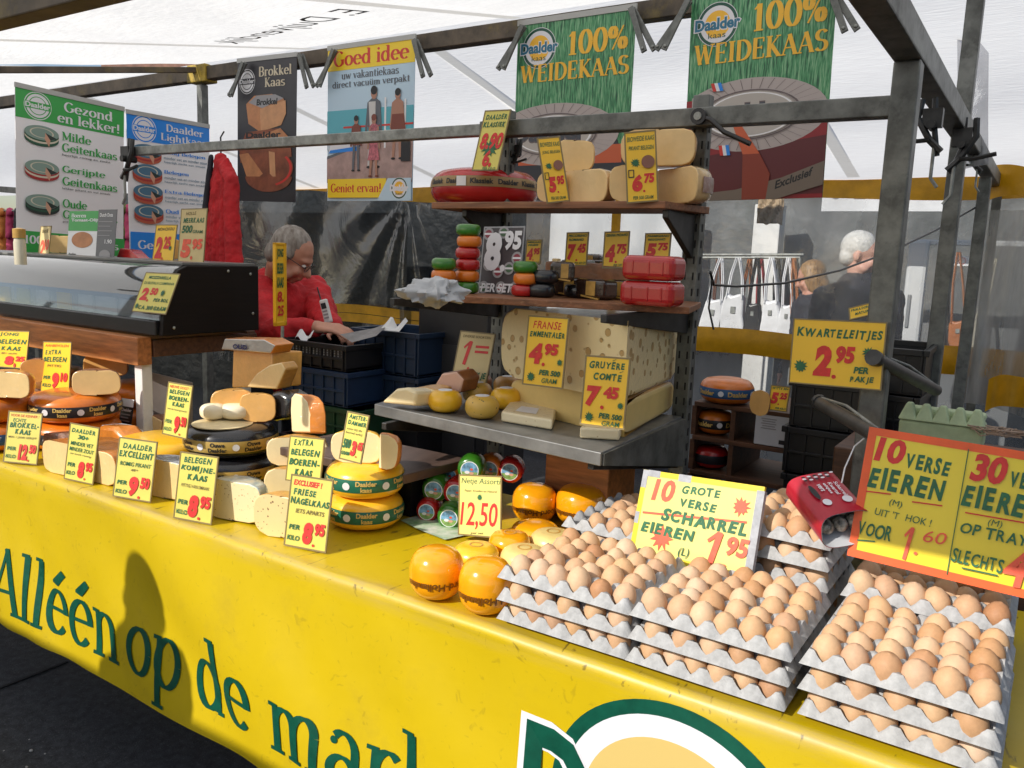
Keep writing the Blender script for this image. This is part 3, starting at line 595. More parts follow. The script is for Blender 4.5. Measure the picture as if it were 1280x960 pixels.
sign('large pale price sign for clove cheese, red heading, rightmost along the edge', (355, 681), (407, 691), (354, 591), [('EXCLUSIEF !', .08, .86, .76, .94, 'r'), ('FRIESE', .10, .72, .64, .82, 'g'), ('NAGELKAAS', .05, .60, .97, .70, 'g'), ('IETS APARTS', .20, .48, .88, .54, 'k')]+kilo(('8', '95'), .05, 'r', .33, .42))
sign('pale price sign half hidden behind the clove cheese sign', (357, 600), (400, 606), (357, 544), [('EXTRA', .14, .80, .70, .95, 'g'), ('BELEGEN', .08, .58, .92, .74, 'g'), ('BOEREN-', .06, .36, .94, .52, 'g'), ('KAAS', .26, .14, .76, .30, 'g')], Y=1.42, z=.9)
sign('pale price sign for farmhouse cheese leaning beside the black wheels', (203, 542), (233, 549), (210, 477), [('NIEUWE OOGST !', .08, .90, .92, .95, 'r'), ('BELEGEN', .10, .79, .92, .88, 'g'), ('BOEREN-', .10, .67, .92, .76, 'g'), ('KAAS', .28, .56, .76, .65, 'g'), ('met de hand gemaakt', .1, .48, .9, .52, 'k')]+kilo(('9', '50'), .04, 'r', .36, .46), Y=1.385)
sign('small pale sign stuck in the top yellow wheel', (424, 573), (451, 580), (430, 513), [('AMSTER-', .12, .86, .94, .96, 'g'), ('DAMMER', .12, .74, .94, .84, 'g'), ('voor bij de', .12, .62, .8, .68, 'k'), ('borrel erbij', .1, .54, .85, .60, 'k'), ('500', .06, .24, .42, .44, 'g'), ('GRAM', .06, .10, .44, .18, 'g'), ('p', '3', '65', .46, .10, .98, .44, 'r')], Y=1.385)
sign('shaded price sign reading extra belegen on the orange wheel', (51, 489), (86, 492), (55, 427), [('AANBEVOLEN', .08, .90, .92, .95, 'r'), ('EXTRA', .10, .74, .66, .84, 'g'), ('BELEGEN', .06, .60, .88, .71, 'g'), ('PITTIG', .2, .50, .7, .55, 'k')]+kilo(('9', '10'), .06, 'r', .34, .40), Y=1.52, card=gold)
sign('shaded price sign for young mature cheese at the left picture edge', (-8, 458), (32, 461), (-8, 413), [('JONG', .10, .84, .70, .96, 'g'), ('BELEGEN', .06, .64, .96, .78, 'g'), ('KAAS', .20, .46, .80, .58, 'g'), ('48+ zacht', .2, .36, .7, .41, 'k'), ('p', '8', '25', .34, .06, .96, .32, 'r')], Y=1.50, card=gold)
sign('pale yellow mozzarella price sign leaning on the curved glass', (165, 389), (207, 393), (175, 340), [('MOZZARELLA', .14, .84, .80, .92, 'g'), ('DI BUFALA CAMPANA', .06, .70, .94, .77, 'g'), ('p', '2', '50', .08, .28, .56, .62, 'r'), ('PER BOL', .52, .28, .94, .37, 'g'), ('CA. 300 GRAM', .16, .06, .96, .17, 'g'), ('b', .72, .5, .07, 'g'), ('b', .10, .14, .06, 'g')], Y=1.68, lean=.06, card=pale)
sign('narrow faded price tag among the cheeses on the glass case', (47, 326), (60, 326), (51, 283), [('BRIE', .2, .8, .8, .92, 'k'), ('2', .1, .1, .5, .6, 'o'), ('10', .5, .3, .95, .62, 'o')], Y=1.95, card=cream)
sign('faded price sign reading two twenty five on the glass case', (190, 329), (216, 330), (197, 281), [('MONCHOU', .1, .84, .9, .93, 'k'), ('p', '2', '25', .08, .1, .8, .7, 'r'), ('b', .8, .4, .08, 'g')], Y=1.95, card=gold)
sign('tall faded sign for holey cheese at five ninety five on the case', (222, 330), (254, 331), (237, 261), [('HOLLE', .2, .88, .6, .94, 'k'), ('MEERKAAS', .12, .74, .92, .84, 'g'), ('500', .08, .56, .5, .70, 'g'), ('GRAM', .52, .56, .9, .62, 'g'), ('p', '5', '95', .08, .1, .92, .46, 'o')], Y=1.93, card=cream)
sign('cream sign with thin italic heading leaning on the small balls', (573, 668), (626, 673), (592, 594), [('Netje Assorti', .06, .83, .98, .95, 'g', .0), ('Peper, Kruiden en Naturel', .14, .71, .9, .76, 'k', .0), ('b', .50, .64, .07, 'g'), ('12,50', .04, .10, .92, .55, 'r', .01), ('per set', .3, .02, .6, .06, 'k')], card=lemon, Y=1.57)
sign('pale sign leaning on the cross bar above the big red wheel', (590, 213), (622, 213), (598, 139), [('DAALDER', .10, .84, .92, .94, 'g'), ('KLASSIEK', .06, .71, .92, .81, 'g'), ('b', .52, .36, .34, 'g'), ('8.90', .10, .34, .96, .62, 'r'), ('p', '6', '', .3, .08, .9, .36, 'r') if 0 else ('6.', .34, .06, .7, .34, 'r'), ('PER KILO', .40, .0, .9, .05, 'g')], Y=1.96, lean=.05, card=pale)
for px0, px1, lb, a, b_, cc, sub in ((684, 712, 'golden sign for young organic meadow cheese on the top shelf', '5', '95', 'JONG BELEGEN', 'c'), (784, 823, 'golden sign for sharp organic meadow cheese at right of the top shelf', '6', '75', 'PIKANT BELEGEN', 'd')):
    tt, M_, w_, h_ = sign(lb, (px0, 254), (px1, 251), (px0-1 if sub == 'c' else px0+8, 172 if sub == 'c' else 165), [('BIOWEIDE KAAS', .08, .86, .94, .93, 'g'), (cc, .12, .74, .92, .80, 'g'), ('b', .32, .56, .16, 'g'), ('p', a, b_, .18, .14, .90, .40, 'r'), ('PER 500 GRAM', .2, .04, .85, .09, 'g'), ('l', .08, .36, .26, .36, .03, 'b'), ('l', .08, .46, .26, .46, .03, 'b'), ('l', .09, .36, .09, .46, .03, 'b'), ('l', .25, .36, .25, .46, .03, 'b')], Y=1.84, Yr=1.885 if sub == 'c' else 1.87, card=gold, lean=.02)
    ar = Art(M_, w_, h_, .004); ar.ell(.72, .56, .21, .21*w_/h_, mat('brown_print', (.22, .09, .06), .5)); ar.build('round_sticker', tt)
tt, M_, w_, h_ = sign('dark patterned sign with white numbers leaning on the wax rounds', (598, 369), (648, 371), (604, 284), [], Y=1.80, card=mat('dark_print', (.055, .045, .05), .4), edge=mat('clear_edge', (.3, .3, .32), .3))
ar = Art(M_, w_, h_); rg = random.Random(5)
for i in range(9):
    x, y = [(0.12, .9), (.5, .92), (.88, .55), (.12, .12), (.55, .12), (.9, .12), (.45, .35), (.72, .4), (.2, .45)][i]
    ar.ell(x, y, .13, .13*w_/h_, mat('print_grey', (.30, .29, .30), .5)); ar.ell(x, y, .085, .085*w_/h_, [mat('print_red', (.25, .03, .05), .5), mat('print_green', (.06, .12, .06), .5)][i % 2])
    ar.rect(x-.1, y-.014, x+.1, y+.014, white_ink)
ar.text('8', .08, .36, .50, .92, white_ink, .06, .05); ar.ell(.56, .40, .06, .05, white_ink); ar.text('95', .56, .66, .97, .94, white_ink, .05, .05); ar.text('PER SET', .06, .05, .86, .18, white_ink, .035, .15); ar.build('lettering', tt)
for x0, x1, yb, yt, nm, sub, a, b_, lb in ((656, 675, 330, 300, 'MEIKAAS', 'FRIES', '4', '95', 'smallest golden tag on the middle shelf, beside the dark sign'), (706, 733, 332, 291, 'PECORINO', 'ROMANO', '7', '45', 'golden pecorino tag behind the black wrapped cheeses'), (753, 784, 335, 290, 'GRANA PADANO', '', '4', '75', 'pale golden grana tag at four seventy five on the middle shelf'), (804, 836, 327, 292, 'PARMIGIANO', 'REGGIANO', '5', '75', 'golden parmesan tag standing above the red wax blocks')):
    sign(lb, (x0, yb), (x1, yb), (x0+1, yt), [(nm, .08, .86, .94, .94, 'g')]+([(sub, .12, .74, .80, .82, 'g')] if sub else [])+[('p', a, b_, .08, .14, .92, .66, 'r'), ('PER 500 GR', .45, .04, .95, .11, 'g')], Y=2.0, card=gold, lean=.01)
sign('golden sign reading one euro apiece behind the small round cheeses', (564, 476), (607, 482), (571, 413), [('DIVERSE SOORTEN', .10, .88, .9, .93, 'k'), ('1', .18, .34, .42, .82, 'r', .055), ('l', .52, .72, .90, .73, .06, 'r'), ('l', .52, .62, .90, .63, .06, 'r'), ('b', .42, .28, .05, 'r'), ('STUKJE', .36, .08, .96, .24, 'g')], Y=1.86, lean=.04, card=cream)
sign('golden sign for French Emmentaler in front of the big holey cheese', (653, 480), (703, 486), (655, 394), [('FRANSE', .14, .82, .84, .94, 'r', .012), ('EMMENTALER', .08, .70, .94, .79, 'g'), ('p', '4', '95', .10, .30, .82, .62, 'r'), ('b', .88, .36, .08, 'g'), ('b', .20, .12, .11, 'g'), ('PER 500', .40, .16, .92, .24, 'g'), ('GRAM', .48, .05, .86, .12, 'g')], Y=1.665, card=gold, lean=.02)
sign('golden sign for Comte cheese standing lowest on the grey shelf', (725, 530), (780, 537), (732, 444), [('GRUYERE', .10, .82, .90, .93, 'g'), ('l', .62, .95, .70, .97, .012, 'g'), ('COMTE', .22, .66, .86, .77, 'g'), ('l', .80, .79, .88, .81, .012, 'g'), ('p', '7', '45', .08, .26, .82, .58, 'r'), ('b', .88, .32, .08, 'g'), ('b', .20, .12, .11, 'g'), ('PER 500', .42, .12, .94, .20, 'g'), ('GRAM', .5, .02, .9, .09, 'g')], Y=1.55, card=gold, lean=.02)
sign('wide golden quail egg sign clamped to the grey post at right', (986, 478), (1101, 488), (991, 398), [('KWARTELEITJES', .05, .70, .97, .88, 'g'), ('p', '2', '95', .26, .12, .70, .62, 'r'), ('b', .12, .27, .085, 'g'), ('b', .84, .54, .07, 'g'), ('PER', .70, .22, .86, .32, 'g'), ('PAKJE', .67, .06, .92, .18, 'g')], Y=1.93, card=gold, lean=.01, border=.002)
sign('tilted golden tag peeking out above the quail egg sign', (1062, 400), (1096, 392), (1058, 386), [('PRIMA DONNA', .08, .62, .92, .86, 'g'), ('MATURO', .22, .26, .80, .50, 'g')], Y=2.35, card=gold)
sign('small golden tag between two cheese pieces on the dark rack', (959, 512), (983, 515), (961, 481), [('WITTE 30+', .08, .84, .92, .95, 'g'), ('p', '5', '25', .08, .24, .92, .74, 'r'), ('PER KILO', .4, .06, .95, .14, 'g')], Y=2.62, card=gold)
sign('golden tag partly hidden by the perforated upright', (840, 497), (858, 500), (842, 449), [('OUDE', .1, .82, .9, .93, 'g'), ('KAAS', .1, .66, .9, .78, 'g'), ('10', .3, .1, .9, .4, 'r')], Y=2.3, card=gold)
# the two large egg signs
tt, M_, w_, h_ = sign('large pale yellow egg sign in a taped frame standing among the trays', (788, 690), (936, 724), (801, 588), [('10', .10, .66, .30, .93, 'o', .04), ('GROTE', .36, .80, .68, .91, 'g'), ('VERSE', .36, .64, .67, .75, 'g'), ('b', .86, .76, .075, 'o'), ('b', .26, .25, .10, 'o'), ('l', .05, .50, .92, .60, .016, 'o'), ('SCHARREL', .22, .44, .93, .60, 'g'), ('EIEREN', .06, .27, .53, .41, 'g'), ('(L)', .42, .06, .51, .18, 'g', .0), ('1', .64, .03, .76, .44, 'o', .045), ('b', .80, .07, .025, 'o'), ('95', .80, .20, .97, .42, 'o', .04)], Y=1.545, Yr=1.50, lean=.06, card=lemon, edge=mat('yellow_frame', (.72, .55, .02), .4), border=.008, thick=.006)
tape = mat('grey_tape', (.34, .35, .38), .4, var=.2, vs=40, bump=.3, bs=90)
t_ = M_ @ Matrix.Translation((0, 0, .0012))
for x0, y0, x1, y1 in ((-.003, h_*.80, .010, h_+.003), (.010, h_-.010, .04, h_+.004), (.085, h_-.011, .115, h_+.004), (w_-.011, .0, w_+.005, h_*.97), (-.004, h_*.36, .006, h_*.5)): MB().prism([(x0, y0), (x1, y0), (x1, y1), (x0, y1)], .0105, 0, 0, t_).build('tape', tape, tt)
tt, M_, w_, h_ = sign('large yellow egg board in an orange frame, top right of the trays', (1062, 692), (1302, 750), (1080, 535), [('10', .04, .76, .21, .955, 'r', .045), ('VERSE', .22, .74, .46, .87, 'g'), ('EIEREN', .03, .54, .45, .72, 'g'), ('l', .03, .51, .17, .525, .008, 'r'), ('l', .29, .50, .45, .515, .008, 'r'), ('(M)', .17, .43, .24, .49, 'g', .0), ('UIT', .10, .345, .18, .40, 'g', .0), ("'T", .20, .345, .235, .40, 'g', .0), ('HOK !', .27, .345, .41, .40, 'g', .0), ('VOOR', .025, .16, .21, .28, 'g', .02), ('l', .03, .12, .13, .14, .008, 'g'), ('1', .28, .05, .33, .31, 'o', .03), ('b', .355, .12, .013, 'o'), ('60', .38, .22, .50, .31, 'o', .0), ('l', .533, .02, .533, .97, .005, 'g'), ('30', .56, .74, .74, .95, 'r', .045), ('VERSE', .76, .74, .97, .87, 'g'), ('EIEREN', .54, .54, .94, .72, 'g'), ('l', .57, .50, .94, .515, .008, 'r'), ('(M)', .69, .43, .76, .49, 'g', .0), ('OP TRAY', .56, .34, .90, .43, 'g', .02), ('SLECHTS', .54, .12, .80, .23, 'g', .02), ('l', .60, .095, .78, .10, .008, 'g'), ('4', .80, .04, .92, .32, 'o', .03)], Y=1.53, lean=.05, card=mat('board_yellow', (.80, .62, .02), .35, var=.06, vs=5), edge=orange_f, border=.010, thick=.012)
# double-sided sign on a stick by the vendor, seen edge on
q0 = V(353, 408, 2.0); t_ = thing('stick_sign', 'narrow yellow framed sign on a thin stick, seen almost edge on', 'sign', V(353, 450, 2.0))
u_ = Vector((.35, .94, 0)).normalized(); us_ = (V(359, 408, 2.06)-V(345, 408, 2.0)); us_.z = 0; Ms = frame(V(345, 408, 2.0), us_, (0, 0, 1)); ws_ = us_.length; hs_ = (V(346, 303, 2.0)-V(346, 408, 2.0)).length
fy = mat('plastic_yellow', (.78, .42, .01), .35)
fm = MB()
for x0, y0, x1, y1 in ((0, 0, ws_*.1, hs_), (ws_*.78, 0, ws_, hs_), (0, 0, ws_, hs_*.05), (0, hs_*.97, ws_, hs_)): fm.prism([(x0, y0), (x1, y0), (x1, y1), (x0, y1)], .014, 0, 0, Ms)
ar = Art(Ms @ Matrix.Translation((0, 0, -.002)), ws_, hs_)
for i, (w_, c_) in enumerate((('JONG', 'g'), ('BELEGEN', 'g'), ('KAAS', 'g'), ('8.', 'r'), ('25', 'r'))): ar.text(w_, .16, .80-i*.17, .72, .93-i*.17, INK[c_], .04, .1)
ar.build('lettering', t_); fm.build('frame', fy, t_, bevel=.002); MB().prism([(.004, .006), (ws_*.8, .006), (ws_*.8, hs_-.006), (.004, hs_-.006)], .006, 0, 0, Ms @ Matrix.Translation((0, 0, -.003))).build('card', gold, t_)
MB().tube([V(353, 408, 2.01), V(353, 470, 2.01)], .006, 8).build('stick', lsteel, t_)

# ------------------------------------------------------------------ posters
def poster(label, BL, BR, TL, Y=2.96, X=None, card=None, edge=None, rod=True):
    if X is None: P0, P1, P2 = V(*BL, Y), V(*BR, Y), V(*TL, Y-.001)
    else: P0, P1, P2 = VX(*BL, X), VX(*BR, X), VX(*TL, X)
    u = P1-P0; w = u.length; M = frame(P0, u, P2-P0); h = (P2-P0).dot(M.col[1].xyz)
    t = thing('poster', label, 'poster', P0+u*.5, 'cheese posters round the stall')
    sh_ = MB().prism([(0, 0), (w, 0), (w, h), (0, h)], .003, 0, 0, M).build('sheet', card, t)
    if rod: MB().prism([(-.002, h-.002), (w+.002, h-.002), (w+.002, h+.02), (-.002, h+.02)], .008, 0, 0, M @ Matrix.Translation((0, 0, .004))).build('top_rail', mat('clear_rail', (.42, .42, .40), .4), t)
    return sh_, Art(M, w, h, .0009), w, h
pw = mat('poster_white', (.80, .79, .80), .4); pgreen = mat('poster_green', (.04, .36, .07), .4); pblue = mat('poster_blue', (.012, .23, .74), .4)
pred = mat('poster_red', (.60, .03, .02), .4); pyel = mat('poster_yellow', (.88, .62, .02), .4); pgold = mat('poster_gold', (.88, .48, .03), .4)
def emblem(ar, cx, cy, r, cols=(green_ink, white_ink, pgold), txt=white_ink):
    k = ar.w/ar.h
    ar.ell(cx, cy, r, r*k, cols[1]); ar.ring(cx, cy, r*.97, r*.97*k, .14, cols[0]); ar.ell(cx, cy, r*.62, r*.62*k, cols[2])
    ar.text('Daalder', cx-r*1.16, cy-r*.30*k, cx+r*1.16, cy+r*.34*k, white_ink, .075, 0); ar.text('Daalder', cx-r*1.1, cy-r*.25*k, cx+r*1.1, cy+r*.29*k, txt, .04, 0)
    ar.text('kaas', cx-r*.42, cy-r*.62*k, cx+r*.42, cy-r*.36*k, green_ink, .0, 0)
def emblem_line(ar, cx, cy, r, bg, ink):
    k = ar.w/ar.h; ar.ell(cx, cy, r, r*k, ink); ar.ring(cx, cy, r*.94, r*.94*k, .10, bg); ar.ell(cx, cy, r*.66, r*.66*k, bg); ar.ell(cx, cy, r*.6, r*.6*k, ink); ar.rect(cx-r*.95, cy-r*.24*k, cx+r*.95, cy+r*.24*k, bg); ar.text('Daalder', cx-r*.9, cy-r*.17*k, cx+r*.9, cy+r*.2*k, ink, .03, 0)
rind_c = {'g': mat('pr_green', (.02, .09, .05), .5), 'r': mat('pr_red', (.36, .03, .03), .5), 'k': mat('pr_dark', (.02, .035, .03), .5), 'o': mat('pr_orange', (.46, .10, .05), .5), 'b': mat('pr_blue', (.07, .17, .26), .5), 'c': mat('pr_cream', (.62, .58, .45), .5), 'p': mat('pr_peach', (.60, .33, .22), .5), 'm': mat('pr_mint', (.22, .32, .27), .5)}
def mini_wheel(ar, cx, cy, rx, top, side, band):
    k = ar.w/ar.h; ry = rx*.42*k; d = rx*.36*k
    ar.ell(cx, cy-d, rx, ry, rind_c[side]); ar.rect(cx-rx, cy-d, cx+rx, cy, rind_c[side]); ar.ell(cx, cy-d*.55, rx, ry, rind_c[band], 180, 360); ar.ell(cx, cy-d*.25, rx, ry, rind_c[side], 180, 360); ar.ell(cx, cy, rx, ry, rind_c[top]); ar.ring(cx, cy, rx*.7, ry*.7, .12, rind_c['c'])
    ar.poly([(cx+rx*.2, cy+ry*.1), (cx+rx*.5, cy-ry*.85), (cx+rx*.42, cy-ry*.95-d), (cx+rx*.16, cy-d*.9)], rind_c['p']); ar.poly([(cx+rx*.2, cy+ry*.1), (cx+rx*.9, cy-ry*.5), (cx+rx*.5, cy-ry*.85)], rind_c['k'])
# green board along the left end
t_, ar, w_, h_ = poster('tall white and green goat cheese poster at the far left end', (21, 322), (154, 330), (28, 110), X=-4.05, card=pw)
ar.rect(0, .83, 1, 1, pgreen); emblem_line(ar, .19, .915, .12, pgreen, white_ink)
ar.text('Gezond', .42, .915, .88, .975, white_ink, serif=True, thick=.165); ar.text('en lekker!', .36, .845, .95, .905, white_ink, serif=True, thick=.165)
for i, (a, b_, c_, sd, bd) in enumerate((('Milde', 'Geitenkaas', 'heerlijk romig en zacht', 'g', 'c'), ('Gerijpte', 'Geitenkaas', 'lekker pikant en vol smaak', 'r', 'c'), ('Oude', 'Geitenkaas', 'pittig en rijk van smaak', 'k', 'g'))):
    y = .74-i*.205; ar.text(a, .40, y, .40+.045*len(a)+.05, y+.052, pgreen, serif=True, thick=.165); ar.text(b_, .40, y-.068, .93, y-.016, pgreen, serif=True, thick=.165); ar.text(c_, .40, y-.098, .86, y-.080, rind_c['k'], .0, 0)
    mini_wheel(ar, .22, y+.02, .15, 'm', sd, bd)
ar.rect(0, 0, 1, .165, pgreen); ar.text('100%', .06, .09, .30, .14, white_ink, serif=True, thick=.165); ar.text('geitenkaas', .34, .075, .94, .14, white_ink, serif=True, thick=.165); ar.build('printing', t_)
t_, ar, w_, h_ = poster('narrow white and blue light cheese poster behind the cross bar end', (163, 330), (264, 332), (167, 143), X=-4.06, card=pw)
ar.rect(0, .835, 1, 1, pblue); emblem_line(ar, .20, .915, .14, pblue, white_ink); ar.text('Daalder', .46, .925, .92, .975, white_ink, serif=True, thick=.165); ar.text('Lightkaas', .39, .85, .96, .91, white_ink, serif=True, thick=.165)
for i, (a, l1) in enumerate((('Jong Belegen', .52), ('Belegen', .30), ('Extra Belegen', .54), ('Oud', .16))):
    y = .765-i*.135; ar.text(a, .42, y, .42+l1, y+.03, pblue, serif=True, thick=.165); ar.text('minder vet en minder zout', .42, y-.032, .96, y-.012, rind_c['b'], .0, 0); ar.text('heerlijk zacht van smaak', .42, y-.062, .94, y-.042, rind_c['b'], .0, 0); mini_wheel(ar, .22, y+.005, .17, 'b', 'o', 'r')
ar.rect(0, .04, 1, .22, pblue); ar.text('Gezond', .08, .105, .58, .165, white_ink, serif=True, thick=.165); ar.build('printing', t_)
# dark poster
pdark = mat('poster_dark', (.030, .028, .034), .4, var=.3, vs=3)
t_, ar, w_, h_ = poster('dark grey poster with orange cheese pieces hanging left of the vendor', (297, 251), (369, 253), (301, 78), card=pdark)
emblem_line(ar, .17, .86, .14, pdark, pw); ar.text('Brokkel', .38, .885, .92, .955, mat('poster_sand', (.60, .52, .38), .5), serif=True, thick=.175); ar.text('Kaas', .48, .81, .82, .875, MAT['poster_sand'], serif=True, thick=.175)
co, cd, cl = mat('print_cheese', (.52, .22, .09), .5, var=.2, vs=14), mat('print_cheese_dark', (.25, .07, .03), .5, var=.4, vs=10), mat('print_cheese_light', (.60, .30, .14), .5, var=.15, vs=14)
ar.poly([(.16, .70), (.30, .755), (.60, .76), (.80, .72), (.84, .62), (.76, .54), (.40, .50), (.20, .56)], co); ar.poly([(.40, .66), (.83, .71), (.84, .62), (.76, .54), (.42, .50)], cl); ar.poly([(.20, .71), (.34, .755), (.66, .755), (.80, .725), (.44, .665)], MAT['print_grey']); ar.text('Brokkel', .34, .685, .7, .73, black_ink, .04, .1)
ar.poly([(.04, .38), (.16, .50), (.70, .52), (.92, .44), (.94, .32), (.5, .26), (.06, .28)], cd); ar.poly([(.18, .44), (.75, .52), (.92, .44), (.40, .41)], co); ar.text('Daalder', .16, .455, .76, .50, black_ink, .04, .0)
ar.ell(.55, .24, .42, .13, cd); ar.poly([(.04, .34), (.20, .35), (.46, .20), (.22, .12)], co); ar.poly([(.56, .36), (.66, .35), (.68, .16), (.58, .20)], cl); ar.ell(.55, .18, .40, .11, cd, 180, 360); ar.ring(.55, .24, .40, .13, .1, pred, 40, -70, 40)
ar.build('printing', t_)
# holiday poster
sky_p = mat('print_sky', (.50, .66, .78), .4); sea_p = mat('print_sea', (.10, .42, .50), .4); pier = mat('print_pier', (.42, .28, .25), .4, var=.25, vs=14); skin_p = mat('print_skin', (.42, .21, .14), .5); shirt_p = mat('print_shirt', (.60, .58, .56), .5); grey_p = mat('print_jacket', (.12, .13, .15), .5); pink_p = mat('print_pink', (.50, .14, .17), .5, var=.5, vs=90); rust_p = mat('print_rust', (.20, .05, .03), .5)
t_, ar, w_, h_ = poster('yellow and blue holiday poster with a family walking on a pier', (409, 251), (515, 251), (419, 62), card=sky_p)
ar.rect(0, .86, 1, 1, pyel); ar.text('Goed idee', .07, .885, .94, .985, pred, serif=True, thick=.175)
ar.text('uw vakantiekaas', .17, .80, .83, .85, grey_p, serif=True, thick=.16); ar.text('direct vacuüm verpakt', .06, .735, .95, .79, grey_p, serif=True, thick=.16)
ar.rect(0, .44, 1, .60, sea_p); ar.rect(0, .34, 1, .44, mat('print_haze', (.52, .60, .66), .4)); ar.poly([(0, .12), (0, .28), (.45, .38), (1, .38), (1, .12)], pier); ar.poly([(0, .30), (.42, .37), (.42, .36), (0, .28)], grey_p)
ar.poly([(.02, .32), (.06, .42), (.34, .42), (.40, .35)], white_ink); ar.poly([(.02, .32), (.04, .34), (.40, .36), (.38, .33)], pblue); ar.rect(.68, .34, .70, .66, pw); ar.rect(.90, .36, .92, .64, pw); ar.rect(.2, .48, 1, .492, pred)
def walker(x, y0, hgt, top, low, skin=skin_p, hair=black_ink, dress=False):
    h = hgt; w = h*.23
    for s_ in (-1, 1): ar.poly([(x+s_*w*.25-w*.2, y0+h*.5), (x+s_*w*.25+w*.2, y0+h*.5), (x+s_*w*.4+w*.10, y0), (x+s_*w*.4-w*.16, y0)], skin if dress else low); ar.ell(x+s_*w*.42, y0, w*.24, h*.018, hair, n=10)
    if dress: ar.poly([(x-w*.4, y0+h*.56), (x+w*.4, y0+h*.56), (x+w*.75, y0+h*.26), (x-w*.75, y0+h*.26)], low)
    ar.poly([(x-w*.62, y0+h*.80), (x-w*.2, y0+h*.85), (x+w*.2, y0+h*.85), (x+w*.62, y0+h*.80), (x+w*.5, y0+h*.46), (x-w*.5, y0+h*.46)], top)
    for s_ in (-1, 1): ar.poly([(x+s_*w*.62, y0+h*.80), (x+s_*w*.40, y0+h*.78), (x+s_*w*.62, y0+h*.44), (x+s_*w*.84, y0+h*.44)], skin if dress else top)
    ar.ell(x, y0+h*.91, w*.30, h*.075, skin, n=16); ar.ell(x, y0+h*.945, w*.32, h*.055, hair, n=16)
walker(.56, .22, .52, grey_p, shirt_p); ar.poly([(.50, .64), (.58, .64), (.58, .46), (.52, .46)], shirt_p); walker(.83, .27, .44, skin_p, rust_p, dress=True); ar.poly([(.77, .55), (.90, .55), (.93, .42), (.75, .42)], rust_p); walker(.36, .20, .36, rust_p, grey_p); walker(.57, .16, .40, pink_p, pink_p, hair=rust_p, dress=True); ar.rect(.88, .25, .98, .38, black_ink)
ar.rect(.02, .02, .72, .145, pyel); ar.text('Geniet ervan!', .06, .055, .66, .115, pred, serif=True, thick=.175); ar.poly([(.62, .0), (.74, .145), (1, .145), (1, 0)], sky_p); emblem(ar, .87, .08, .09); ar.build('printing', t_)
# grass posters
def grass_mat():
    m = mat('print_grass', (.05, .17, .05), .4, bump=0); nt = m.node_tree; N = nt.nodes; L = nt.links; b = N['Principled BSDF']
    tc = N.new('ShaderNodeTexCoord'); last = None
    for i, (rot, sc) in enumerate(((.75, (150, 1, 13)), (-.55, (170, 1, 14)), (.25, (130, 1, 12)))):
        mp = N.new('ShaderNodeMapping'); mp.inputs['Rotation'].default_value = (0, rot, 0); mp.inputs['Scale'].default_value = sc; L.new(tc.outputs['Object'], mp.inputs[0])
        n = N.new('ShaderNodeTexNoise'); n.inputs['Scale'].default_value = 1; n.inputs['Detail'].default_value = 3; L.new(mp.outputs[0], n.inputs[0])
        if last is None: last = n.outputs['Fac']
        else:
            x = N.new('ShaderNodeMath'); x.operation = 'MAXIMUM'; L.new(last, x.inputs[0]); L.new(n.outputs['Fac'], x.inputs[1]); last = x.outputs[0]
    rp = N.new('ShaderNodeValToRGB'); L.new(last, rp.inputs[0]); e = rp.color_ramp.elements; e[0].position = .46; e[1].position = .72
    e[0].color = (.012, .075, .035, 1); e[1].color = (.30, .52, .30, 1); k = e.new(.55); k.color = (.05, .26, .10, 1); L.new(rp.outputs[0], b.inputs['Base Color']); return m
grassm = grass_mat()
wt, wl, rw = mat('print_wheel_top', (.44, .38, .36), .5), mat('print_wheel_line', (.14, .11, .11), .5), mat('print_wheel_red', (.27, .008, .014), .4, var=.3, vs=4)
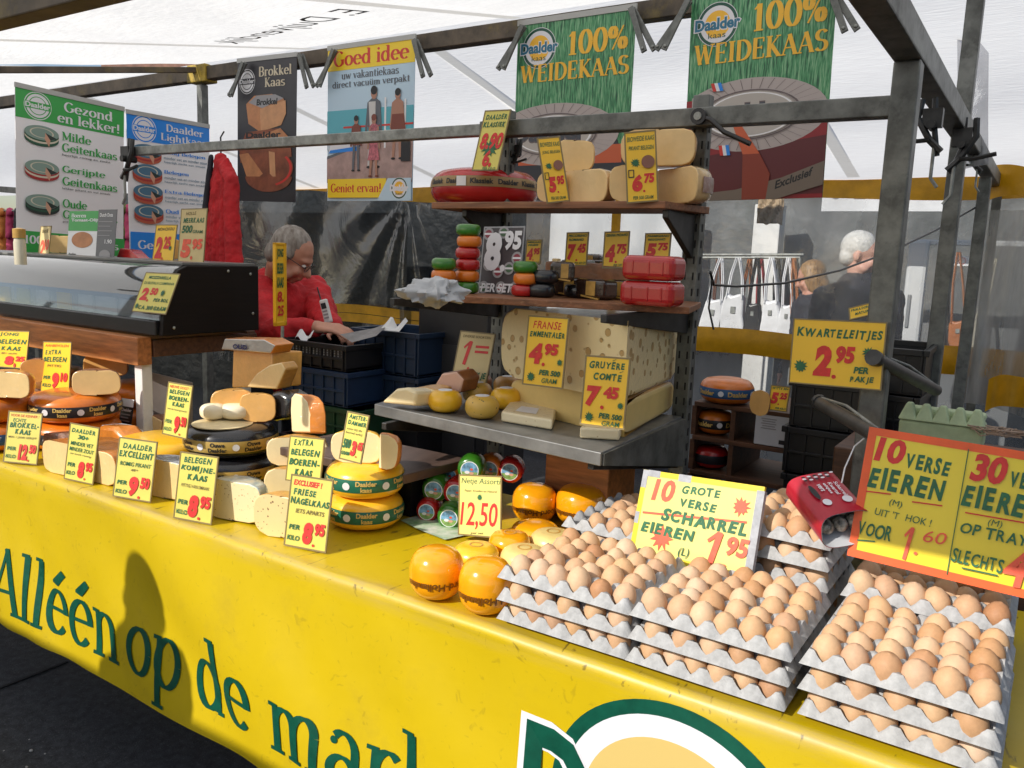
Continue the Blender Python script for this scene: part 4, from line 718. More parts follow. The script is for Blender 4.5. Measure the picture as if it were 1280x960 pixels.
for lb, BL, BR, TL, k in (('grass green meadow cheese poster left of the other green one, above the pale cheeses', (640, 250), (782, 249), (650, 32), 0), ('grass green meadow cheese poster with red wheel behind the perforated upright', (853, 252), (1028, 247), (858, 0), 1)):
    t_, ar, w_, h_ = poster(lb, BL, BR, TL, card=grassm); q = w_/h_
    emblem(ar, .20, .86, .15, txt=mat('logo_blue', (.02, .16, .26), .4)); ar.text('100%', .46, .80, .95, .93, pgold, serif=True, thick=.175); ar.text('WEIDEKAAS', .04, .67, .97, .77, pgold, serif=True, thick=.175)
    if k: ar.poly([(0, 0), (1, 0), (1, .40), (.9, .47), (.6, .52), (0, .50)], rw); ar.poly([(0, .02), (1, .02), (1, .30), (0, .22)], mat('print_wheel_shade', (.10, .006, .01), .4)); ar.poly([(0, .21), (1, .29), (1, .36), (0, .30)], rw); ar.poly([(x_, y_) for x_, y_ in [(.47+.53*math.cos(R(i*9)), .41+.175*math.sin(R(i*9))) for i in range(40)] if 0 < x_ < 1], wt)
    else: ar.poly([(0, 0), (.88, 0), (.98, .2), (.84, .44), (.0, .46)], mat('print_wheel_black', (.02, .022, .03), .4)); ar.poly([(.05, .2), (.95, .2), (.95, .30), (.05, .30)], mat('print_orange', (.55, .10, .03), .4)); ar.ell(.36, .37, .56, .175, wt)
    cx, cy, rx, ry = (.47, .41, .53, .175) if k else (.36, .37, .56, .175)
    for i in range(40):
        a = 2*PI*i/40; x0, y0, x1, y1 = cx+rx*.7*math.cos(a), cy+ry*.7*math.sin(a), cx+rx*.97*math.cos(a), cy+ry*.97*math.sin(a)
        if min(x0, x1) > .005 and max(x0, x1) < .995: ar.poly([(x0, y0), (x0+.004, y0), (x1+.004, y1), (x1, y1)], wl)
    ar.ring(cx, cy, rx*.68, ry*.68, .04, wl); ar.ell(cx, cy, rx*.62, ry*.62, mat('print_wheel_pale', (.46, .42, .38), .5)); ar.ring(cx, cy, rx*.60, ry*.60, .05, pw)
    ar.text('Daalder', cx-.36, cy-.045, cx+.30, cy+.06, wl, .06, .0); ar.text('Daalder', cx-.355, cy-.037, cx+.295, cy+.054, mat('print_slate', (.06, .065, .08), .5), .04, .0)
    if k:
        for dx, m_ in ((0, pred), (.025, white_ink), (.05, pblue)): ar.poly([(.26+dx, .27), (.285+dx, .27), (.30+dx, .22), (.275+dx, .22)], m_)
        for dx, m_ in ((0, pred), (.025, white_ink), (.05, pblue)): ar.poly([(.18+dx, .575), (.205+dx, .575), (.225+dx, .535), (.20+dx, .535)], m_)
        ar.poly([(.05, .03), (.40, .05), (.72, .10), (1, .17), (1, .06), (.70, .0), (.05, 0)], mat('print_band', (.17, .13, .10), .5)); ar.text('Exclusief', .68, .045, .93, .085, black_ink, .03, .1, slope=.06); ar.poly([(.45, .0), (.62, .0), (.64, .12), (.56, .22), (.44, .30), (.40, .32), (.44, .22)], mat('print_slice', (.24, .035, .015), .5)); ar.poly([(.44, .22), (.56, .22), (.42, .36), (.36, .36)], MAT['print_orange'] if 'print_orange' in MAT else co)
    ar.build('printing', t_)
# hinged clips on the ridge beam
HK = MB()
def beam_hook(px, py, s, lb):
    c = V(px, py, 2.93); t = thing('beam_hook', lb, 'hook', c, 'dark double hooks hanging from the ridge beam')
    for k, (dx, dz) in enumerate(((.075, -.17), (.11, -.165))):
        m = MB().bar(c+Vector((0, -.012+.02*k, 0)), c+Vector((s*dx, -.03+.012*k, dz)), .022, .010, up=(0, 1, 0)); m.build('hook_arm', steel, t, bevel=.002)
        e = c+Vector((s*dx, -.034+.012*k, dz)); MB().ball((e.x-s*.006, e.y-.004, e.z+.012), (.006, .003, .006), 8).build('rivet', lsteel, t, smooth=180)
for px, py, s, lb in ((306, 78, -1, 'leftmost dark double hook, at the left edge of the dark poster'), (376, 68, 1, 'dark double hook at the right edge of the dark poster'), (419, 62, -1, 'dark double hook at the left edge of the holiday poster'), (519, 50, 1, 'dark double hook at the right edge of the holiday poster'), (655, 32, -1, 'dark double hook at the left edge of the smaller grass poster'), (790, 10, 1, 'dark double hook at the right edge of the smaller grass poster'), (862, 0, -1, 'dark double hook at the left edge of the larger grass poster'), (1035, -22, 1, 'dark double hook right of the larger grass poster')): beam_hook(px, py, s, lb)
# small cards on the case top
tt, M_, w_, h_ = sign('green and white card for tomato olive cheese on the glass case', (83, 325), (124, 327), (85, 264), [], Y=1.97, card=pw, border=0, name='cheese_card')
ar = Art(M_, w_, h_); ar.rect(0, .60, 1, 1, pgreen); ar.text('Boeren', .08, .87, .52, .95, white_ink, serif=True, thick=.18); ar.text('Tomaat-Olijf', .08, .77, .92, .85, white_ink, .03, 0); ar.ell(.45, .42, .32, .16, co); ar.text('baby', .06, .09, .3, .15, black_ink, .03, .2); ar.build('lettering', tt)
tt, M_, w_, h_ = sign('grey card with pale small print on the glass case', (119, 326), (142, 327), (127, 262), [], Y=1.95, card=mat('grey_card', (.12, .12, .13), .4), border=0, name='cheese_card')
ar = Art(M_, w_, h_); ar.text('Dutch Dots', .1, .86, .8, .93, pw, .02, 0)
for i in range(4): ar.rect(.06, .76-i*.09, .8-.1*(i % 2), .775-i*.09, MAT['print_grey'])
ar.text('1.90', .46, .34, .84, .42, pw, .02, 0); ar.ell(.5, .12, .3, .1, MAT['print_grey']); ar.build('lettering', tt)
tt, M_, w_, h_ = sign('small black information card standing against the white leg', (147, 541), (162, 544), (150, 497), [], Y=1.64, card=black_p, border=0, name='cheese_card')
ar = Art(M_, w_, h_); ar.rect(0, .78, 1, 1, pw); ar.text('Daalder', .1, .64, .9, .73, pw, .03, 0)
for i in range(5): ar.rect(.1, .54-i*.09, .85-.12*(i % 2), .57-i*.09, MAT['print_grey'])
ar.build('lettering', tt)

# ------------------------------------------------------------------ cheese builders
wax_y = mat('yellow_wax', (.90, .50, .022), .28, var=.10, vs=12, coat=.25, bump=.08, bs=50)
wax_g = mat('edam_wax', (.93, .37, .006), .17, var=.16, vs=10, coat=.6, bump=.06, bs=40)
wax_p = mat('pale_wax', (.80, .60, .22), .35, var=.14, vs=14, coat=.25, bump=.08, bs=50)
wax_o = mat('orange_wax', (.66, .17, .012), .3, var=.2, vs=10, coat=.3, bump=.1, bs=40)
wax_r = mat('red_wax', (.42, .012, .012), .26, var=.2, vs=8, coat=.4, bump=.08, bs=40)
wax_gr = mat('green_wax', (.035, .17, .012), .28, var=.2, vs=12, coat=.4, bump=.08, bs=40)
wax_k = mat('black_wax', (.012, .012, .014), .25, var=.3, vs=10, coat=.3, bump=.08, bs=40)
rind_y = mat('golden_rind', (.66, .34, .07), .4, var=.25, vs=18, bump=.15, bs=60, film=.5)
rind_o = mat('orange_rind', (.62, .21, .03), .32, var=.25, vs=12, bump=.12, bs=50, film=.6)
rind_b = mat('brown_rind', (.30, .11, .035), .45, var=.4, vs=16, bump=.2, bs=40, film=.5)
paste = mat('cheese_paste', (.80, .56, .25), .42, var=.07, vs=16, bump=.1, bs=70, film=.5)
paste_p = mat('pale_cheese_paste', (.82, .68, .40), .42, var=.06, vs=14, bump=.1, bs=70, film=.4)
paste_o = mat('aged_cheese_paste', (.76, .42, .13), .42, var=.1, vs=14, film=.6, bump=.12, bs=60)
def speckled(name, base, fleck, sc, lo, hi):
    m = mat(name, base, .45, film=.45, bump=.1, bs=80); nt = m.node_tree; N = nt.nodes; L = nt.links
    tc = N.new('ShaderNodeTexCoord'); v = N.new('ShaderNodeTexVoronoi'); v.inputs['Scale'].default_value = sc; L.new(tc.outputs['Object'], v.inputs[0])
    n = N.new('ShaderNodeTexNoise'); n.inputs['Scale'].default_value = sc*.35; L.new(tc.outputs['Object'], n.inputs[0])
    a = N.new('ShaderNodeMath'); a.operation = 'MULTIPLY_ADD'; L.new(n.outputs['Fac'], a.inputs[0]); a.inputs[1].default_value = .45; L.new(v.outputs['Distance'], a.inputs[2])
    r = N.new('ShaderNodeValToRGB'); e = r.color_ramp.elements; e[0].position = lo; e[1].position = hi; e[0].color = (*fleck, 1); e[1].color = (*base, 1); L.new(a.outputs[0], r.inputs[0]); L.new(r.outputs[0], N['Principled BSDF'].inputs['Base Color']); return m
cumin = speckled('cumin_paste', (.80, .66, .38), (.32, .17, .05), 110, .32, .40)
clove = speckled('clove_paste', (.74, .58, .28), (.20, .11, .05), 95, .36, .46)
herb = speckled('herb_rind', (.66, .40, .06), (.16, .13, .02), 80, .32, .42)
emm = speckled('emmentaler_paste', (.84, .69, .38), (.52, .34, .13), 31, .53, .575)  # darker spots put the shade inside the holes into the colour
def emm_holes():
    N = emm.node_tree.nodes; L = emm.node_tree.links; b = N['Principled BSDF']; bp = [n for n in N if n.type == 'BUMP'][0]; rp = [n for n in N if n.type == 'VALTORGB'][0]
    L.new(rp.outputs[0], bp.inputs['Height']); bp.inputs['Distance'].default_value = .008; bp.inputs['Strength'].default_value = .9
emm_holes()
band_k = mat('black_band', (.015, .015, .02), .35); band_gd = mat('gold_band', (.42, .28, .07), .35); band_gn = mat('green_band', (.012, .13, .08), .35); band_bl = mat('blue_band', (.03, .10, .24), .4); gold_ink = mat('gold_ink', (.62, .42, .12), .4)
wrapf = mat('wrap_film', (.55, .57, .60), .12, var=.5, vs=40, bump=.9, bs=45, bdist=.004, coat=.6)
def rad(r, h, z, k=None, p=2.4):
    k = k or h*.5; t = abs(2*z/h-1); return r-k+k*max(0, 1-t**p)**.5
def profile(r, h, z0=0, k=None, p=2.4, n=9):
    pr = [(0, z0)]
    for i in range(n+1): t = -1+2*i/n; t = math.copysign(abs(t)**.6, t); z = h*(t+1)/2; pr.append((rad(r, h, z, k, p), z0+z))
    return pr+[(0, z0+h)]
def bent(mb, vf, c, r, ang0, x0w, zc, hgt, flip=False, rf=None):
    """lettering wrapped round an upright cylinder, centred on the angle ang0"""
    vs, fs = vf[0], vf[1]; w = hgt*vf[2]; out = []
    for x, y in vs:
        if flip: x, y = 1-x, 1-y
        z = zc+(y-.5)*hgt; rr = rf(z) if rf else r; a = ang0+((x-.5)*w+x0w)/r; out.append((c[0]+rr*math.cos(a), c[1]+rr*math.sin(a), z))
    mb.add(out, fs); return w
def wheel(label, c, r, h, z0, m, band=None, words=(), ink=None, k=None, p=2.4, name='round_cheese', bz=(.28, .66), group=None, disc=True, flip=False, cat='cheese', text_h=.42):
    """round cheese standing flat at c (x, y); with a printed band when given"""
    M = Matrix.Translation((c[0], c[1], 0))
    o = MB().lathe(profile(r, h, z0, k, p), 56, M=M).build(name, m, smooth=50); tag(o, label, cat, group)
    face = math.atan2(EYE.y-c[1], EYE.x-c[0]); rf = lambda z: rad(r, h, z-z0, k, p)+.0022
    bo = None
    if band:
        zs = [z0+h*(bz[0]+(bz[1]-bz[0])*i/6) for i in range(7)]
        bo = MB().lathe([(rad(r, h, z-z0, k, p)+.0009, z) for z in zs], 56, M=M).build('label_band', band, o, smooth=180)
    if words:
        t = MB(); dd = MB(); zc = z0+h*(bz[0]+bz[1])/2; hb = h*(bz[1]-bz[0]) if band else h*.3; x = -r*1.25; i = 0
        while x < r*1.25:
            wd = words[i % len(words)]; i += 1
            lines = wd.split('\n'); wmax = 0; hl = hb*text_h if len(lines) > 1 else hb*.55
            wv = [block_text(q, .035, .0) for q in lines]; wmax = max(v[2] for v in wv)*hl
            for q, v in enumerate(wv): bent(t, v, c, r, face, x+wmax/2, zc+(((len(lines)-1)/2-q)*hl*1.1), hl*(.95 if len(lines) == 1 else .9), flip, rf)
            x += wmax+hb*.35
            if disc:
                pts = [(c[0]+rf(zc+hb*.3*math.sin(q*PI/6))*math.cos(face+(x+hb*.3+hb*.3*math.cos(q*PI/6))/r), c[1]+rf(zc+hb*.3*math.sin(q*PI/6))*math.sin(face+(x+hb*.3+hb*.3*math.cos(q*PI/6))/r), zc+hb*.3*math.sin(q*PI/6)) for q in range(12)]
                dd.add(pts, [tuple(range(12))]); x += hb*.95
        t.build('band_lettering', ink or gold_ink, bo or o, keepnormals=True)
        if disc: dd.build('band_emblem', white_ink if not flip else ink, bo or o, keepnormals=True)
    return o
def spot(px, py, wpx, z0):
    c = G(px, py, z0); d = vdir(c); r = S(wpx, c)/2; c2 = c+d*r*.88; r = S(wpx, c2)/2; return (c+d*r*.88), r
def half(label, px, py, wpx, h, z0, yaw, mats, span=180, name='cut_cheese', Y=None, lab=True, k=None, p=3.0, roll=None, cut=None, group=None, ab=None, strip=None):
    """piece of a wheel: its cut face is centred at the pixel, turned yaw degrees from facing -Y towards +X"""
    c = G(px, py, z0)
    if Y is not None: c = V(px, py, Y); c.z = z0
    yaw = math.degrees(math.atan2(EYE.x-c.x, -(EYE.y-c.y)))+yaw-16 if ab is None else ab; k = k or h*.36
    n = Vector((math.sin(R(yaw)), -math.cos(R(yaw)), 0)); tl = Vector((-n.y, n.x, 0)); v = vdir(c-EYE+Vector((0, 0, 0))); fs = math.sqrt(max(.08, 1-tl.dot(v)**2)); r = S(wpx, c)/2/fs
    z = z0; a = math.atan2(n.y, n.x)
    if cut: M = Matrix.Translation((c.x, c.y, z)) @ cut
    else: M = Matrix.Translation((c.x, c.y, z))
    q = MB().lathe(profile(r, h, 0, k, p), 30, a+PI/2, a+PI/2+R(span), 0, M, 1); q.v = [v+noise.noise_vector(v*17)*.0032+noise.noise_vector(v*45)*.0012 for v in q.v]
    o = q.build(name, mats, smooth=40, bevel=.003)
    if strip: MB().lathe([(rad(r, h, h*(.28+.07*i), k, p)+.0035, h*(.28+.07*i)) for i in range(7)], 14, a+PI/2+R(10), a+PI/2+R(72), 0, M).build('wrap_label', strip, o, smooth=180)
    return tag(o, label, 'cheese', group)
def traced(label, pts, Y, dep, m, name='cheese_piece', bev=.006, d=None, cat='cheese', group=None, slope=0., seg=2):
    """piece with an outline in an upright plane at Y and a real thickness towards d"""
    P = [V(x, y, Y+slope*i) for i, (x, y) in enumerate(pts)]; d = Vector(d or (.25, .97, 0)).normalized()*dep; n = len(P)
    P = [p+noise.noise_vector(p*19)*.004 for p in P]; d = d+noise.noise_vector(P[0]*9)*.012; mb = MB(); mb.add(P+[p+d*(1+.12*noise.noise(p*13)) for p in P], [tuple(range(n)), tuple(range(2*n-1, n-1, -1))]+[(i, (i+1) % n, (i+1) % n+n, i+n) for i in range(n)], [0]+[len(m)-1 if isinstance(m, (list, tuple)) else 0]*(n+1) if True else 0)
    o = mb.build(name, m, smooth=40, bevel=bev, seg=seg); return tag(o, label, cat, group)
T0 = TZ+.002
DK = ['Daalder\nkaas']
# --- left end of the table
c, r = spot(97, 566, 106, T0); h = .094
wheel('orange cheese wheel with black band, lower one of the pair behind the front signs', c, r, h, T0, wax_o, band_k, DK, gold_ink)
wheel('orange cheese wheel with black band carrying a cut piece and a golden sign', c, r*.99, h, T0+h, wax_o, band_k, DK, gold_ink)
half('pale cut cheese half lying on the banded orange wheel beside its sign', 121, 494, 54, .085, T0+2*h, 8, [rind_b, paste])
c, r = spot(0, 566, 96, T0)
wheel('orange cheese wheel under the leftmost cut piece, lower one', c, r, h, T0, wax_o, band_bl, DK, white_ink)
wheel('orange cheese wheel under the leftmost cut piece, upper one', c, r, h, T0+h, wax_o)
half('cut cheese with orange rind and black band at the left picture edge', 8, 497, 50, .085, T0+2*h, -22, [rind_o, paste])
MB_ = None
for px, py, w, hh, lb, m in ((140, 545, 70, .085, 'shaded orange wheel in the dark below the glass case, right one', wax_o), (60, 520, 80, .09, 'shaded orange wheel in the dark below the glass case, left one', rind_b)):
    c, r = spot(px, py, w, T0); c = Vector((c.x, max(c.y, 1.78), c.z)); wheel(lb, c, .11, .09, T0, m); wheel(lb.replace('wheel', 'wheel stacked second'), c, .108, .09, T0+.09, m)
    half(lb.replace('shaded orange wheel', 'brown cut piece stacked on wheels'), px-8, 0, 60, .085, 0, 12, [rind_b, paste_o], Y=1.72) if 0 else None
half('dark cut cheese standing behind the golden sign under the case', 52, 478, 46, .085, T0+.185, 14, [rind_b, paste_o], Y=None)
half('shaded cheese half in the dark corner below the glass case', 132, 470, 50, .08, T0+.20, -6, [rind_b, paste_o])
half('cut cheese half with orange rind behind the reduced fat sign', 98, 598, 80, .098, T0, -20, [rind_o, paste], ab=6)
traced('dark brown wrapped cheese lump between the two leftmost pale signs', [(50, 573), (82, 580), (84, 552), (74, 542), (52, 541)], 1.34, .09, mat('salami_brown', (.14, .055, .035), .3, col2=(.30, .17, .12), vs=60, coat=.5), bev=.01)
traced('orange cheese chunk in shiny film behind the reduced fat sign', [(116, 566), (152, 570), (154, 548), (142, 534), (124, 532), (116, 540)], 1.485, .08, [rind_o, rind_o], bev=.014)
traced('clear crumpled film lying over the orange cheese chunk', [(128, 540), (156, 552), (152, 541), (140, 533), (126, 531)], 1.50, .07, wrapf, name='plastic_film', cat='film', bev=.004)
traced('small pale orange cheese tip poking up behind the reduced fat sign', [(88, 540), (116, 542), (113, 526), (104, 519), (94, 522)], 1.59, .06, [paste_o, rind_o], bev=.008)
c, r = spot(203, 590, 112, T0); wheel('flat golden cheese wheel lying behind the creamy cheese sign', c, r, .085, T0, wax_y)
half('pale cut cheese half wrapped in film behind the creamy cheese sign', 205, 622, 66, .105, T0, 4, [wrapf, paste], ab=8)
c, r = spot(160, 585, 40, T0); half('small wrapped cheese end beside the creamy cheese sign', 163, 590, 40, .07, T0, 10, [rind_b, paste_o])
# --- black wheels and what stands on them
c, r = spot(290, 613, 114, T0); h = .088
wheel('glossy black cheese wheel with gold band, lower one of two', c, r, h, T0, wax_k, band_gd, ['Ouwe\nDaalder'], black_ink)
wheel('glossy black cheese wheel with gold band, upper one of two carrying cut cheese', c, r*.99, h, T0+h, wax_k, band_gd, ['Ouwe\nDaalder'], black_ink)
zb = T0+2*h
o = MB().lathe([(0, zb), (r*.62, zb), (r*.63, zb+.003), (0, zb+.008)], 36, M=Matrix.Translation((c.x+.0, c.y-.03, 0))).build('cheese_slice', paste_p, smooth=40); tag(o, 'thin pale round slice lying on the upper black wheel', 'cheese')
for px, w, lb in ((267, 33, 'small white round goat cheese on the black wheel, left one'), (294, 38, 'small white round goat cheese on the black wheel, right one')):
    c1, r1 = spot(px, 527, w, zb+.006); wheel(lb, c1, r1, .046, zb+.008, mat('white_cheese', (.84, .74, .54), .4, var=.06, vs=20, coat=.2), k=r1*.6, name='goat_cheese')
half('golden cheese half standing at back on the upper black wheel, left one', 291, 524, 52, .09, zb+.004, 10, [rind_y, paste_o]); half('golden cheese half with rounded end beside the small white cheeses', 322, 527, 44, .085, zb+.004, 4, [rind_y, paste_o])
traced('black cheese end in crinkled film at right on the black wheel', [(338, 527), (360, 522), (360, 497), (350, 488), (338, 490)], 1.66, .08, mat('black_film', (.02, .02, .022), .2, bump=1, bs=50, coat=.8), bev=.012)
traced('tall square block of aged cheese above the black wheels', [(290, 484), (340, 484), (341, 440), (291, 437)], 1.72, .09, [paste_o, rind_y], bev=.004, d=(.55, .83, 0))
traced('silver foil cheese packet lying on the tall aged block', [(276, 437), (338, 442), (344, 432), (330, 425), (280, 423)], 1.70, .07, [mat('foil', (.55, .52, .48), .3, metal=.6, bump=.8, bs=50), rind_o], name='cheese_packet', bev=.004)
ar = Art(frame(V(290, 437, 1.697), V(335, 441, 1.697)-V(290, 437, 1.697), (0, 0, 1)), .1, .022); ar.text('OUD', .05, .15, .75, .85, mat('navy_ink', (.02, .02, .10), .4), .05, .1); ar.build('packet_lettering', bpy.data.objects['cheese_packet'])
traced('pale cheese wedge leaning on the tall aged block', [(307, 484), (346, 486), (357, 462), (352, 453), (336, 456), (320, 466)], 1.66, .05, [paste, rind_y], bev=.005)
# --- between the black wheels and the yellow pair
half('cut cumin cheese with rounded face wrapped in film at the table edge', 290, 651, 68, .105, T0, 14, [mat('film_over_rind', (.60, .50, .28), .18, col2=(.45, .56, .58), vs=16, coat=.7, bump=.5, bs=40), cumin], ab=12)
half('speckled clove cheese cut half next to its large sign', 350, 672, 64, .105, T0, 6, [rind_y, clove], ab=14)
z1 = T0+.083
half('pale farmhouse cheese half, lower one of two behind the signs', 366, 622, 70, .082, T0, 6, [rind_y, paste_p]); half('pale farmhouse cheese half, upper one of two behind the signs', 372, 582, 74, .082, z1, 8, [rind_y, paste_p])
traced('tall pale cheese wedge with orange rind standing on the farmhouse halves', [(364, 541), (388, 541), (388, 516), (384, 502), (377, 494), (369, 492), (364, 498), (362, 512)], 1.625, .05, [paste_p, rind_o], bev=.005, d=(.8, .6, -.02)); traced('small triangular cheese wedge left of the yellow wheels', [(398, 592), (420, 583), (416, 556), (407, 551), (399, 560)], 1.80, .06, [paste_p, rind_y], bev=.004)
traced('pale cheese wedge in the gap behind the extra mature sign', [(396, 590), (404, 590), (404, 560), (396, 552)], 1.76, .05, [paste, rind_y], bev=.004)
c, r = spot(456, 667, 98, T0); h = .082
wheel('yellow cheese wheel with green band, lower one of two', c, r*.98, h, T0, wax_y, band_gn, DK, gold_ink, bz=(.30, .70))
wheel('yellow cheese wheel with green band, upper one carrying cut pieces', c, r, h, T0+h, wax_y, band_gn, DK, gold_ink, bz=(.30, .70))
zb = T0+2*h
half('round cut cheese half behind the small sign on the yellow wheels', 445, 579, 62, .082, zb, 2, [wax_y, paste_p]); o = half('cut cheese wedge with reddish rind on the yellow wheels', 474, 585, 44, .086, zb, -22, [rind_o, paste_p], span=120)
for lb, pts, Y, dep, m in (('brown rinded cheese end between the leftmost sign and the orange wheels', [(40, 560), (60, 563), (60, 545), (50, 538), (41, 542)], 1.385, .05, [paste_o, rind_b]),
    ('pale cheese piece in film beside the white trestle leg', [(172, 546), (200, 550), (202, 526), (190, 518), (174, 520)], 1.705, .07, [paste, rind_b])): traced(lb, pts, Y, dep, m, bev=.006)
# --- left panel behind the signs, dark board
lp = MB().add([V(173, 461, 1.72), V(241, 478, 1.85), V(241, 530, 1.85), V(173, 524, 1.72), V(173, 461, 1.74), V(241, 478, 1.87), V(241, 530, 1.87), V(173, 524, 1.74)], [(0, 1, 2, 3), (7, 6, 5, 4), (0, 4, 5, 1), (1, 5, 6, 2), (2, 6, 7, 3), (3, 7, 4, 0)]); tag(lp.build('side_board', mat('grey_board', (.20, .17, .155), .5, var=.15, vs=8), bevel=.003), 'grey board standing behind the farmhouse cheese sign', 'board')
a_, b_ = G(505, 594, .99), G(588, 573, .99); bx = MB(); bx.add([(a_.x, a_.y, .99), (b_.x, b_.y, .99), (b_.x-.5, b_.y, .99), (a_.x-.5, a_.y, .99), (a_.x, a_.y, .965), (b_.x, b_.y, .965), (b_.x-.5, b_.y, .965), (a_.x-.5, a_.y, .965)], [(0, 1, 2, 3), (7, 6, 5, 4), (0, 4, 5, 1), (1, 5, 6, 2), (2, 6, 7, 3), (3, 7, 4, 0)])
sb_ = tag(bx.build('cutting_board', mat('dark_board', (.11, .07, .055), .35, var=.3, vs=6, stretch=(6, 1, 1)), bevel=.003), 'dark brown cutting counter behind the yellow cheese wheels', 'counter')
MB().box(((a_.x+b_.x)/2-.27, b_.y-.10, .908), (.44, .16, .112)).build('base', black_p, sb_)
# --- small wax rounds with picture labels, their faces towards the customer
lab_sky, lab_gr = mat('label_sky', (.16, .34, .52), .4, var=.5, vs=90), mat('label_field', (.22, .36, .10), .4, var=.4, vs=120)
def small_round(px, py, dpx, m, Y, lb, dirx=.42, ln=.075):
    c = V(px, py, Y); n = Vector((dirx, -.92, .16)).normalized(); r = S(dpx, c)/2
    M = frame(c, n.cross(Vector((0, 0, 1)))*-1, (0, 0, 1)); z = M.col[2].xyz
    if z.dot(n) < 0: M = frame(c, n.cross(Vector((0, 0, 1))), (0, 0, 1))
    o = MB().lathe(profile(r, ln, -ln, .012, 2.2), 30, M=M).build('small_round_cheese', m, smooth=50); tag(o, lb, 'cheese', 'small round cheeses with picture labels')
    ar = Art(M @ Matrix.Translation((-r*.70, -r*.70, 0)), r*1.4, r*1.4, .0008); ar.ell(.5, .5, .46, .46, pw, n=24); ar.ell(.5, .5, .42, .42, lab_sky, n=24); ar.ell(.5, .5, .42, .42, lab_gr, 190, 350, 20); ar.ell(.38, .40, .13, .08, white_ink, n=10); ar.ell(.60, .36, .12, .07, rind_c['p'] if 'rind_c' in globals() else white_ink, n=10); ar.ell(.6, .56, .08, .06, sred2 if 'sred2' in globals() else wax_o, n=8); ar.build('picture_label', o)
for q in ((542, 613, 36, wax_gr, 1.66, 'green round cheese with picture label, leftmost of the pile'), (587, 588, 36, wax_gr, 1.70, 'green round cheese with picture label on top of the pile'), (569, 617, 36, wax_r, 1.665, 'red round cheese with picture label in the middle of the pile'), (533, 640, 32, wax_r, 1.63, 'red round cheese with picture label at the lower left of the pile'), (561, 648, 35, wax_gr, 1.625, 'green round cheese with picture label lowest in the pile'), (611, 588, 36, wax_o, 1.78, 'orange round cheese behind the topmost green one'), (637, 590, 34, wax_r, 1.80, 'dark red round cheese farthest right behind the pile'), (560, 596, 34, wax_o, 1.74, 'orange round cheese behind the leftmost green one'), (592, 620, 34, wax_o, 1.70, 'orange round cheese tucked behind the cream sign'), (514, 622, 34, mat('brown_wax', (.26, .07, .015), .3, coat=.3), 1.74, 'brown round cheese in shade left of the pile'), (526, 628, 28, wax_gr, 1.72, 'small dark green round cheese in shade left of the pile'), (505, 634, 30, wax_o, 1.76, 'orange round cheese in shade right of the yellow wheels')): small_round(*q)
lf = MB().add([G(500, 650, T0), G(540, 641, T0), G(590, 668, T0), G(556, 676, T0), G(524, 664, T0)], [(0, 1, 2, 3, 4)]); lf.v = [v+Vector((0, 0, .001*i)) for i, v in enumerate(lf.v)]; tag(lf.build('leaflet', mat('leaflet_print', (.74, .74, .62), .4, col2=(.12, .34, .10), vs=12)), 'white and green printed leaflet under the small round cheeses', 'leaflet')
# --- edam balls
for px, py, w, hh, m, lb, zz in ((667, 658, 57, .100, wax_g, 'shiny orange edam ball at back, left one', 0), (725, 664, 66, .108, wax_g, 'shiny orange edam ball at back, right one beside the brown box', 0), (668, 690, 62, .058, wax_g, 'flat orange edam in front of the two rear balls', 0), (545, 757, 69, .104, wax_g, 'matt golden edam ball, left one at the front', 0), (606, 776, 70, .108, wax_g, 'golden edam ball touching the egg trays at the front', 0)):
    c, r = spot(px, py, w, T0); wheel(lb, c, r, hh, T0, m, None, ['Noord-Hollandse', 'Meester'] if hh > .07 else (), mat('edam_print', (.20, .07, .005), .4), k=r*.62, p=2.2, name='edam_cheese', flip=True, bz=(.34, .42), text_h=.5)
for px, py, w, hh, m, lb in ((594, 724, 60, .062, wax_y, 'flat yellow round cheese behind the left golden ball'), (636, 708, 54, .066, wax_g, 'flat orange round cheese behind the pale pair'), (690, 706, 60, .064, wax_p, 'pale cream round cheese at right beside the egg trays'), (654, 728, 62, .062, wax_p, 'pale cream round cheese behind the golden balls')):
    c, r = spot(px, py, w, T0); wheel(lb, c, r, hh, T0, m, k=r*.5, p=2.2, name='round_cheese')
    M = Matrix.Translation((c.x, c.y, 0)); MB().lathe([(r*.22, T0+hh+.0006), (r*.26, T0+hh+.0012), (r*.30, T0+hh+.0006)], 24, M=M).build('stamp_ring', rind_y, bpy.data.objects[[o.name for o in ALLOBJ() if o.get('label') == lb][0]])

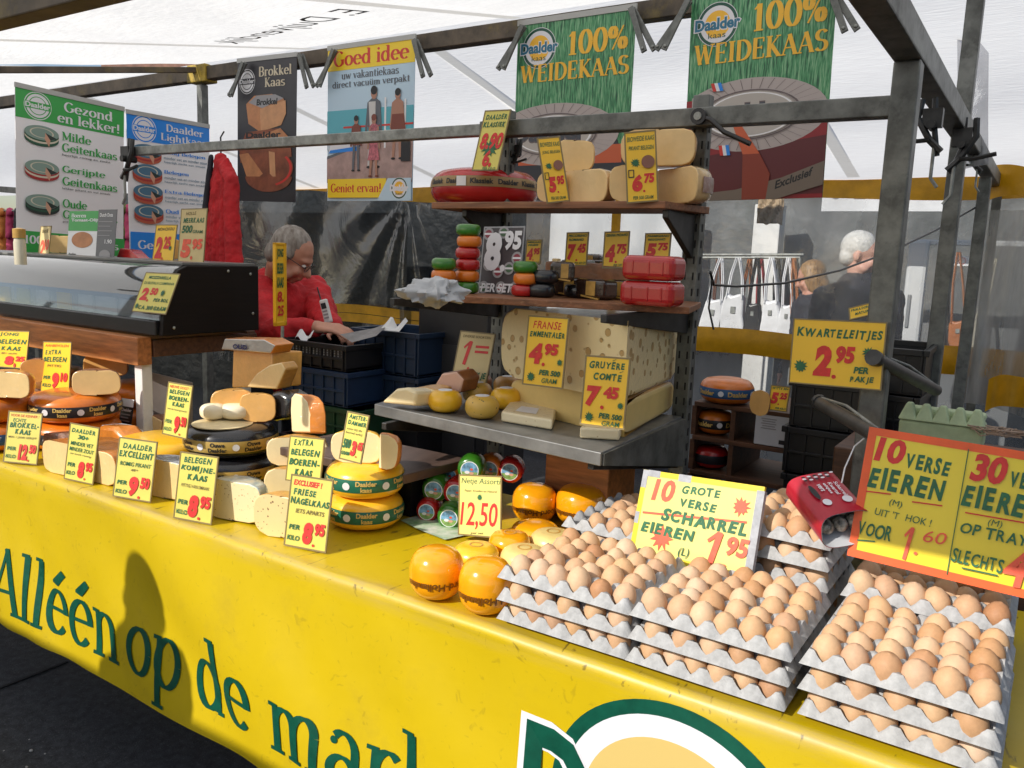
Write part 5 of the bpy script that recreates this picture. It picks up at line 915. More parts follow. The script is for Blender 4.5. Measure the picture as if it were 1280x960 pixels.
# ------------------------------------------------------------------ shelf rack at the back of the table
SH = thing('shelf_rack', 'steel rack with perforated uprights and three shelves behind the cheeses', 'rack', (-1.1, 2.1, 0))
slot_m = mat('slot_dark', (.008, .008, .008), .8)
for X in (-.81, -1.42):
    u_ = MB().box((X, 2.1, 1.08), (.045, .034, 1.80)).build('upright', steel, SH, bevel=.003); sl = MB()
    for k in range(40): 
        for dx in (-.011, .011): sl.box((X+dx, 2.0825, .3+k*.042), (.004, .002, .02))
        sl.box((X+.0228, 2.096, .3+k*.042), (.002, .008, .02))
    sl.build('slots', slot_m, u_)
def shelf(nm, pts, z, t, m, br=True, bd=.115):
    s_ = MB().add([(x, y, z) for x, y in pts]+[(x, y, z-t) for x, y in pts], [(0, 1, 2, 3), (7, 6, 5, 4), (0, 4, 5, 1), (1, 5, 6, 2), (2, 6, 7, 3), (3, 7, 4, 0)]).build(nm, m, SH, bevel=.002)
    if br:
        for X in (-.81, -1.42):
            y0 = min(p[1] for p in pts)+.03; MB().add([(X-.008, 2.08, z-t-.002), (X-.008, y0, z-t-.002), (X-.008, y0, z-t-.02), (X-.008, 2.08, z-t-bd), (X+.008, 2.08, z-t-.002), (X+.008, y0, z-t-.002), (X+.008, y0, z-t-.02), (X+.008, 2.08, z-t-bd)], [(0, 1, 2, 3), (7, 6, 5, 4), (0, 4, 5, 1), (1, 5, 6, 2), (2, 6, 7, 3), (3, 7, 4, 0)]).build('bracket', dsteel, SH, bevel=.002)
z3 = 1.697; shelf('top_shelf', [(-1.515, 1.87), (-.80, 1.87), (-.765, 2.08), (-1.53, 2.08)], z3, .018, woods)
z2 = 1.452; a_, b_ = G(532, 368, z2), G(862, 384, z2); shelf('middle_shelf', [(a_.x, a_.y), (b_.x, b_.y), (-.77, 2.08), (-1.5, 2.08)], z2, .016, woods, True, .07)
z1g = 1.142; a_, b_ = G(468, 505, z1g), G(751, 566, z1g); shelf('low_shelf', [(a_.x, a_.y), (b_.x, b_.y), (-.80, 2.075), (-1.6, 2.075)], z1g, .03, mat('zinc_sheet', (.20, .20, .195), .42, var=.3, vs=10, metal=.5), True)
pb = MB().add([(b_.x+.004, b_.y+.01, z1g-.004), (-.785, 2.07, z1g-.004), (-.785, 2.07, z1g-.135), (b_.x+.004, b_.y+.01, z1g-.03), (b_.x-.008, b_.y+.01, z1g-.004), (-.797, 2.07, z1g-.004), (-.797, 2.07, z1g-.135), (b_.x-.008, b_.y+.01, z1g-.03)], [(0, 1, 2, 3), (7, 6, 5, 4), (0, 4, 5, 1), (1, 5, 6, 2), (2, 6, 7, 3), (3, 7, 4, 0)]); pb.build('side_plate', steel, SH)
a_, b_ = V(682, 600, 1.89), V(757, 600, 1.87)
bs = MB().box(((a_.x+b_.x)/2, 1.97, .978), (b_.x-a_.x, .17, .25)); tag(bs.build('wooden_box', woodo, bevel=.004), 'orange brown wooden box under the grey shelf behind the edam balls', 'box')
c, r = spot(605, 258, 134, z3); wheel('big red cheese wheel with gold band at left on the top shelf', c, r, .118, z3+.001, wax_r, mat('brown_band', (.30, .19, .07), .4), ['Klassiek', 'Daalder'], black_ink, bz=(.48, .74), disc=False, k=.07)
o = [q for q in ALLOBJ() if q.get('label', '').startswith('big red cheese wheel')][0]; fa = math.atan2(EYE.y-c.y, EYE.x-c.x)-.42; rr = r+.0032
MB().add([(c.x+rr*math.cos(fa+dx), c.y+rr*math.sin(fa+dx), z3+.058+dz) for dx, dz in ((-.09, 0), (.09, 0), (.09, .028), (-.09, .028))], [(0, 1, 2, 3)]).build('barcode_sticker', paper, o)
wl_ = mat('wrap_print', (.20, .07, .05), .3, col2=(.45, .32, .26), vs=40, film=.6); tan = [rind_y, paste]; film_r = [mat('filmed_rind', (.62, .42, .20), .25, var=.25, vs=20, bump=.3, bs=40, film=.9), paste]
half('pale cheese half behind the left golden organic sign, lower left', 688, 254, 36, .085, z3+.001, 0, tan); half('pale cheese half at right of the left organic sign, lower', 726, 254, 60, .085, z3+.001, -34, film_r, strip=wl_); half('pale cheese half on top beside the left organic sign', 716, 214, 52, .082, z3+.09, 0, tan)
half('pale cheese half left of the right organic sign, lower', 786, 252, 52, .09, z3+.001, 6, tan); half('pale filmed cheese half at the right end of the top shelf', 840, 255, 56, .09, z3+.001, -38, film_r, strip=wl_); half('large pale cheese half on top behind the right organic sign', 820, 207, 92, .088, z3+.094, -2, tan)
# middle shelf
zz = z2+.001
def tower(px, py, ms, lb, w=31, h=.0295):
    c, r = spot(px, py, w, zz); 
    for i, (m, cn) in enumerate(ms): wheel(f'{cn} wax round, {["lowest", "second from the bottom", "third from the bottom", "fourth from the bottom", "fifth from the bottom", "topmost"][i]} of {lb}', c+Vector((random.uniform(-.003, .003), 0, 0)), r, h, zz+i*h, m, k=h*.35, name='wax_round', group='stacked wax rounds on the middle shelf')
RR, OO, GG = (wax_r, 'red'), (wax_o, 'orange'), (wax_gr, 'green')
tower(554, 367, [RR, OO, GG], 'the short pile at the shelf end'); tower(584, 367, [GG, OO, RR, RR, OO, GG], 'the tall pile left of the dark sign'); tower(655, 371, [RR, OO, GG], 'the pile right of the dark sign'); tower(622, 362, [GG, RR, OO, GG, RR, GG], 'the tall pile behind the dark sign')
for i, (px, py, z) in enumerate(((676, 372, 0), (680, 356, .034), (700, 366, 0))):
    c, r = spot(px, 372, 36, zz); wheel('small black wax round beside the dark sign, ' + ('lower', 'upper', 'right hand')[i]+' one', c+Vector((.03*(i == 2), .04*(i == 2), 0)), r, .034, zz+z, wax_k, k=.012, name='wax_round')
sausage = mat('dark_smoked_rind', (.035, .018, .012), .22, var=.5, vs=20, coat=.6, bump=.4, bs=40); gl_lab = mat('gold_label', (.45, .26, .06), .35, var=.3, vs=30)
for i, (x0, y0, w_, z, rot) in enumerate(((702, 370, 30, 0, .2), (735, 374, 36, 0, -.25), (766, 374, 24, 0, .1), (712, 368, 30, .034, -.2), (746, 368, 40, .036, .3), (692, 372, 22, .03, .5), (764, 366, 24, .036, -.4), (728, 362, 26, .05, .1))):
    c = G(x0, y0, zz); c.y += .04; l = S(w_, c); M = Matrix.Translation((c.x, c.y, zz+z*1.35+.025)) @ Matrix.Rotation(rot, 4, 'Z')
    o = MB().box((0, 0, 0), (l*1.4, .06, .050), 0, M).build('smoked_cheese', sausage, bevel=.012, seg=4); tag(o, 'dark smoked cheese in film, '+['left', 'middle', 'right', 'upper left', 'upper right', 'small left hand', 'small right hand', 'topmost'][i]+' one of the heap before the tags', 'cheese', 'dark smoked cheeses on the middle shelf')
    MB().box((l*.12, -.0305, .002), (l*.42, .0016, .036), 0, M).build('paper_label', gl_lab, o); MB().box((l*.12, -.029, -.0195), (l*.8, .006, .004), 0, M @ Matrix.Rotation(.12, 4, 'Y')).build('label_edge', gl_lab, o)
for i in range(2):
    c = G(804, 383, zz); c.y += .045; l = S(72, c); o = MB().box((c.x, c.y, zz+.028+i*.0565), (l*(1-.03*i), .085, .055)).build('wax_block', wax_r, bevel=.016, seg=4); tag(o, 'glossy red wax cheese block at the right of the middle shelf, '+('lower', 'upper')[i]+' one', 'cheese', 'red wax blocks'); 
    for k in (-.25, .05, .3): MB().box((c.x+l*k, c.y-.0425, zz+.028+i*.0565), (.004, .004, .03)).build('seam', wax_r, o, bevel=.0015)
c = G(683, 340, zz); o = MB().box((c.x+.01, c.y+.12, zz+.05), (.05, .05, .10)).build('cheese_cube', paste, bevel=.006); tag(o, 'small pale cheese cube beside the smallest tag on the middle shelf', 'cheese')
c = G(770, 368, zz); o = MB().box((c.x+.02, 2.03, zz+.045), (.30, .06, .09)).build('cheese_block', rind_b, bevel=.008); tag(o, 'brown block cheese standing behind the smoked cheeses', 'cheese')
cr = MB().ball((0, 0, 0), (.07, .045, .024), 48); p_ = G(528, 374, zz); cr.v = [v*(.95+.7*noise.ridged_multi_fractal(v*22, 1.0, 2.1, 3, 1.0, 2.0)-.55)+p_+Vector((-.005, .05, .014)) for v in cr.v]; tag(cr.build('crumpled_bag', mat('crumpled_white', (.50, .51, .53), .35, tl=.2), smooth=50), 'crumpled white plastic bag at the left end of the middle shelf', 'bag')
# grey shelf
zz = z1g+.001
def slab(label, pts, z, t, m, name='cheese_piece', bev=.005, dz=0):
    P = [G(x, y, z) for x, y in pts]; n = len(P); mb = MB().add([p+Vector((0, 0, t)) for p in P]+P, [tuple(range(n)), tuple(range(2*n-1, n-1, -1))]+[(i+n, (i+1) % n+n, (i+1) % n, i) for i in range(n)]); return tag(mb.build(name, m, bevel=bev, seg=3, smooth=40), label, 'cheese')
traced('flat pale cheese wedge at the left corner of the grey shelf', [(476, 503), (519, 508), (521, 490), (508, 484), (494, 486)], 1.60, .07, [paste_p, paste_p], bev=.007); traced('pale cheese wedge behind the corner wedge on the grey shelf', [(515, 503), (538, 503), (546, 487), (530, 484), (516, 486)], 1.68, .06, [paste_p, rind_y], bev=.006)
traced('pinkish cheese wedge at back of the small round cheeses', [(538, 490), (576, 492), (580, 474), (570, 464), (552, 466)], 1.76, .06, [mat('pink_paste', (.70, .42, .30), .45, coat=.2), rind_b], bev=.006)
for px, py, w, m, lb in ((556, 518, 43, wax_y, 'small yellow round cheese at the front of the grey shelf'), (602, 526, 43, herb, 'small herb flecked round cheese at the front of the grey shelf'), (596, 506, 38, herb, 'small flecked round cheese in the second row on the grey shelf'), (632, 514, 40, wax_y, 'small yellow round cheese beside the Emmentaler sign'), (598, 493, 34, rind_b, 'small brownish round cheese farthest back on the grey shelf'), (634, 497, 36, rind_y, 'small golden round cheese at back beside the Emmentaler sign')):
    c, r = spot(px, py, w, zz); wheel(lb, c, r, .058, zz, m, k=r*.62, p=2.2, name='small_cheese'); MB().lathe([(0, .0585+zz), (r*.4, .058+zz), (r*.42, .057+zz)], 16, M=Matrix.Translation((c.x, c.y, .0006))).build('sticker', paper, ALLOBJ()[-1] if 0 else bpy.data.objects[[o.name for o in ALLOBJ() if o.get('label') == lb][0]])
def wedge(label, apex, a0, span, r, h, z, mats, name='cut_cheese', k=None, bv=.014):
    M = Matrix.Translation((apex[0], apex[1], z)); return tag(MB().lathe(profile(r, h, 0, k, 3), 24, R(a0), R(a0+span), 0, M, 1).build(name, mats, smooth=40, bevel=bv, seg=4), label, 'cheese')
wedge('big cut Comte wedge under the holey cheese on the grey shelf', (-.80, 1.72), 97, 66, .43, .086, zz, [rind_y, mat('comte_paste', (.74, .54, .20), .4, var=.08, vs=10, coat=.3)]); wedge('huge pale Emmentaler wedge full of holes on the grey shelf', (-.80, 1.705), 97, 66, .465, .185, zz+.088, [rind_y, emm], k=.05)
blk = speckled('nut_paste', (.80, .68, .44), (.45, .26, .10), 70, .30, .40)
for pts, lb in (([(626, 527), (690, 538), (696, 520), (640, 510)], 'pale nut cheese block with paper label at the shelf front'), ([(724, 548), (774, 551), (780, 538), (738, 531)], 'small pale cheese block with label at the right front of the grey shelf')):
    o = slab(lb, pts, zz, .026, blk); P = [G(pts[3][0]*.6+pts[1][0]*.4+dx, pts[3][1]*.45+pts[1][1]*.55+dy-10, zz+.0268) for dx, dy in ((-16, -2), (10, 2), (14, -5), (-8, -8))]; MB().add(P, [(0, 1, 2, 3)]).build('paper_label', paper, o)

# ------------------------------------------------------------------ glass counter case on its wooden frame
dc = thing('glass_case', 'black refrigerated counter case with curved glass on a wooden frame', 'display case', (-3.3, 1.9, .85))
sec = [(1.695, 1.235), (1.700, 1.285), (1.725, 1.405), (1.765, 1.462), (1.80, 1.478), (2.11, 1.48), (2.11, 1.235)]
M = Matrix(((0, 0, 1, -2.55), (1, 0, 0, 0), (0, 1, 0, 0), (0, 0, 0, 1)))
MB().prism(sec, .022, 0, 0, M).build('side_panel', mat('case_black', (.007, .004, .003), .55, spec=.25, var=.3, vs=9, stretch=(1, 1, 14)), dc, bevel=.003)
for y, z in ((1.97, 1.46), (2.07, 1.45), (2.08, 1.30), (1.74, 1.262)): MB().ball((-2.548, y, z), (.003, .006, .006), 8).build('screw', lsteel, dc, smooth=180)
MB().box((-3.6, 1.70, 1.26), (2.05, .03, .052)).build('front_rail', black_p, dc, bevel=.004); MB().box((-3.6, 1.90, 1.243), (2.05, .40, .012)).build('floor_tray', mat('case_floor', (.50, .50, .52), .4), dc); MB().box((-3.6, 2.095, 1.36), (2.05, .02, .23)).build('rear_wall', mat('case_liner', (.34, .34, .35), .5), dc)
glass = clear_plastic('case_glass', (.92, .94, .94), (.50, .52, .53), .16, .03, .0, 3, None, .02, 3.2); gpts = [(1.699, 1.287), (1.712, 1.36), (1.728, 1.408), (1.765, 1.463), (1.80, 1.479)]
gm = MB(); gm.add([(x, y, z) for x in (-4.6, -2.574) for y, z in gpts]+[(x, y+.005, z-.003) for x in (-4.6, -2.574) for y, z in gpts], [(i, i+1, i+6, i+5) for i in range(4)]+[(i+11, i+10, i+15, i+16) for i in range(4)]); gm.build('curved_glass', glass, dc, smooth=180)
MB().box((-3.6, 1.955, 1.484), (2.05, .315, .010)).build('top_ledge', mat('case_top', (.16, .16, .155), .3, var=.2, vs=8), dc, bevel=.002)
for i in range(9):
    x = -4.15+i*.155; MB().box((x, 1.722, 1.318), (.10, .006, .062), 0, Matrix.Translation((0, 0, 0))).build('inner_card', [gold, pale, paper][i % 3 if i < 7 else 2] if 'gold' in globals() else paper, dc)
MB().box((-2.85, 1.735, 1.31), (.34, .01, .07)).build('inner_paper', paper, dc)
fr = thing('case_frame', 'orange brown wooden trestle with white legs under the glass case', 'trestle', (-3.3, 1.9, .85))
MB().box((-3.65, 1.672, 1.178), (2.06, .055, .098)).build('front_beam', woodo, fr, bevel=.003); MB().box((-2.64, 1.93, 1.185), (.045, .45, .06)).build('side_rail', woodd, fr, bevel=.003); MB().box((-3.65, 2.13, 1.18), (2.06, .04, .09)).build('rear_beam', woodd, fr, bevel=.003)
for x, y in ((-2.66, 1.69), (-2.66, 2.12), (-4.1, 1.69), (-4.1, 2.12)): MB().box((x, y, .995), (.045, .04, .27)).build('leg', whitep, fr, bevel=.003)
MB().box((-2.58, 1.76, 1.262), (.02, .05, .012)).build('hinge_plate', lsteel, fr) if 0 else None
for px, w, h_, m, lb in ((40, 34, .10, [rind_y, paste_o], 'golden cheese half at the left on the glass case'), (75, 34, .09, [rind_b, paste], 'tan cheese half beside the green card on the case'), (112, 26, .10, [rind_b, paste_p], 'pale cheese half between the two cards on the case'), (212, 32, .09, [rind_y, paste_o], 'orange cheese half behind the two twenty five sign')): half(lb, px, 325, w, h_*.9, 1.490, 6, m, Y=2.05)
c, r = spot(26, 331, 14, 1.49); o = MB().lathe([(0, 1.49), (r, 1.49), (r, 1.54), (r*.85, 1.55), (0, 1.55)], 20, M=Matrix.Translation((c.x, c.y, 0))).build('cheese_jar', mat('jar_glass', (.55, .50, .38), .2), smooth=40); tag(o, 'small jar with pale lid at the left end of the case top', 'jar'); MB().lathe([(0, 1.551), (r*1.05, 1.551), (r*1.05, 1.572), (0, 1.575)], 20, M=Matrix.Translation((c.x, c.y, 0))).build('lid', gl_lab, o, smooth=40)
tag(traced('dark red cheese wedge at right of the grey card on the case', [(144, 326), (176, 326), (160, 312), (150, 310)], 1.99, .05, wax_r, bev=.004), cat='cheese')

# ------------------------------------------------------------------ crates, rear rack and other things behind the table
def crate(label, c, sx, sy, sz, m, holes=True, group='plastic crates behind the table', rot=0., open_=True):
    t = thing('plastic_crate', label, 'crate', c, group); M = Matrix.Translation(c) @ Matrix.Rotation(rot, 4, 'Z'); w = .008
    mb = MB(); mb.box((0, 0, .006), (sx, sy, .012), 0, M)
    for s_ in (-1, 1): mb.box((s_*(sx/2-w/2), 0, sz/2), (w, sy, sz-.004), 0, M); mb.box((0, s_*(sy/2-w/2), sz/2), (sx-2*w-.002, w, sz-.004), 0, M)
    mb.build('body', m, t, bevel=.002); rm = MB()
    for s_ in (-1, 1): rm.box((s_*(sx/2), 0, sz-.012), (.018, sy+.018, .02), 0, M); rm.box((0, s_*(sy/2), sz-.012), (sx-.02, .018, .02), 0, M); rm.box((0, s_*(sy/2+.003), sz*.45), (sx-.02, .008, .01), 0, M)
    rm.build('rim', m, t, bevel=.002); rb_ = MB(); n = max(4, int(sx/.055))
    for i in range(n+1):
        for s_ in (-1, 1): rb_.box((-sx/2+.012+(sx-.024)*i/n, s_*(sy/2+.003), sz*.46), (.006, .009, sz*.86), 0, M)
    rb_.build('ribs', m, t)
    if holes:
        hm = MB()
        for i in range(n*3):
            for j in range(4): hm.box((-sx/2+.02+(sx-.04)*i/(n*3-1), -sy/2-.0006, sz*.55+j*sz*.09), (.006, .0012, .006), 0, M)
        hm.build('perforations', mat('hole_grey', (.20, .20, .21), .7), t)
    return t
blue, navy, greenc, blackc = mat('blue_crate', (.012, .030, .075), .4, var=.2, vs=9), mat('navy_crate', (.010, .024, .055), .4, var=.2, vs=9), mat('green_crate', (.010, .045, .018), .4, var=.2, vs=9), mat('black_crate', (.010, .010, .012), .4, var=.2, vs=9)
def at_crate(px, py, Y): return V(px, py, Y)
p = V(427, 497, 2.35); crate('blue plastic crate under the black one beside the vendor', p, .36, .30, .135, blue, False)
crate('black perforated crate with papers in front of the vendor', Vector((p.x-.01, p.y, p.z+.137)), .36, .30, .10, blackc, True)
p2_ = V(430, 545, 2.35); crate('dark green crate at the bottom of the pile beside the vendor', Vector((p.x+.06, p.y, p.z-.137)), .36, .30, .135, greenc, False); zf = p.z-.137
crate('black crate lowest under the dark green one', Vector((p.x+.04, p.y, zf-.20)), .40, .34, .198, blackc, False); MB_ = MB().box((p.x+.04, p.y, (zf-.20)/2), (.5, .4, zf-.202)); tag(MB_.build('crate_stand', woodd), 'dark wooden stand under the pile of crates', 'stand')
p = V(512, 462, 2.55); crate('navy crate at right behind the vendor papers', p, .34, .30, .17, navy, False); crate('navy crate below the one behind the vendor papers', Vector((p.x, p.y, p.z-.172)), .34, .30, .17, navy, False); MB_ = MB().box((p.x, p.y, (p.z-.174)/2), (.36, .32, p.z-.176)); tag(MB_.build('crate_stand', black_p), 'black stand under the navy crates', 'stand')
p = V(592, 440, 2.7); CB_ = tag(MB().box((p.x, p.y, .72), (.34, .3, 1.44)).build('cool_box', mat('dark_cabinet', (.022, .022, .024), .4, var=.3, vs=5), bevel=.006), 'dark grey cabinet behind the left upright of the rack', 'cabinet')
MB().box((p.x, p.y-.153, .95), (.26, .006, .5)).build('cabinet_door', mat('cabinet_door', (.035, .035, .037), .35), CB_)
# papers, phone and foil in front of the vendor
pc = V(440, 413, 2.3); pm = MB().add([V(425, 418, 2.25), V(468, 410, 2.35), V(490, 402, 2.4), V(470, 420, 2.28), V(440, 428, 2.22)], [(0, 1, 2, 3, 4)]); tag(pm.build('paper_sheet', mat('grey_paper', (.20, .19, .19), .5, var=.3, vs=20)), 'grey printed paper under the vendor\'s hand', 'paper')
pm = MB().grid(lambda a, b: V(474, 412, 2.34)+Vector((.10*a, .05*b, .03*b+.02*math.sin(a*9)*b)), 8, 4); tag(pm.build('crumpled_foil', mat('foil_white', (.62, .62, .62), .3)), 'crumpled white foil at right of the printed paper', 'foil')
pm = MB().grid(lambda a, b: V(368, 424, 2.22)+Vector((.09*a, .02*b, .028*b+.014*math.sin(a*8))), 8, 3); tag(pm.build('crumpled_paper', paper), 'crumpled white paper in the black perforated crate', 'paper')
ph = V(411, 402, 2.45); t_ = thing('phone', 'white handheld phone standing with a lit black screen by the hand', 'phone', ph); M = Matrix.Translation(ph) @ Matrix.Rotation(.35, 4, 'Z') @ Matrix.Rotation(-.28, 4, 'Y'); MB().box((0, 0, .045), (.034, .02, .10), 0, M).build('handset', whitep, t_, bevel=.006); MB().box((0, -.0108, .068), (.022, .002, .024), 0, M).build('screen', black_ink, t_); MB().tube([M @ Vector((-.01, 0, .094)), M @ Vector((-.012, 0, .15))], .003, 6).build('aerial', black_p, t_)
for j in range(3): MB().box((0, -.0108, .045-j*.014), (.022, .002, .007), 0, M).build('keys', MAT['print_grey'] if 'print_grey' in MAT else paper, t_)
# rear rack at right
rk = thing('dark_rack', 'dark wooden rack with cheeses behind the perforated upright', 'rack', V(940, 600, 2.75))
xa, xb = V(868, 520, 2.7).x, V(1012, 520, 2.7).x; xm = V(917, 520, 2.7).x
zt = [V(900, y, 2.7).z for y in (505, 548, 592, 640)]
for z in zt: MB().box(((xa+xb)/2, 2.86, z-.008), (xb-xa, .34, .016)).build('shelf', woodd, rk, bevel=.002)
for x in (xa, xm, xb): 
    for z0_, z1_ in zip(zt[1:], zt[:-1]): MB().box((x, 2.86, (z0_+z1_)/2-.008), (.016, .33, z1_-z0_-.017)).build('divider', woodd, rk)
    MB().box((x, 2.86, (zt[-1]-.017)/2), (.03, .3, zt[-1]-.018)).build('leg', woodd, rk)
c, r = spot(907, 507, 66, zt[0]+.002); wheel('red cheese wheel with blue band on the dark rack', c, r, .085, zt[0]+.001, wax_o, band_bl, ['Daalder'], gold_ink); 
half('brown cheese piece left of the small golden tag on the rack', 948, 519, 24, .08, zt[0]+.001, -10, [rind_b, paste_o]); half('tan cheese piece right of the small golden tag on the rack', 1000, 521, 26, .08, zt[0]+.001, 0, [rind_y, paste_o])
c, r = spot(893, 545, 46, zt[1]+.002); wheel('orange wheel with black band in the rack\'s upper pigeonhole', c, r, .085, zt[1]+.001, wax_o, band_k, ['Daalder'], gold_ink); c, r = spot(888, 588, 44, zt[2]+.002); wheel('red wheel in the lower pigeonhole of the rack', c, r, .08, zt[2]+.001, wax_r, band_k)
a_, b_ = V(943, 552, 2.70), V(1006, 560, 2.70); bx = thing('white_carton', 'white cardboard box with printed label in the dark rack', 'box', (a_+b_)/2); hh = .105
MB().box(((a_.x+b_.x)/2, 2.79, zt[1]+.002+hh/2), (b_.x-a_.x, .2, hh)).build('carton', mat('white_card', (.60, .60, .64), .5, var=.05, vs=9), bx, bevel=.003); MB().box(((a_.x+b_.x)/2+.02, 2.6895, zt[1]+.02), (.04, .001, .014)).build('hand_hole', black_ink, bx)
for j in range(5): MB().box((a_.x+.045, 2.6895, zt[1]+.06+j*.008), (.05-.008*(j % 2), .001, .003)).build('printed_line', MAT['print_grey'] if 'print_grey' in MAT else black_ink, bx)
wb = MB().box((V(974, 470, 3.1).x, 3.1, 1.19), (.20, .12, .16)); 
def crate_pile(px, py, Y, n, w, lb):
    p = V(px, py, Y)
    for i in range(n): crate(f'black crate, {["top", "second", "third", "fourth", "fifth", "sixth", "seventh", "eighth"][i]} one of {lb}', Vector((p.x, p.y, p.z-.15*(i+1))), w, .36, .148, blackc, False, rot=.03*(-1)**i)
    return p.z-.15*n
zb_ = crate_pile(1055, 470, 2.78, 7, .24, 'the pile between the rack and the grey post'); crate_pile(1120, 428, 3.0, 8, .22, 'the pile right of the grey post')
cg = V(1190, 548, 2.25); cgt = thing('egg_carton', 'pale green pulp egg cartons piled behind the orange framed board', 'egg carton', cg); gp = mat('green_pulp', (.42, .50, .30), .85, var=.12, vs=30, bump=.4, bs=150)
ca, cb = V(1122, 538, 2.25), V(1228, 552, 2.25); cw = (cb-ca).length; M = frame(ca, cb-ca, (0, 0, 1))
MB().box((cw/2, .0, -.07), (cw, .06, .13), 0, M).build('base', gp, cgt, bevel=.008)
for i in range(5): MB().add([(cw*(i+.5)/5+dx*.022, .03, -.03+dy*.03) for dx, dy in ((-1, -1), (1, -1), (1, 1), (-1, 1))]+[(cw*(i+.5)/5+dx*.007, .072, -.03+dy*.01) for dx, dy in ((-1, -1), (1, -1), (1, 1), (-1, 1))], [(0, 1, 2, 3), (4, 5, 6, 7), (0, 1, 5, 4), (1, 2, 6, 5), (2, 3, 7, 6), (3, 0, 4, 7)], 0, M).build('peak', gp, cgt, bevel=.004)
MB().box((cw/2, .044, -.10), (cw*.98, .02, .05), 0, M).build('lid', gp, cgt, bevel=.008)
tb_ = MB().box((cg.x, 2.36, (cg.z-.05)/2), (.52, .34, cg.z-.052)); tag(tb_.build('side_table', woodd, bevel=.004), 'dark box stand under the green egg cartons', 'stand')
rg = random.Random(4); sp_ = V(1248, 552, 2.25); sm = MB()
for k in range(14): a0 = rg.uniform(0, 6); sm.tube([sp_+Vector((rg.uniform(.0, .07)*math.cos(a0+q*.9), .03*math.sin(a0+q), .012+.02*abs(math.sin(a0*3+q*.8)))) for q in range(6)], .0016, 5)
tag(sm.build('string_bundle', mat('twine', (.36, .25, .18), .8)), 'tangled brown twine beside the green egg cartons', 'twine')
# clamp tubes holding the two big signs, wire and cable
for p0, p1, lb in ((V(1092, 447, 1.91), V(1170, 488, 2.35), 'grey clamp arm holding the wide golden sign'), (V(1024, 503, 1.9), V(1096, 544, 1.60), 'grey clamp arm holding the orange framed board')):
    t_ = thing('sign_clamp', lb, 'clamp', p0, 'clamp arms of the egg signs'); MB().tube([p0, p1], .015, 12).build('tube', mat('arm_grey', (.10, .095, .09), .45, metal=.5, var=.3, vs=20), t_, smooth=40); MB().tube([p0+Vector((.0, 0, .012)), p0.lerp(p1, .5)+Vector((0, 0, .024)), p1+Vector((0, 0, .012))], .003, 6).build('lever_wire', lsteel, t_, smooth=40)
    e = p0; MB().tube([p0-(p1-p0).normalized()*.004, p0+(p1-p0).normalized()*.012], .018, 12).build('end_cap', dsteel, t_, smooth=40)
pts = [V(888, 340, 2.2), V(892, 356, 2.25), V(920, 358, 2.5), V(980, 354, 2.8), V(1050, 338, 3.2), V(1110, 316, 3.6), V(1170, 288, 4.0), V(1222, 258, 4.35)]
tag(MB().tube(pts, .004, 6).build('cable', black_p, smooth=60), 'thin black cable running from the rack to the rear corner', 'cable'); tag(MB().tube([V(890, 350, 2.2), V(886, 385, 2.2), V(892, 412, 2.2)], .003, 6).build('cable', black_p, smooth=60), 'short black cable end hanging beside the perforated upright', 'cable')
tag(MB().tube([V(1052, 604, 1.60), V(1056, 585, 1.62), V(1068, 558, 1.7), V(1080, 548, 1.7)], .0015, 6).build('wire', paper, smooth=60), 'thin white wire above the quail egg pack', 'wire')
# peeler-like orange handled knife hanging at the upright
k0 = V(876, 146, 2.02); t_ = thing('hanging_wire', 'black looped cable tie and orange cloth hanging from the upright bolt', 'hanger', k0); MB().tube([k0, k0+Vector((.03, -.01, -.01)), V(905, 165, 2.0), V(938, 180, 2.0)], .006, 8).build('cable_tie', black_p, t_, smooth=60); MB().tube([k0+Vector((-.003, -.012, 0)), k0+Vector((-.003, .0, 0))], .02, 14).build('grommet', black_p, t_, smooth=40); MB().tube([k0+Vector((-.003, -.016, 0)), k0+Vector((-.003, -.011, 0))], .010, 12).build('bolt', lsteel, t_, smooth=40)

# ------------------------------------------------------------------ egg trays and eggs
pulp = mat('grey_pulp', (.40, .40, .40), .85, var=.2, vs=55, bump=.6, bs=220, bdist=.0015, dirt=.25, dirtcol=(.34, .34, .35), dscale=30)
eggm = mat('egg_shell', (.56, .35, .19), .55, var=.25, vs=160, bump=.12, bs=420, bdist=.0006, rnd=[(.62, .40, .24), (.44, .22, .095), (.66, .47, .31), (.55, .325, .17), (.60, .39, .23), (.35, .14, .055), (.68, .50, .36), (.57, .33, .155), (.63, .44, .30), (.48, .245, .115)], spec=.25)
def tray_mesh(nx, ny, W=.252):
    px, py = W/nx, W/ny; s = 6; mb = MB()
    def hh(u, v):
        c = (math.cos(2*PI*u)+math.cos(2*PI*v))/2
        return .020+.0165*math.sin(min(1, c*1.22)*PI/2)**1.15 if c > 0 else .020-.020*min(1, abs(c)*1.25)**.7
    us = [-.011/px]+[i/s for i in range(nx*s+1)]+[nx+.011/px]; vs_ = [-.011/py]+[i/s for i in range(ny*s+1)]+[ny+.011/py]
    pts = []
    for j, v in enumerate(vs_):
        for i, u in enumerate(us):
            e = i in (0, len(us)-1) or j in (0, len(vs_)-1)
            pts.append(((u-nx/2)*px, (v-ny/2)*py, .0135 if e else hh(u, v)))
    n = len(us); fs = [(j*n+i, j*n+i+1, (j+1)*n+i+1, (j+1)*n+i) for j in range(len(vs_)-1) for i in range(n-1)]
    o = MB().add(pts, fs).build('egg_tray', pulp, smooth=50, origin=(0, 0, 0)); me = o.data
    sd = None
    bpy.data.objects.remove(o); return me
TR = {6: tray_mesh(6, 5), 5: tray_mesh(5, 6)}
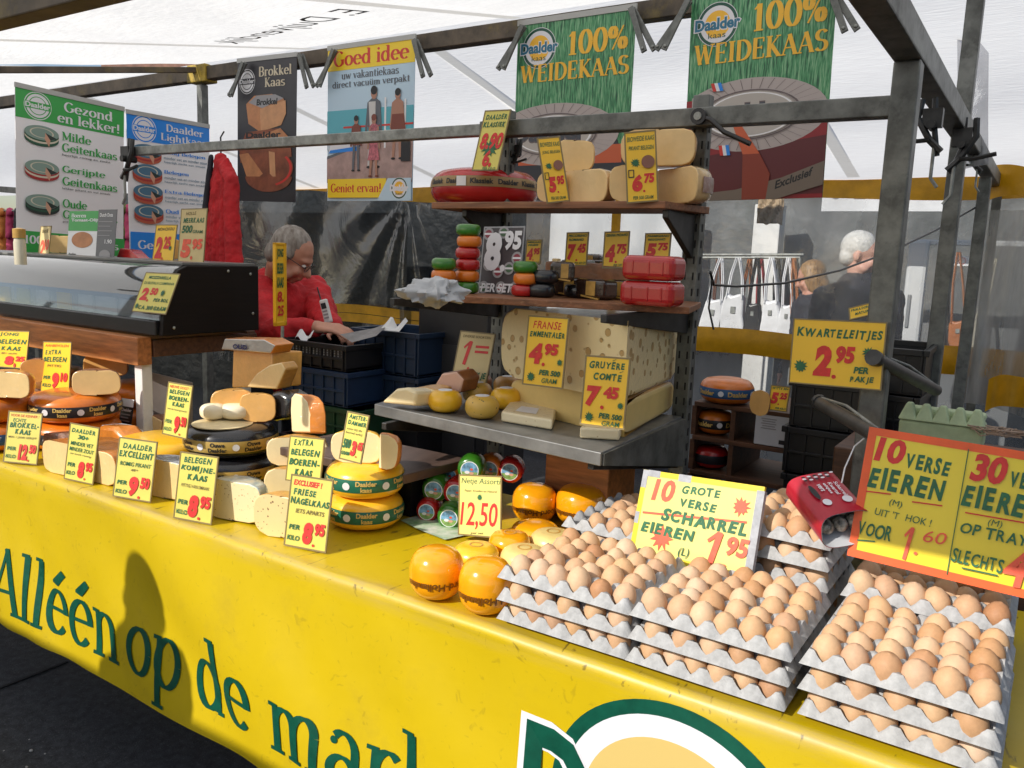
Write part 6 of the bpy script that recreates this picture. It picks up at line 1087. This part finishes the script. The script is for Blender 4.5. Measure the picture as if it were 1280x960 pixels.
def _egg():
    mb = MB(); prof = []
    for i in range(15):
        t = i/14; z = t*.0525; a = math.acos(1-2*t); prof.append((.0223*math.sin(a)*(1+.14*math.cos(a)) if 0 < i < 14 else 0, z))
    o = mb.lathe(prof, 22).build('egg', eggm, smooth=180, origin=(0, 0, 0)); me = o.data; bpy.data.objects.remove(o); return me
EGG = _egg()
ORD = ['first', 'second', 'third', 'fourth', 'fifth', 'sixth']
ROWS = ['front', 'second', 'third', 'fourth', 'fifth', 'back']
LEV = ['top', 'second', 'third', 'lowest']
rge = random.Random(11)
def tray_stack(who, x, y, n, sides, rot=0., z0=TZ+.001, cols=None, rows=None):
    """n grey trays, front left corner of the pile at x, y; every second tray is turned a quarter"""
    for k in range(n):
        lev = n-1-k; nx = 6 if lev % 2 == 0 else 5; ny = 11-nx; px, py = .252/nx, .252/ny
        rz = rot+rge.uniform(-.012, .012)
        M = Matrix.Translation((x+.137+rge.uniform(-.003, .003), y+.137+rge.uniform(-.003, .003), z0+k*.042)) @ Matrix.Rotation(rz, 4, 'Z')
        o = bpy.data.objects.new('egg_tray', TR[nx]); COL.objects.link(o); o.matrix_world = M
        nm = LEV[lev] if not (lev == n-1 and n > 1) else 'bottom'
        tag(o, f'grey pulp egg tray, {nm} one of the {who} stack', 'egg tray', 'grey pulp egg trays')
        for j in range(ny):
            for i in range(nx):
                if lev == 0:
                    if cols and i not in cols: continue
                    if rows and j not in rows: continue
                    lb = f'brown egg {ORD[i]} from left in {"back" if j == ny-1 else ROWS[j]} row of {who} stack, top tray'
                elif j == 0 and (not cols or i in cols) and 'f' in sides: lb = f'brown egg {ORD[i]} from left along front of {who} stack, {nm} tray'
                elif i == nx-1 and 'r' in sides and j < 4: lb = f'brown egg {ORD[j]} from front along right edge of {who} stack, {nm} tray'
                else: continue
                e = bpy.data.objects.new('egg', EGG); COL.objects.link(e)
                p = M @ Vector(((i+.5-nx/2)*px, (j+.5-ny/2)*py, .0035))
                s = rge.uniform(.92, 1.07)
                e.matrix_world = Matrix.Translation(p) @ Matrix.Rotation(rge.uniform(-.2, .2), 4, 'X') @ Matrix.Rotation(rge.uniform(-.2, .2), 4, 'Y') @ Matrix.Rotation(rge.uniform(0, 6), 4, 'Z') @ Matrix.Diagonal((s, s, s*rge.uniform(.97, 1.05), 1))
                tag(e, lb, 'egg', 'brown eggs in grey trays')
tray_stack('front left', -.822, 1.235, 3, 'fr', .01)
tray_stack('front middle', -.5465, 1.236, 3, 'fr', -.01)
tray_stack('front right', -.258, 1.243, 3, 'fr', -.015)
tray_stack('back right', -.262, 1.532, 3, 'r', -.01, z0=TZ+.014)
tray_stack('back middle', -.565, 1.555, 5, 'fr', -.01, cols=(2, 3, 4, 5))
tray_stack('back left', -.872, 1.57, 3, 'f', -.005, cols=(1, 2, 3))
# pack of quail eggs lying on the back middle stack
redbox = mat('red_carton', (.42, .012, .03), .32, var=.12, vs=20)
greyin = mat('carton_inside', (.45, .46, .48), .8)
quail = mat('quail_egg', (.45, .43, .38), .4, col2=(.03, .028, .025), vs=90)
qc = G(1035, 632, 1.115); 
d_ = (Vector((.66, -.60, -.36))).normalized(); n_ = Vector((.10, -.30, .90)); a_ = n_.cross(d_).normalized(); n_ = d_.cross(a_)
qM = Matrix(((d_.x, a_.x, n_.x, qc.x), (d_.y, a_.y, n_.y, qc.y), (d_.z, a_.z, n_.z, qc.z), (0, 0, 0, 1)))
qp = thing('quail_egg_pack', 'red carton sleeve of speckled quail eggs lying tilted on brown eggs', 'egg pack', qc)
sec = [(.052*math.copysign(abs(math.cos(t))**.6, math.cos(t)), .030*math.copysign(abs(math.sin(t))**.6, math.sin(t))) for t in [2*PI*i/28 for i in range(28)]]
mb = MB(); L0, L1 = -.066, .066
mb.add([(L0*.96, y*.97, z*.9) for y, z in sec]+[(L1-.012*(z/.03), y, z) for y, z in sec], [(i, (i+1) % 28, 28+(i+1) % 28, 28+i) for i in range(28)]+[tuple(range(28))], 0, qM)
mb.add([(L0*.5, y*.9, z*.88) for y, z in sec]+[(L1-.012*(z/.03), y*.975, z*.96) for y, z in sec], [(28+i, 28+(i+1) % 28, (i+1) % 28, i) for i in range(28)], 1, qM)
mb.build('sleeve', [redbox, greyin], qp, smooth=35, keepnormals=True)
for y in (-.028, 0, .028):
    for z in (-.012,): MB().ball((.042, y, z+.004), (.017, .0135, .0135), 12, 0, qM).build('quail_egg', quail, qp, smooth=180)
    MB().ball((.022, y+.01, .012), (.016, .013, .013), 12, 0, qM).build('quail_egg', quail, qp, smooth=180)
aM = qM @ Matrix.Translation((-.06, -.046, .0306)) @ Matrix.Rotation(0, 4, 'Z')
ar = Art(qM @ Matrix.Translation((-.058, -.036, .0302)), .10, .072)
for i, t_ in enumerate(('Scharrel', 'Kwartel', 'eitjes', 'vers')): ar.text(t_, .30, .78-i*.16, .30+.4*(len(t_)/8), .89-i*.16, white_ink, .02, .1)
ar.ell(.80, .78, .09, .13, white_ink); ar.ell(.80, .22, .085, .115, white_ink); ar.ell(.5, .10, .2, .08, black_ink)
for i in range(16): ar.ell(.06+.05*(i % 3), .12+.16*(i//3), .022, .06, white_ink if i % 2 else black_ink, n=8)
ar.build('printing', qp)

# ------------------------------------------------------------------ people
skin = mat('skin', (.50, .24, .16), .5, var=.12, vs=20, sub=.08)
skin2 = mat('pale_skin', (.70, .38, .29), .5, var=.12, vs=20, sub=.08)
red_cloth = mat('red_fleece', (.50, .010, .016), .8, var=.22, vs=12, bump=.9, bs=9, bdist=.03)
darkcloth = mat('navy_knit', (.018, .020, .030), .85, var=.25, vs=18, bump=.4, bs=30)
greyhair = mat('grey_hair', (.36, .33, .30), .6, col2=(.13, .10, .08), vs=30, stretch=(1, 1, .25), bump=.8, bs=60)
whitehair = mat('white_hair', (.72, .70, .66), .6, var=.2, vs=40, bump=.8, bs=60)
blond = mat('blond_hair', (.42, .24, .09), .5, col2=(.14, .07, .025), vs=26, stretch=(3, 3, .6), bump=.8, bs=50)
FOLDS = {'jacket': (.09, .045), 'cloth': (.05, .018), 'sweater': (.10, .04), 'trousers': (.10, .03), 'hair': (.016, .006), 'garment': (.06, .03)}
class Blob(MB):
    def cap(s, p, q, r0, r1, n=12):
        p, q = Vector(p), Vector(q); s.tube([p, q], [r0, r1], n); s.ball(p, r0, n); s.ball(q, r1, n); return s
    def done(s, name, m, parent, voxel=.008, smooth=6):
        o = s.build(name, m, parent, smooth=180); r = o.modifiers.new('one_surface', 'REMESH'); r.mode = 'VOXEL'; r.voxel_size = voxel; r.use_smooth_shade = True
        k = o.modifiers.new('soften', 'SMOOTH'); k.iterations = smooth; k.factor = .5
        if name in FOLDS:
            sc, st = FOLDS[name]; tx = bpy.data.textures.new(name, 'CLOUDS'); tx.noise_scale = sc; tx.noise_depth = 3
            d = o.modifiers.new('folds', 'DISPLACE'); d.texture = tx; d.strength = st; d.mid_level = .5; d.texture_coords = 'LOCAL'
        return o
def head_matrix(c, f, up=(0, 0, 1)):
    f = Vector(f).normalized(); up = Vector(up); u = (up-f*up.dot(f)).normalized(); r = f.cross(u)
    return Matrix(((r.x, f.x, u.x, c[0]), (r.y, f.y, u.y, c[1]), (r.z, f.z, u.z, c[2]), (0, 0, 0, 1)))
def add_head(b, H, s=1.0):
    """local x = the head's right, y = forward, z = up; c is the middle of the skull"""
    def E(x, y, z, rx, ry, rz): b.ball((x*s, y*s, z*s), (rx*s, ry*s, rz*s), 16, 0, H)
    E(0, -.012, .02, .076, .096, .092); E(0, .022, -.045, .060, .072, .070); E(0, .048, -.092, .034, .034, .026)
    E(0, .066, .018, .052, .026, .018)
    for q in (-1, 1): E(q*.078, -.010, -.018, .010, .020, .032); E(q*.036, .066, -.040, .024, .022, .024); E(q*.05, .03, -.075, .022, .036, .026)
    b.cap(H @ Vector((0, .082*s, .006*s)), H @ Vector((0, .110*s, -.036*s)), .010*s, .016*s, 8); E(0, .098, -.042, .018, .014, .010)
    E(0, .086, -.066, .024, .012, .007); E(0, .083, -.078, .021, .012, .007)
def add_eyes(H, parent, s=1.0):
    for q in (-1, 1):
        MB().ball((q*.032*s, .080*s, -.002*s), (.0125*s, .010*s, .008*s), 10, 0, H).build('eye', mat('eye_white', (.6, .56, .52), .3), parent, smooth=180); MB().ball((q*.032*s, .0885*s, -.003*s), (.0055*s, .003*s, .0055*s), 8, 0, H).build('iris', mat('iris_dark', (.03, .025, .02), .2), parent, smooth=180)
def add_hand(b, W, d, n, s=1.0, curl=.5, thumb=1):
    """palm from the wrist W along d, back of the hand towards n; five fingers, bent at the knuckles"""
    d = Vector(d).normalized(); n = Vector(n); n = (n-d*n.dot(d)).normalized(); t = d.cross(n)
    for k in range(4):
        o = t*((k-1.5)*.0205*s); kn = W+d*.088*s+o*.95-d*abs(k-1.3)*.005*s; b.cap(W+o*.6+d*.012*s, kn, .016*s, .0115*s, 8)
        L = (.042, .047, .044, .034)[k]*s; a = curl; p1 = kn+(d*math.cos(a)-n*math.sin(a))*L; a2 = a*2.1; p2 = p1+(d*math.cos(a2)-n*math.sin(a2))*L*.72; a3 = a*2.9; p3 = p2+(d*math.cos(a3)-n*math.sin(a3))*L*.5
        b.cap(kn, p1, .0098*s, .0088*s, 8); b.cap(p1, p2, .0088*s, .008*s, 8); b.cap(p2, p3, .008*s, .0068*s, 8)
    q0 = W+d*.022*s-t*thumb*.028*s; q1 = q0+(d*.7-t*thumb*.62-n*.3).normalized()*.042*s; q2 = q1+(d*.95-t*thumb*.1-n*.4).normalized()*.032*s; b.cap(q0, q1, .014*s, .011*s, 8); b.cap(q1, q2, .011*s, .008*s, 8)
# the vendor in red, bent over his papers
vp = thing('person', 'grey haired man in a red jacket and glasses bent over papers', 'person', V(345, 700, 2.62).xy.to_3d())
hc = V(366, 318, 2.55); H = head_matrix(hc, (.82, .44, -.66), (.2, 0, 1)); b = Blob(); add_head(b, H, 1.0)
nk = V(346, 352, 2.62); hip = Vector((nk.x-.10, nk.y+.10, .98)); ch = nk.lerp(hip, .35)
b.cap(H @ Vector((0, -.03, -.07)), nk, .055, .062); b.cap(nk, ch, .09, .13); b.cap(ch, hip, .14, .14)
for q in (-1, 1): 
    hp = hip+Vector((.03*q, .09*q, -.03)); kn = hp+Vector((.02, -.02, -.44)); an = kn+Vector((-.03, .02, -.44)); b.cap(hp, kn, .08, .055); b.cap(kn, an, .055, .04); b.cap(an, an+Vector((.11, -.06, -.035)), .04, .032)
shn, shf = V(322, 368, 2.46), V(392, 366, 2.80); eln, elf = V(338, 416, 2.30), V(405, 396, 2.62); wrn, wrf = V(397, 409, 2.32), V(418, 412, 2.50)
for s_, e_, w_ in ((shn, eln, wrn), (shf, elf, wrf)): b.cap(nk, s_, .06, .055); b.cap(s_, e_, .05, .042); b.cap(e_, w_, .042, .028)
add_hand(b, wrn, V(440, 412, 2.36)-wrn, (0, -.35, 1), 1.0, .30, 1); add_hand(b, wrf, V(445, 418, 2.42)-wrf, (0, -.2, 1), .95, .4, -1)
b.done('body', skin, vp, .0065)
hb = Blob(); hb.ball((0, -.026, .030), (.080, .094, .091), 20, 0, H); hb.ball((0, -.062, -.030), (.070, .056, .066), 16, 0, H)
for q in (-1, 1): hb.ball((q*.070, -.004, .012), (.014, .034, .036), 10, 0, H)
hb.done('hair', greyhair, vp, .007, 3); add_eyes(H, vp)
gl = MB()
for q in (-1, 1): gl.tube([H @ Vector((q*.034+.022*math.cos(a*PI/8), .098, -.004+.016*math.sin(a*PI/8))) for a in range(17)], .0015, 6); gl.tube([H @ Vector((q*.058, .096, 0)), H @ Vector((q*.082, .04, .004)), H @ Vector((q*.084, -.012, 0))], .002, 6)
gl.tube([H @ Vector((-.012, .099, 0)), H @ Vector((.012, .099, 0))], .002, 6); gl.build('glasses', black_p, vp, smooth=60)
j = Blob(); j.cap(nk+Vector((0, .0, -.03)), ch, .115, .165, 16); j.cap(ch, hip+Vector((0, 0, .0)), .17, .165, 16); j.ball((ch.x+.02, ch.y-.04, ch.z), (.19, .17, .2), 16)
for s_, e_, w_ in ((shn, eln, wrn), (shf, elf, wrf)): j.cap(nk+Vector((0, 0, -.05)), s_, .085, .082); j.cap(s_, e_, .080, .064); j.cap(e_, e_.lerp(w_, .88), .062, .046)
j.done('jacket', red_cloth, vp, .010, 4)
co_ = Blob(); co_.cap(nk+Vector((.0, .0, .0)), nk+Vector((.03, -.01, .045)), .085, .07); co_.done('collar', mat('dark_collar', (.03, .03, .035), .8), vp, .01, 3)
tr_ = Blob()
for q in (-1, 1): hp = hip+Vector((.03*q, .09*q, -.03)); kn = hp+Vector((.02, -.02, -.44)); an = kn+Vector((-.03, .02, -.40)); tr_.cap(hip, hp, .14, .10); tr_.cap(hp, kn, .10, .075); tr_.cap(kn, an, .075, .06)
tr_.done('trousers', darkcloth, vp, .012, 3)
# red jacket on the stall post
jt = thing('hanging_jacket', 'bright red jacket hanging between the light cheese poster and the dark poster', 'jacket', V(280, 330, 2.55)); jb = Blob(); a_ = V(276, 185, 2.62)
jb.cap(a_+Vector((0, 0, -.05)), V(274, 250, 2.64), .03, .055); jb.cap(V(274, 250, 2.64), V(272, 350, 2.64), .055, .07); jb.cap(a_+Vector((.02, 0, -.07)), V(289, 225, 2.57), .03, .035); jb.cap(V(289, 225, 2.57), V(293, 350, 2.53), .035, .042)
rg = random.Random(8)
for i in range(9):
    px = 258+4.2*i; q = V(px, 352, 2.56-.012*(i % 3)); tp_ = V(271+1.6*i, 200+rg.uniform(0, 26), 2.59); jb.cap(tp_, q, .013, rg.uniform(.014, .026))
jb.done('cloth', red_cloth, jt, .006, 3)
kb = MB().tube([a_+Vector((0, 0, -.04)), a_+Vector((0, 0, .05)), a_+Vector((.0, .02, .08))], .004, 6); kb.build('hanger_loop', black_p, jt); sd_ = Blob(); sd_.cap(V(264, 196, 2.6), V(257, 262, 2.58), .014, .018); sd_.done('dark_lining', darkcloth, jt, .008, 2)
# the man behind the clear sheet
def bystander(label, hx, hy, Y, face, cloth, hair, sk, s, bob=False, collar=True, lean=0., at=None):
    hc = Vector(at) if at else V(hx, hy, Y); t = thing('person', label, 'person', (hc.x, hc.y, 0)); H = head_matrix(hc, face); b = Blob(); add_head(b, H, s)
    nk = Vector((hc.x-lean*.3, hc.y, hc.z-.17*s)); hip = Vector((hc.x-lean, hc.y+.04, hc.z-.78*s)); rt = Vector((.86, .5, 0)) if not bob else Vector((.6, -.8, 0))
    b.cap(H @ Vector((0, -.02, -.06)), nk, .055*s, .062*s); b.cap(nk, hip, .10, .13); c = Blob(); c.cap(nk+Vector((0, 0, -.06)), nk.lerp(hip, .45), .13*s, .18*s, 16); c.cap(nk.lerp(hip, .45), hip, .18*s, .18*s, 16); c.cap(nk.lerp(hip, .3)+rt*.08, nk.lerp(hip, .3)-rt*.08, .15*s, .15*s)
    for q in (-1, 1):
        sh = nk+rt*.19*s*q+Vector((0, 0, -.07*s)); el = sh+rt*.04*q+Vector((0, -.02, -.29*s)); wr = el+Vector((face[0]*.10, face[1]*.10-.04, -.24*s)); b.cap(nk, sh, .06, .06); b.cap(sh, el, .05, .04); b.cap(el, wr, .04, .028); add_hand(b, wr, (0, -.2, -1), (q, 0, 0), s, .25, q); c.cap(nk+Vector((0, 0, -.05)), sh, .08, .085); c.cap(sh, el, .082, .064); c.cap(el, el.lerp(wr, .92), .062, .044)
        hp = hip+rt*.09*q; kn = hp+Vector((0, -.02, -(hip.z-.1)*.5)); an = Vector((kn.x, kn.y+.02, .07)); b.cap(hp, kn, .08, .055); b.cap(kn, an, .055, .04); b.cap(an, an+Vector((face[0]*.12, face[1]*.12, -.03)), .04, .032)
    b.done('body', sk, t, .010); c.done('sweater', cloth, t, .014, 4); tr = Blob()
    for q in (-1, 1): hp = hip+rt*.09*q; kn = hp+Vector((0, -.02, -(hip.z-.1)*.5)); tr.cap(hip, hp, .15, .11); tr.cap(hp, kn, .11, .08); tr.cap(kn, Vector((kn.x, kn.y, .12)), .08, .065)
    tr.done('trousers', darkcloth, t, .014, 3); hb = Blob(); hb.ball((0, -.026*s, .034*s), (.084*s, .098*s, .090*s), 20, 0, H); hb.ball((0, -.058*s, -.025*s), (.074*s, .058*s, .062*s), 16, 0, H)
    if bob:
        for q in (-1, 1): hb.ball((q*.066*s, -.01*s, -.04*s), (.03*s, .06*s, .10*s), 12, 0, H)
        hb.ball((0, -.07*s, -.08*s), (.075*s, .05*s, .08*s), 12, 0, H)
    hb.done('hair', hair, t, .009, 3); add_eyes(H, t, s)
    if collar:
        cl = Blob(); cl.cap(nk+Vector((0, 0, -.02)), nk+Vector((0, 0, .025)), .092*s, .074*s, 16); cl.done('shirt_collar', white_ink, t, .01, 3)
    return t
bystander('white haired man in a dark sweater behind the clear rear sheet', 1078, 317, 6.5, (.86, .0, -.14), darkcloth, whitehair, skin2, 1.34)
bystander('blond woman in dark clothes bent to the left behind the clear sheet', 1013, 346, 6.9, (-.92, -.2, -.35), darkcloth, blond, skin, 1.08, True, False, -.12)

# ------------------------------------------------------------------ the market behind: bag rack, tarpaulins, fascia, house front
wleather, oleather, kleather = mat('white_leather', (.80, .80, .82), .35, var=.12, vs=9), mat('tan_leather', (.42, .14, .04), .4, var=.2, vs=9), mat('black_leather', (.02, .02, .022), .35)
rk = thing('bag_rack', 'chrome rail hung with handbags behind the clear sheet', 'rack', V(940, 480, 7.68)); a_, b_ = V(868, 322, 7.68), V(1000, 322, 7.68)
MB().tube([a_, b_], .012, 8).build('rail', lsteel, rk, smooth=60); MB().tube([a_+Vector((0, .12, .03)), b_+Vector((0, .12, .03))], .012, 8).build('rail', lsteel, rk, smooth=60)
for p in (a_, b_): MB().tube([p, Vector((p.x, p.y, 0))], .014, 8).build('leg', lsteel, rk, smooth=60)
def bag(px, yt, yb, wpx, m, lb, tilt=0., yr=322, back=0):
    c = V(px, yb, 7.6+back); w = S(wpx, c)/2; zt = V(px, yt, 7.6+back).z; zr = V(px, yr, 7.68+back).z; rb = random.Random(px); tilt += rb.uniform(-.12, .12); t = thing('handbag', lb, 'handbag', c, 'handbags on the chrome rail'); k1, k2, k3 = rb.uniform(.75, 1.05), rb.uniform(.6, 1.0), rb.uniform(-.35, .35); M = Matrix.Translation(c) @ Matrix.Rotation(tilt, 4, 'Y'); M = M @ Matrix(((1, 0, 0, 0), (0, 0, -1, 0), (0, 1, 0, 0), (0, 0, 0, 1))); h = zt-c.z
    MB().prism([(-w*.7*k1, 0), (0, -h*.05), (w*.7*k2, 0), (w, h*.16*k1), (w*.86*k2, h*.6), (w*.6, h*.93), (w*.4, h), (-w*.2, h*.94), (-w*.5, h), (-w*.66, h*.9), (-w*.9*k1, h*.5), (-w, h*.14)], .09, 0, 0, M).build('bag_body', m, t, bevel=.02, seg=3, smooth=50)
    for d in (0, -.05): MB().tube([M @ Vector((-w*.5, h*.9, d)), M @ Vector((w*(k3-.36), h+(zr-zt)*.55, d)), M @ Vector((w*(k3-.10), h+(zr-zt), d)), M @ Vector((w*(k3+.06), h+(zr-zt), d)), M @ Vector((w*(k3*.5+.34), h+(zr-zt)*.5, d)), M @ Vector((w*.5, h*.9, d))], rb.uniform(.006, .011), 6).build('handle', m, t, smooth=60)
    MB().box((0, h*.7, .004), (w*.3, h*.12, .01), 0, M).build('clasp', lsteel, t)
for q in ((884, 372, 432, 34, wleather, 'white handbag at the left end of the rail'), (912, 366, 436, 40, wleather, 'large slouchy white handbag in the middle of the rail'), (938, 378, 424, 26, kleather, 'dark handbag between the white ones'), (960, 374, 430, 30, wleather, 'white handbag with upright handles right of the dark one'), (980, 380, 430, 24, wleather, 'narrow white handbag at the right end of the rail')): bag(*q)
for q in ((896, 385, 425, 24, mat('brown_leather', (.16, .06, .03), .4), 'brown handbag half hidden behind the white ones at left'), (926, 390, 428, 22, oleather, 'tan handbag half hidden behind the large white one'), (950, 388, 432, 22, mat('red_leather', (.30, .03, .04), .4), 'dark red handbag half hidden behind the white ones'), (971, 384, 424, 22, kleather, 'black handbag half hidden near the right end of the rail')): bag(*q, back=.18)
bag(993, 380, 430, 16, oleather, 'narrow tan handbag with long strap beside the blond woman'); bag(1196, 400, 445, 30, oleather, 'tan handbag with long strap between the two rear posts', 0, 315); bag(1172, 400, 440, 26, kleather, 'black handbag between the two rear posts', 0, 330); bag(1214, 395, 440, 18, mat('cream_leather', (.6, .55, .42), .4), 'cream handbag beside the gathered clear sheet', 0, 322)
def sheet(label, px0, px1, y0, y1, Y, m, name, cat, dep=.03, wav=.03):
    a_, b_ = V(px0, y0, Y), V(px1, y0, Y); zb = min(V(px0, y1, Y).z, V(px1, y1, Y).z); za = max(a_.z, b_.z); n = 40
    f = MB().grid(lambda a, b: Vector((a_.x+(b_.x-a_.x)*a, Y+wav*math.sin(a*23+b*2), za+(max(0, zb)-za)*b)), n, 8); f.grid(lambda a, b: Vector((a_.x+(b_.x-a_.x)*a, Y+dep+wav*math.sin(a*23+b*2), za+(max(0, zb)-za)*b)), n, 8)
    return tag(f.build(name, m, smooth=180), label, cat)
dk = mat('dark_tarpaulin', (.018, .020, .022), .4, var=.4, vs=2, bump=.6, bs=4, bdist=.05); gt = mat('grey_tarpaulin', (.12, .125, .125), .5, var=.3, vs=2, bump=.6, bs=3, bdist=.05)
o = MB().grid(lambda a, b: Vector((-11+7.15*a, 6.5+.05*math.sin(a*30), 2.6-2.6*b)), 50, 6).build('dark_tarpaulin', dk, smooth=180); tag(o, 'dark tarpaulin of the stall behind, left of the shelf rack', 'tarpaulin')
o = MB().grid(lambda a, b: Vector((-3.6+8.5*a, 9.4+.06*math.sin(a*22), 3.0-3.0*b)), 50, 6).build('grey_tarpaulin', gt, smooth=180); tag(o, 'dark grey tarpaulin behind the handbag rack', 'tarpaulin')
sheet('white tarpaulin seen between the middle and top shelf', 628, 858, 255, 420, 9.0, mat('white_tarp', (.74, .75, .76), .6, var=.08, vs=2, tl=.3), 'white_tarpaulin', 'tarpaulin')
a_, b_ = V(1028, 246, 7.6), V(1192, 246, 7.6); fa = thing('fascia_board', 'white fascia board with cut off grey letters under the yellow valance', 'sign', a_); M = frame(Vector((a_.x, 7.6, V(1030, 264, 7.6).z)), (1, 0, 0), (0, 0, 1)); w_ = b_.x-a_.x; MB().prism([(0, 0), (w_, 0), (w_, .34), (0, .34)], .04, 0, 0, M).build('board', paper, fa); ar = Art(M, w_, .34, .002); gk = mat('letter_grey', (.22, .23, .24), .5)
ar.ring(.11, .72, .075, .42, .32, gk, 24, 170, 370)
for x in (.30, .46, .64, .93): ar.poly([(x-.045, .30), (x+.045, .30), (x+.02, .42), (x+.02, 1), (x-.02, 1), (x-.02, .42)], gk)
ar.build('lettering', fa)
p0, p1 = V(1155, 300, 8.3), V(1142, 520, 8.3); wp = thing('van_door', 'white upright door frame of a van behind the posts', 'van door', (p0.x, 8.3, 0)); MB().box((p0.x-.03, 8.3, p0.z/2), (.17, .10, p0.z)).build('pillar', mat('van_white', (.62, .63, .64), .3), wp, bevel=.03); MB().box((p0.x+.42, 8.32, p0.z-.02), (.9, .06, .05)).build('top_frame', MAT['van_white'], wp, bevel=.01); MB().box((p0.x-.06, 8.245, 1.2), (.03, .02, .30)).build('handle', gk, wp, bevel=.006); MB().box((p0.x+.42, 8.33, .55), (.8, .05, 1.1)).build('panel', mat('van_grey', (.16, .165, .17), .4), wp)
a_ = V(1191, 324, 8.2); nb = thing('notice', 'small white notice with two red ring symbols behind the posts', 'sign', a_); M = frame(Vector((a_.x-.09, 8.2, a_.z-.055)), (1, 0, 0), (0, 0, 1)); MB().prism([(0, 0), (.24, 0), (.24, .085), (0, .085)], .01, 0, 0, M).build('plate', paper, nb); ar = Art(M, .24, .085, .001); ar.ring(.25, .5, .13, .36, .18, pred); ar.ring(.68, .5, .13, .36, .18, pred); ar.line(.60, .26, .76, .74, .012, pred); ar.build('symbols', nb)
pb_ = V(963, 262, 5.55); bg_ = MB().grid(lambda a, b: pb_+Vector((-.085+.17*a, -.02*math.sin(PI*a)+.01*math.sin(a*17+b*9), .10-.19*b+.012*math.sin(a*11))), 12, 8); bg_.grid(lambda a, b: pb_+Vector((-.085+.17*a, .03*math.sin(PI*a), .10-.19*b)), 12, 8); tag(bg_.build('paper_bag', mat('brown_paper', (.46, .34, .22), .7, bump=.9, bs=20, bdist=.01)), 'crumpled brown paper bag hung behind the clear sheet', 'bag')
col = MB().box((V(960, 300, 8.9).x, 8.9, 1.1), (.28, .2, 2.2)); tag(col.build('white_pillar', whitep, bevel=.01), 'white painted pillar below the brown paper bag', 'pillar')
# neighbouring stall at far left
post('grey post of the neighbouring stall beside the goat cheese poster', V(42, 280, 3.6).x, 3.6, 0, V(42, 246, 3.6).z, .06); nbm = MB().bar(V(-60, 232, 3.6), V(46, 240, 3.6), .05); tag(nbm.build('stall_beam', steel, bevel=.003), 'grey beam of the neighbouring stall at the left picture edge', 'beam')
garm = [mat('pink_cloth', (.50, .05, .14), .8), mat('black_cloth', (.02, .02, .025), .8), mat('orange_cloth', (.55, .20, .04), .8), mat('white_cloth', (.6, .6, .6), .8), mat('olive_cloth', (.10, .12, .03), .8)]
for i, (px, m, lb) in enumerate(((4, garm[2], 'orange'), (14, garm[0], 'pink'), (24, garm[1], 'black'), (32, garm[3], 'white'), (158, garm[4], 'olive'), (163, garm[0], 'rose'))):
    c = V(px, 290, 4.6); b = Blob(); b.cap(c+Vector((0, 0, .22)), c+Vector((0, 0, -.25)), .045, .06); b.cap(c+Vector((0, .02, .2)), c+Vector((.05, -.06, -.05)), .035, .03); b.cap(c+Vector((-.05, .03, .20)), c+Vector((.05, -.03, .20)), .035, .035); tag(b.done('garment', m, None, .014, 3), f'{lb} garment hanging in the neighbouring stall at far left', 'garment')
cr_ = MB().tube([V(-40, 262, 4.6), V(175, 268, 4.6)], .012, 8); tag(cr_.build('clothes_rail', lsteel, smooth=60), 'rail of the clothes stall at the far left', 'rail')
tag(MB().grid(lambda a, b: Vector((-12+7.2*a, 5.6, 1.9-1.9*b)), 10, 4).build('dark_tarpaulin', dk), 'dark backdrop tarpaulin of the neighbouring clothes stall', 'tarpaulin')
# brick house row across the market
brick = mat('house_brick', (.20, .10, .07), .8, var=.3, vs=3)
hs = thing('house_row', 'brick house front across the market square far behind', 'house', (0, 16, 0)); MB().box((-2, 18, 5), (50, 4, 10)).build('wall', brick, hs)

# ------------------------------------------------------------------ the aisle in front: a stall added across the way to shade the paving, and two customers whose shadows fall on the cloth; all outside the picture
mb = MB().grid(lambda a, b: Vector((-10+8.3*a, -4.4+2.9*b, 2.45-.11*(1-b)**0*2.45*b)), 20, 8); tag(mb.build('canopy', canvas_m, smooth=180), 'added unseen white canopy across the aisle, shading the paving', 'canopy')
for x in (-9.8, -5.8, -1.9): tag(MB().box((x, -1.6, 1.08), (.05, .05, 2.15)).build('stall_post', steel), f'grey post of the added canopy across the aisle, {"far end" if x < -9 else "middle" if x < -5 else "near end"}', 'post')
bystander('customer in a dark coat standing in front of the left end of the table', 0, 0, 0, (.3, .95, -.2), darkcloth, greyhair, skin, 1.0, False, False, .0, (-2.57, -.34, 1.66))
bystander('customer in dark clothes at the far left front corner of the table', 0, 0, 0, (.2, .97, -.1), darkcloth, blond, skin, .98, True, False, .0, (-3.6, -.30, 1.62))
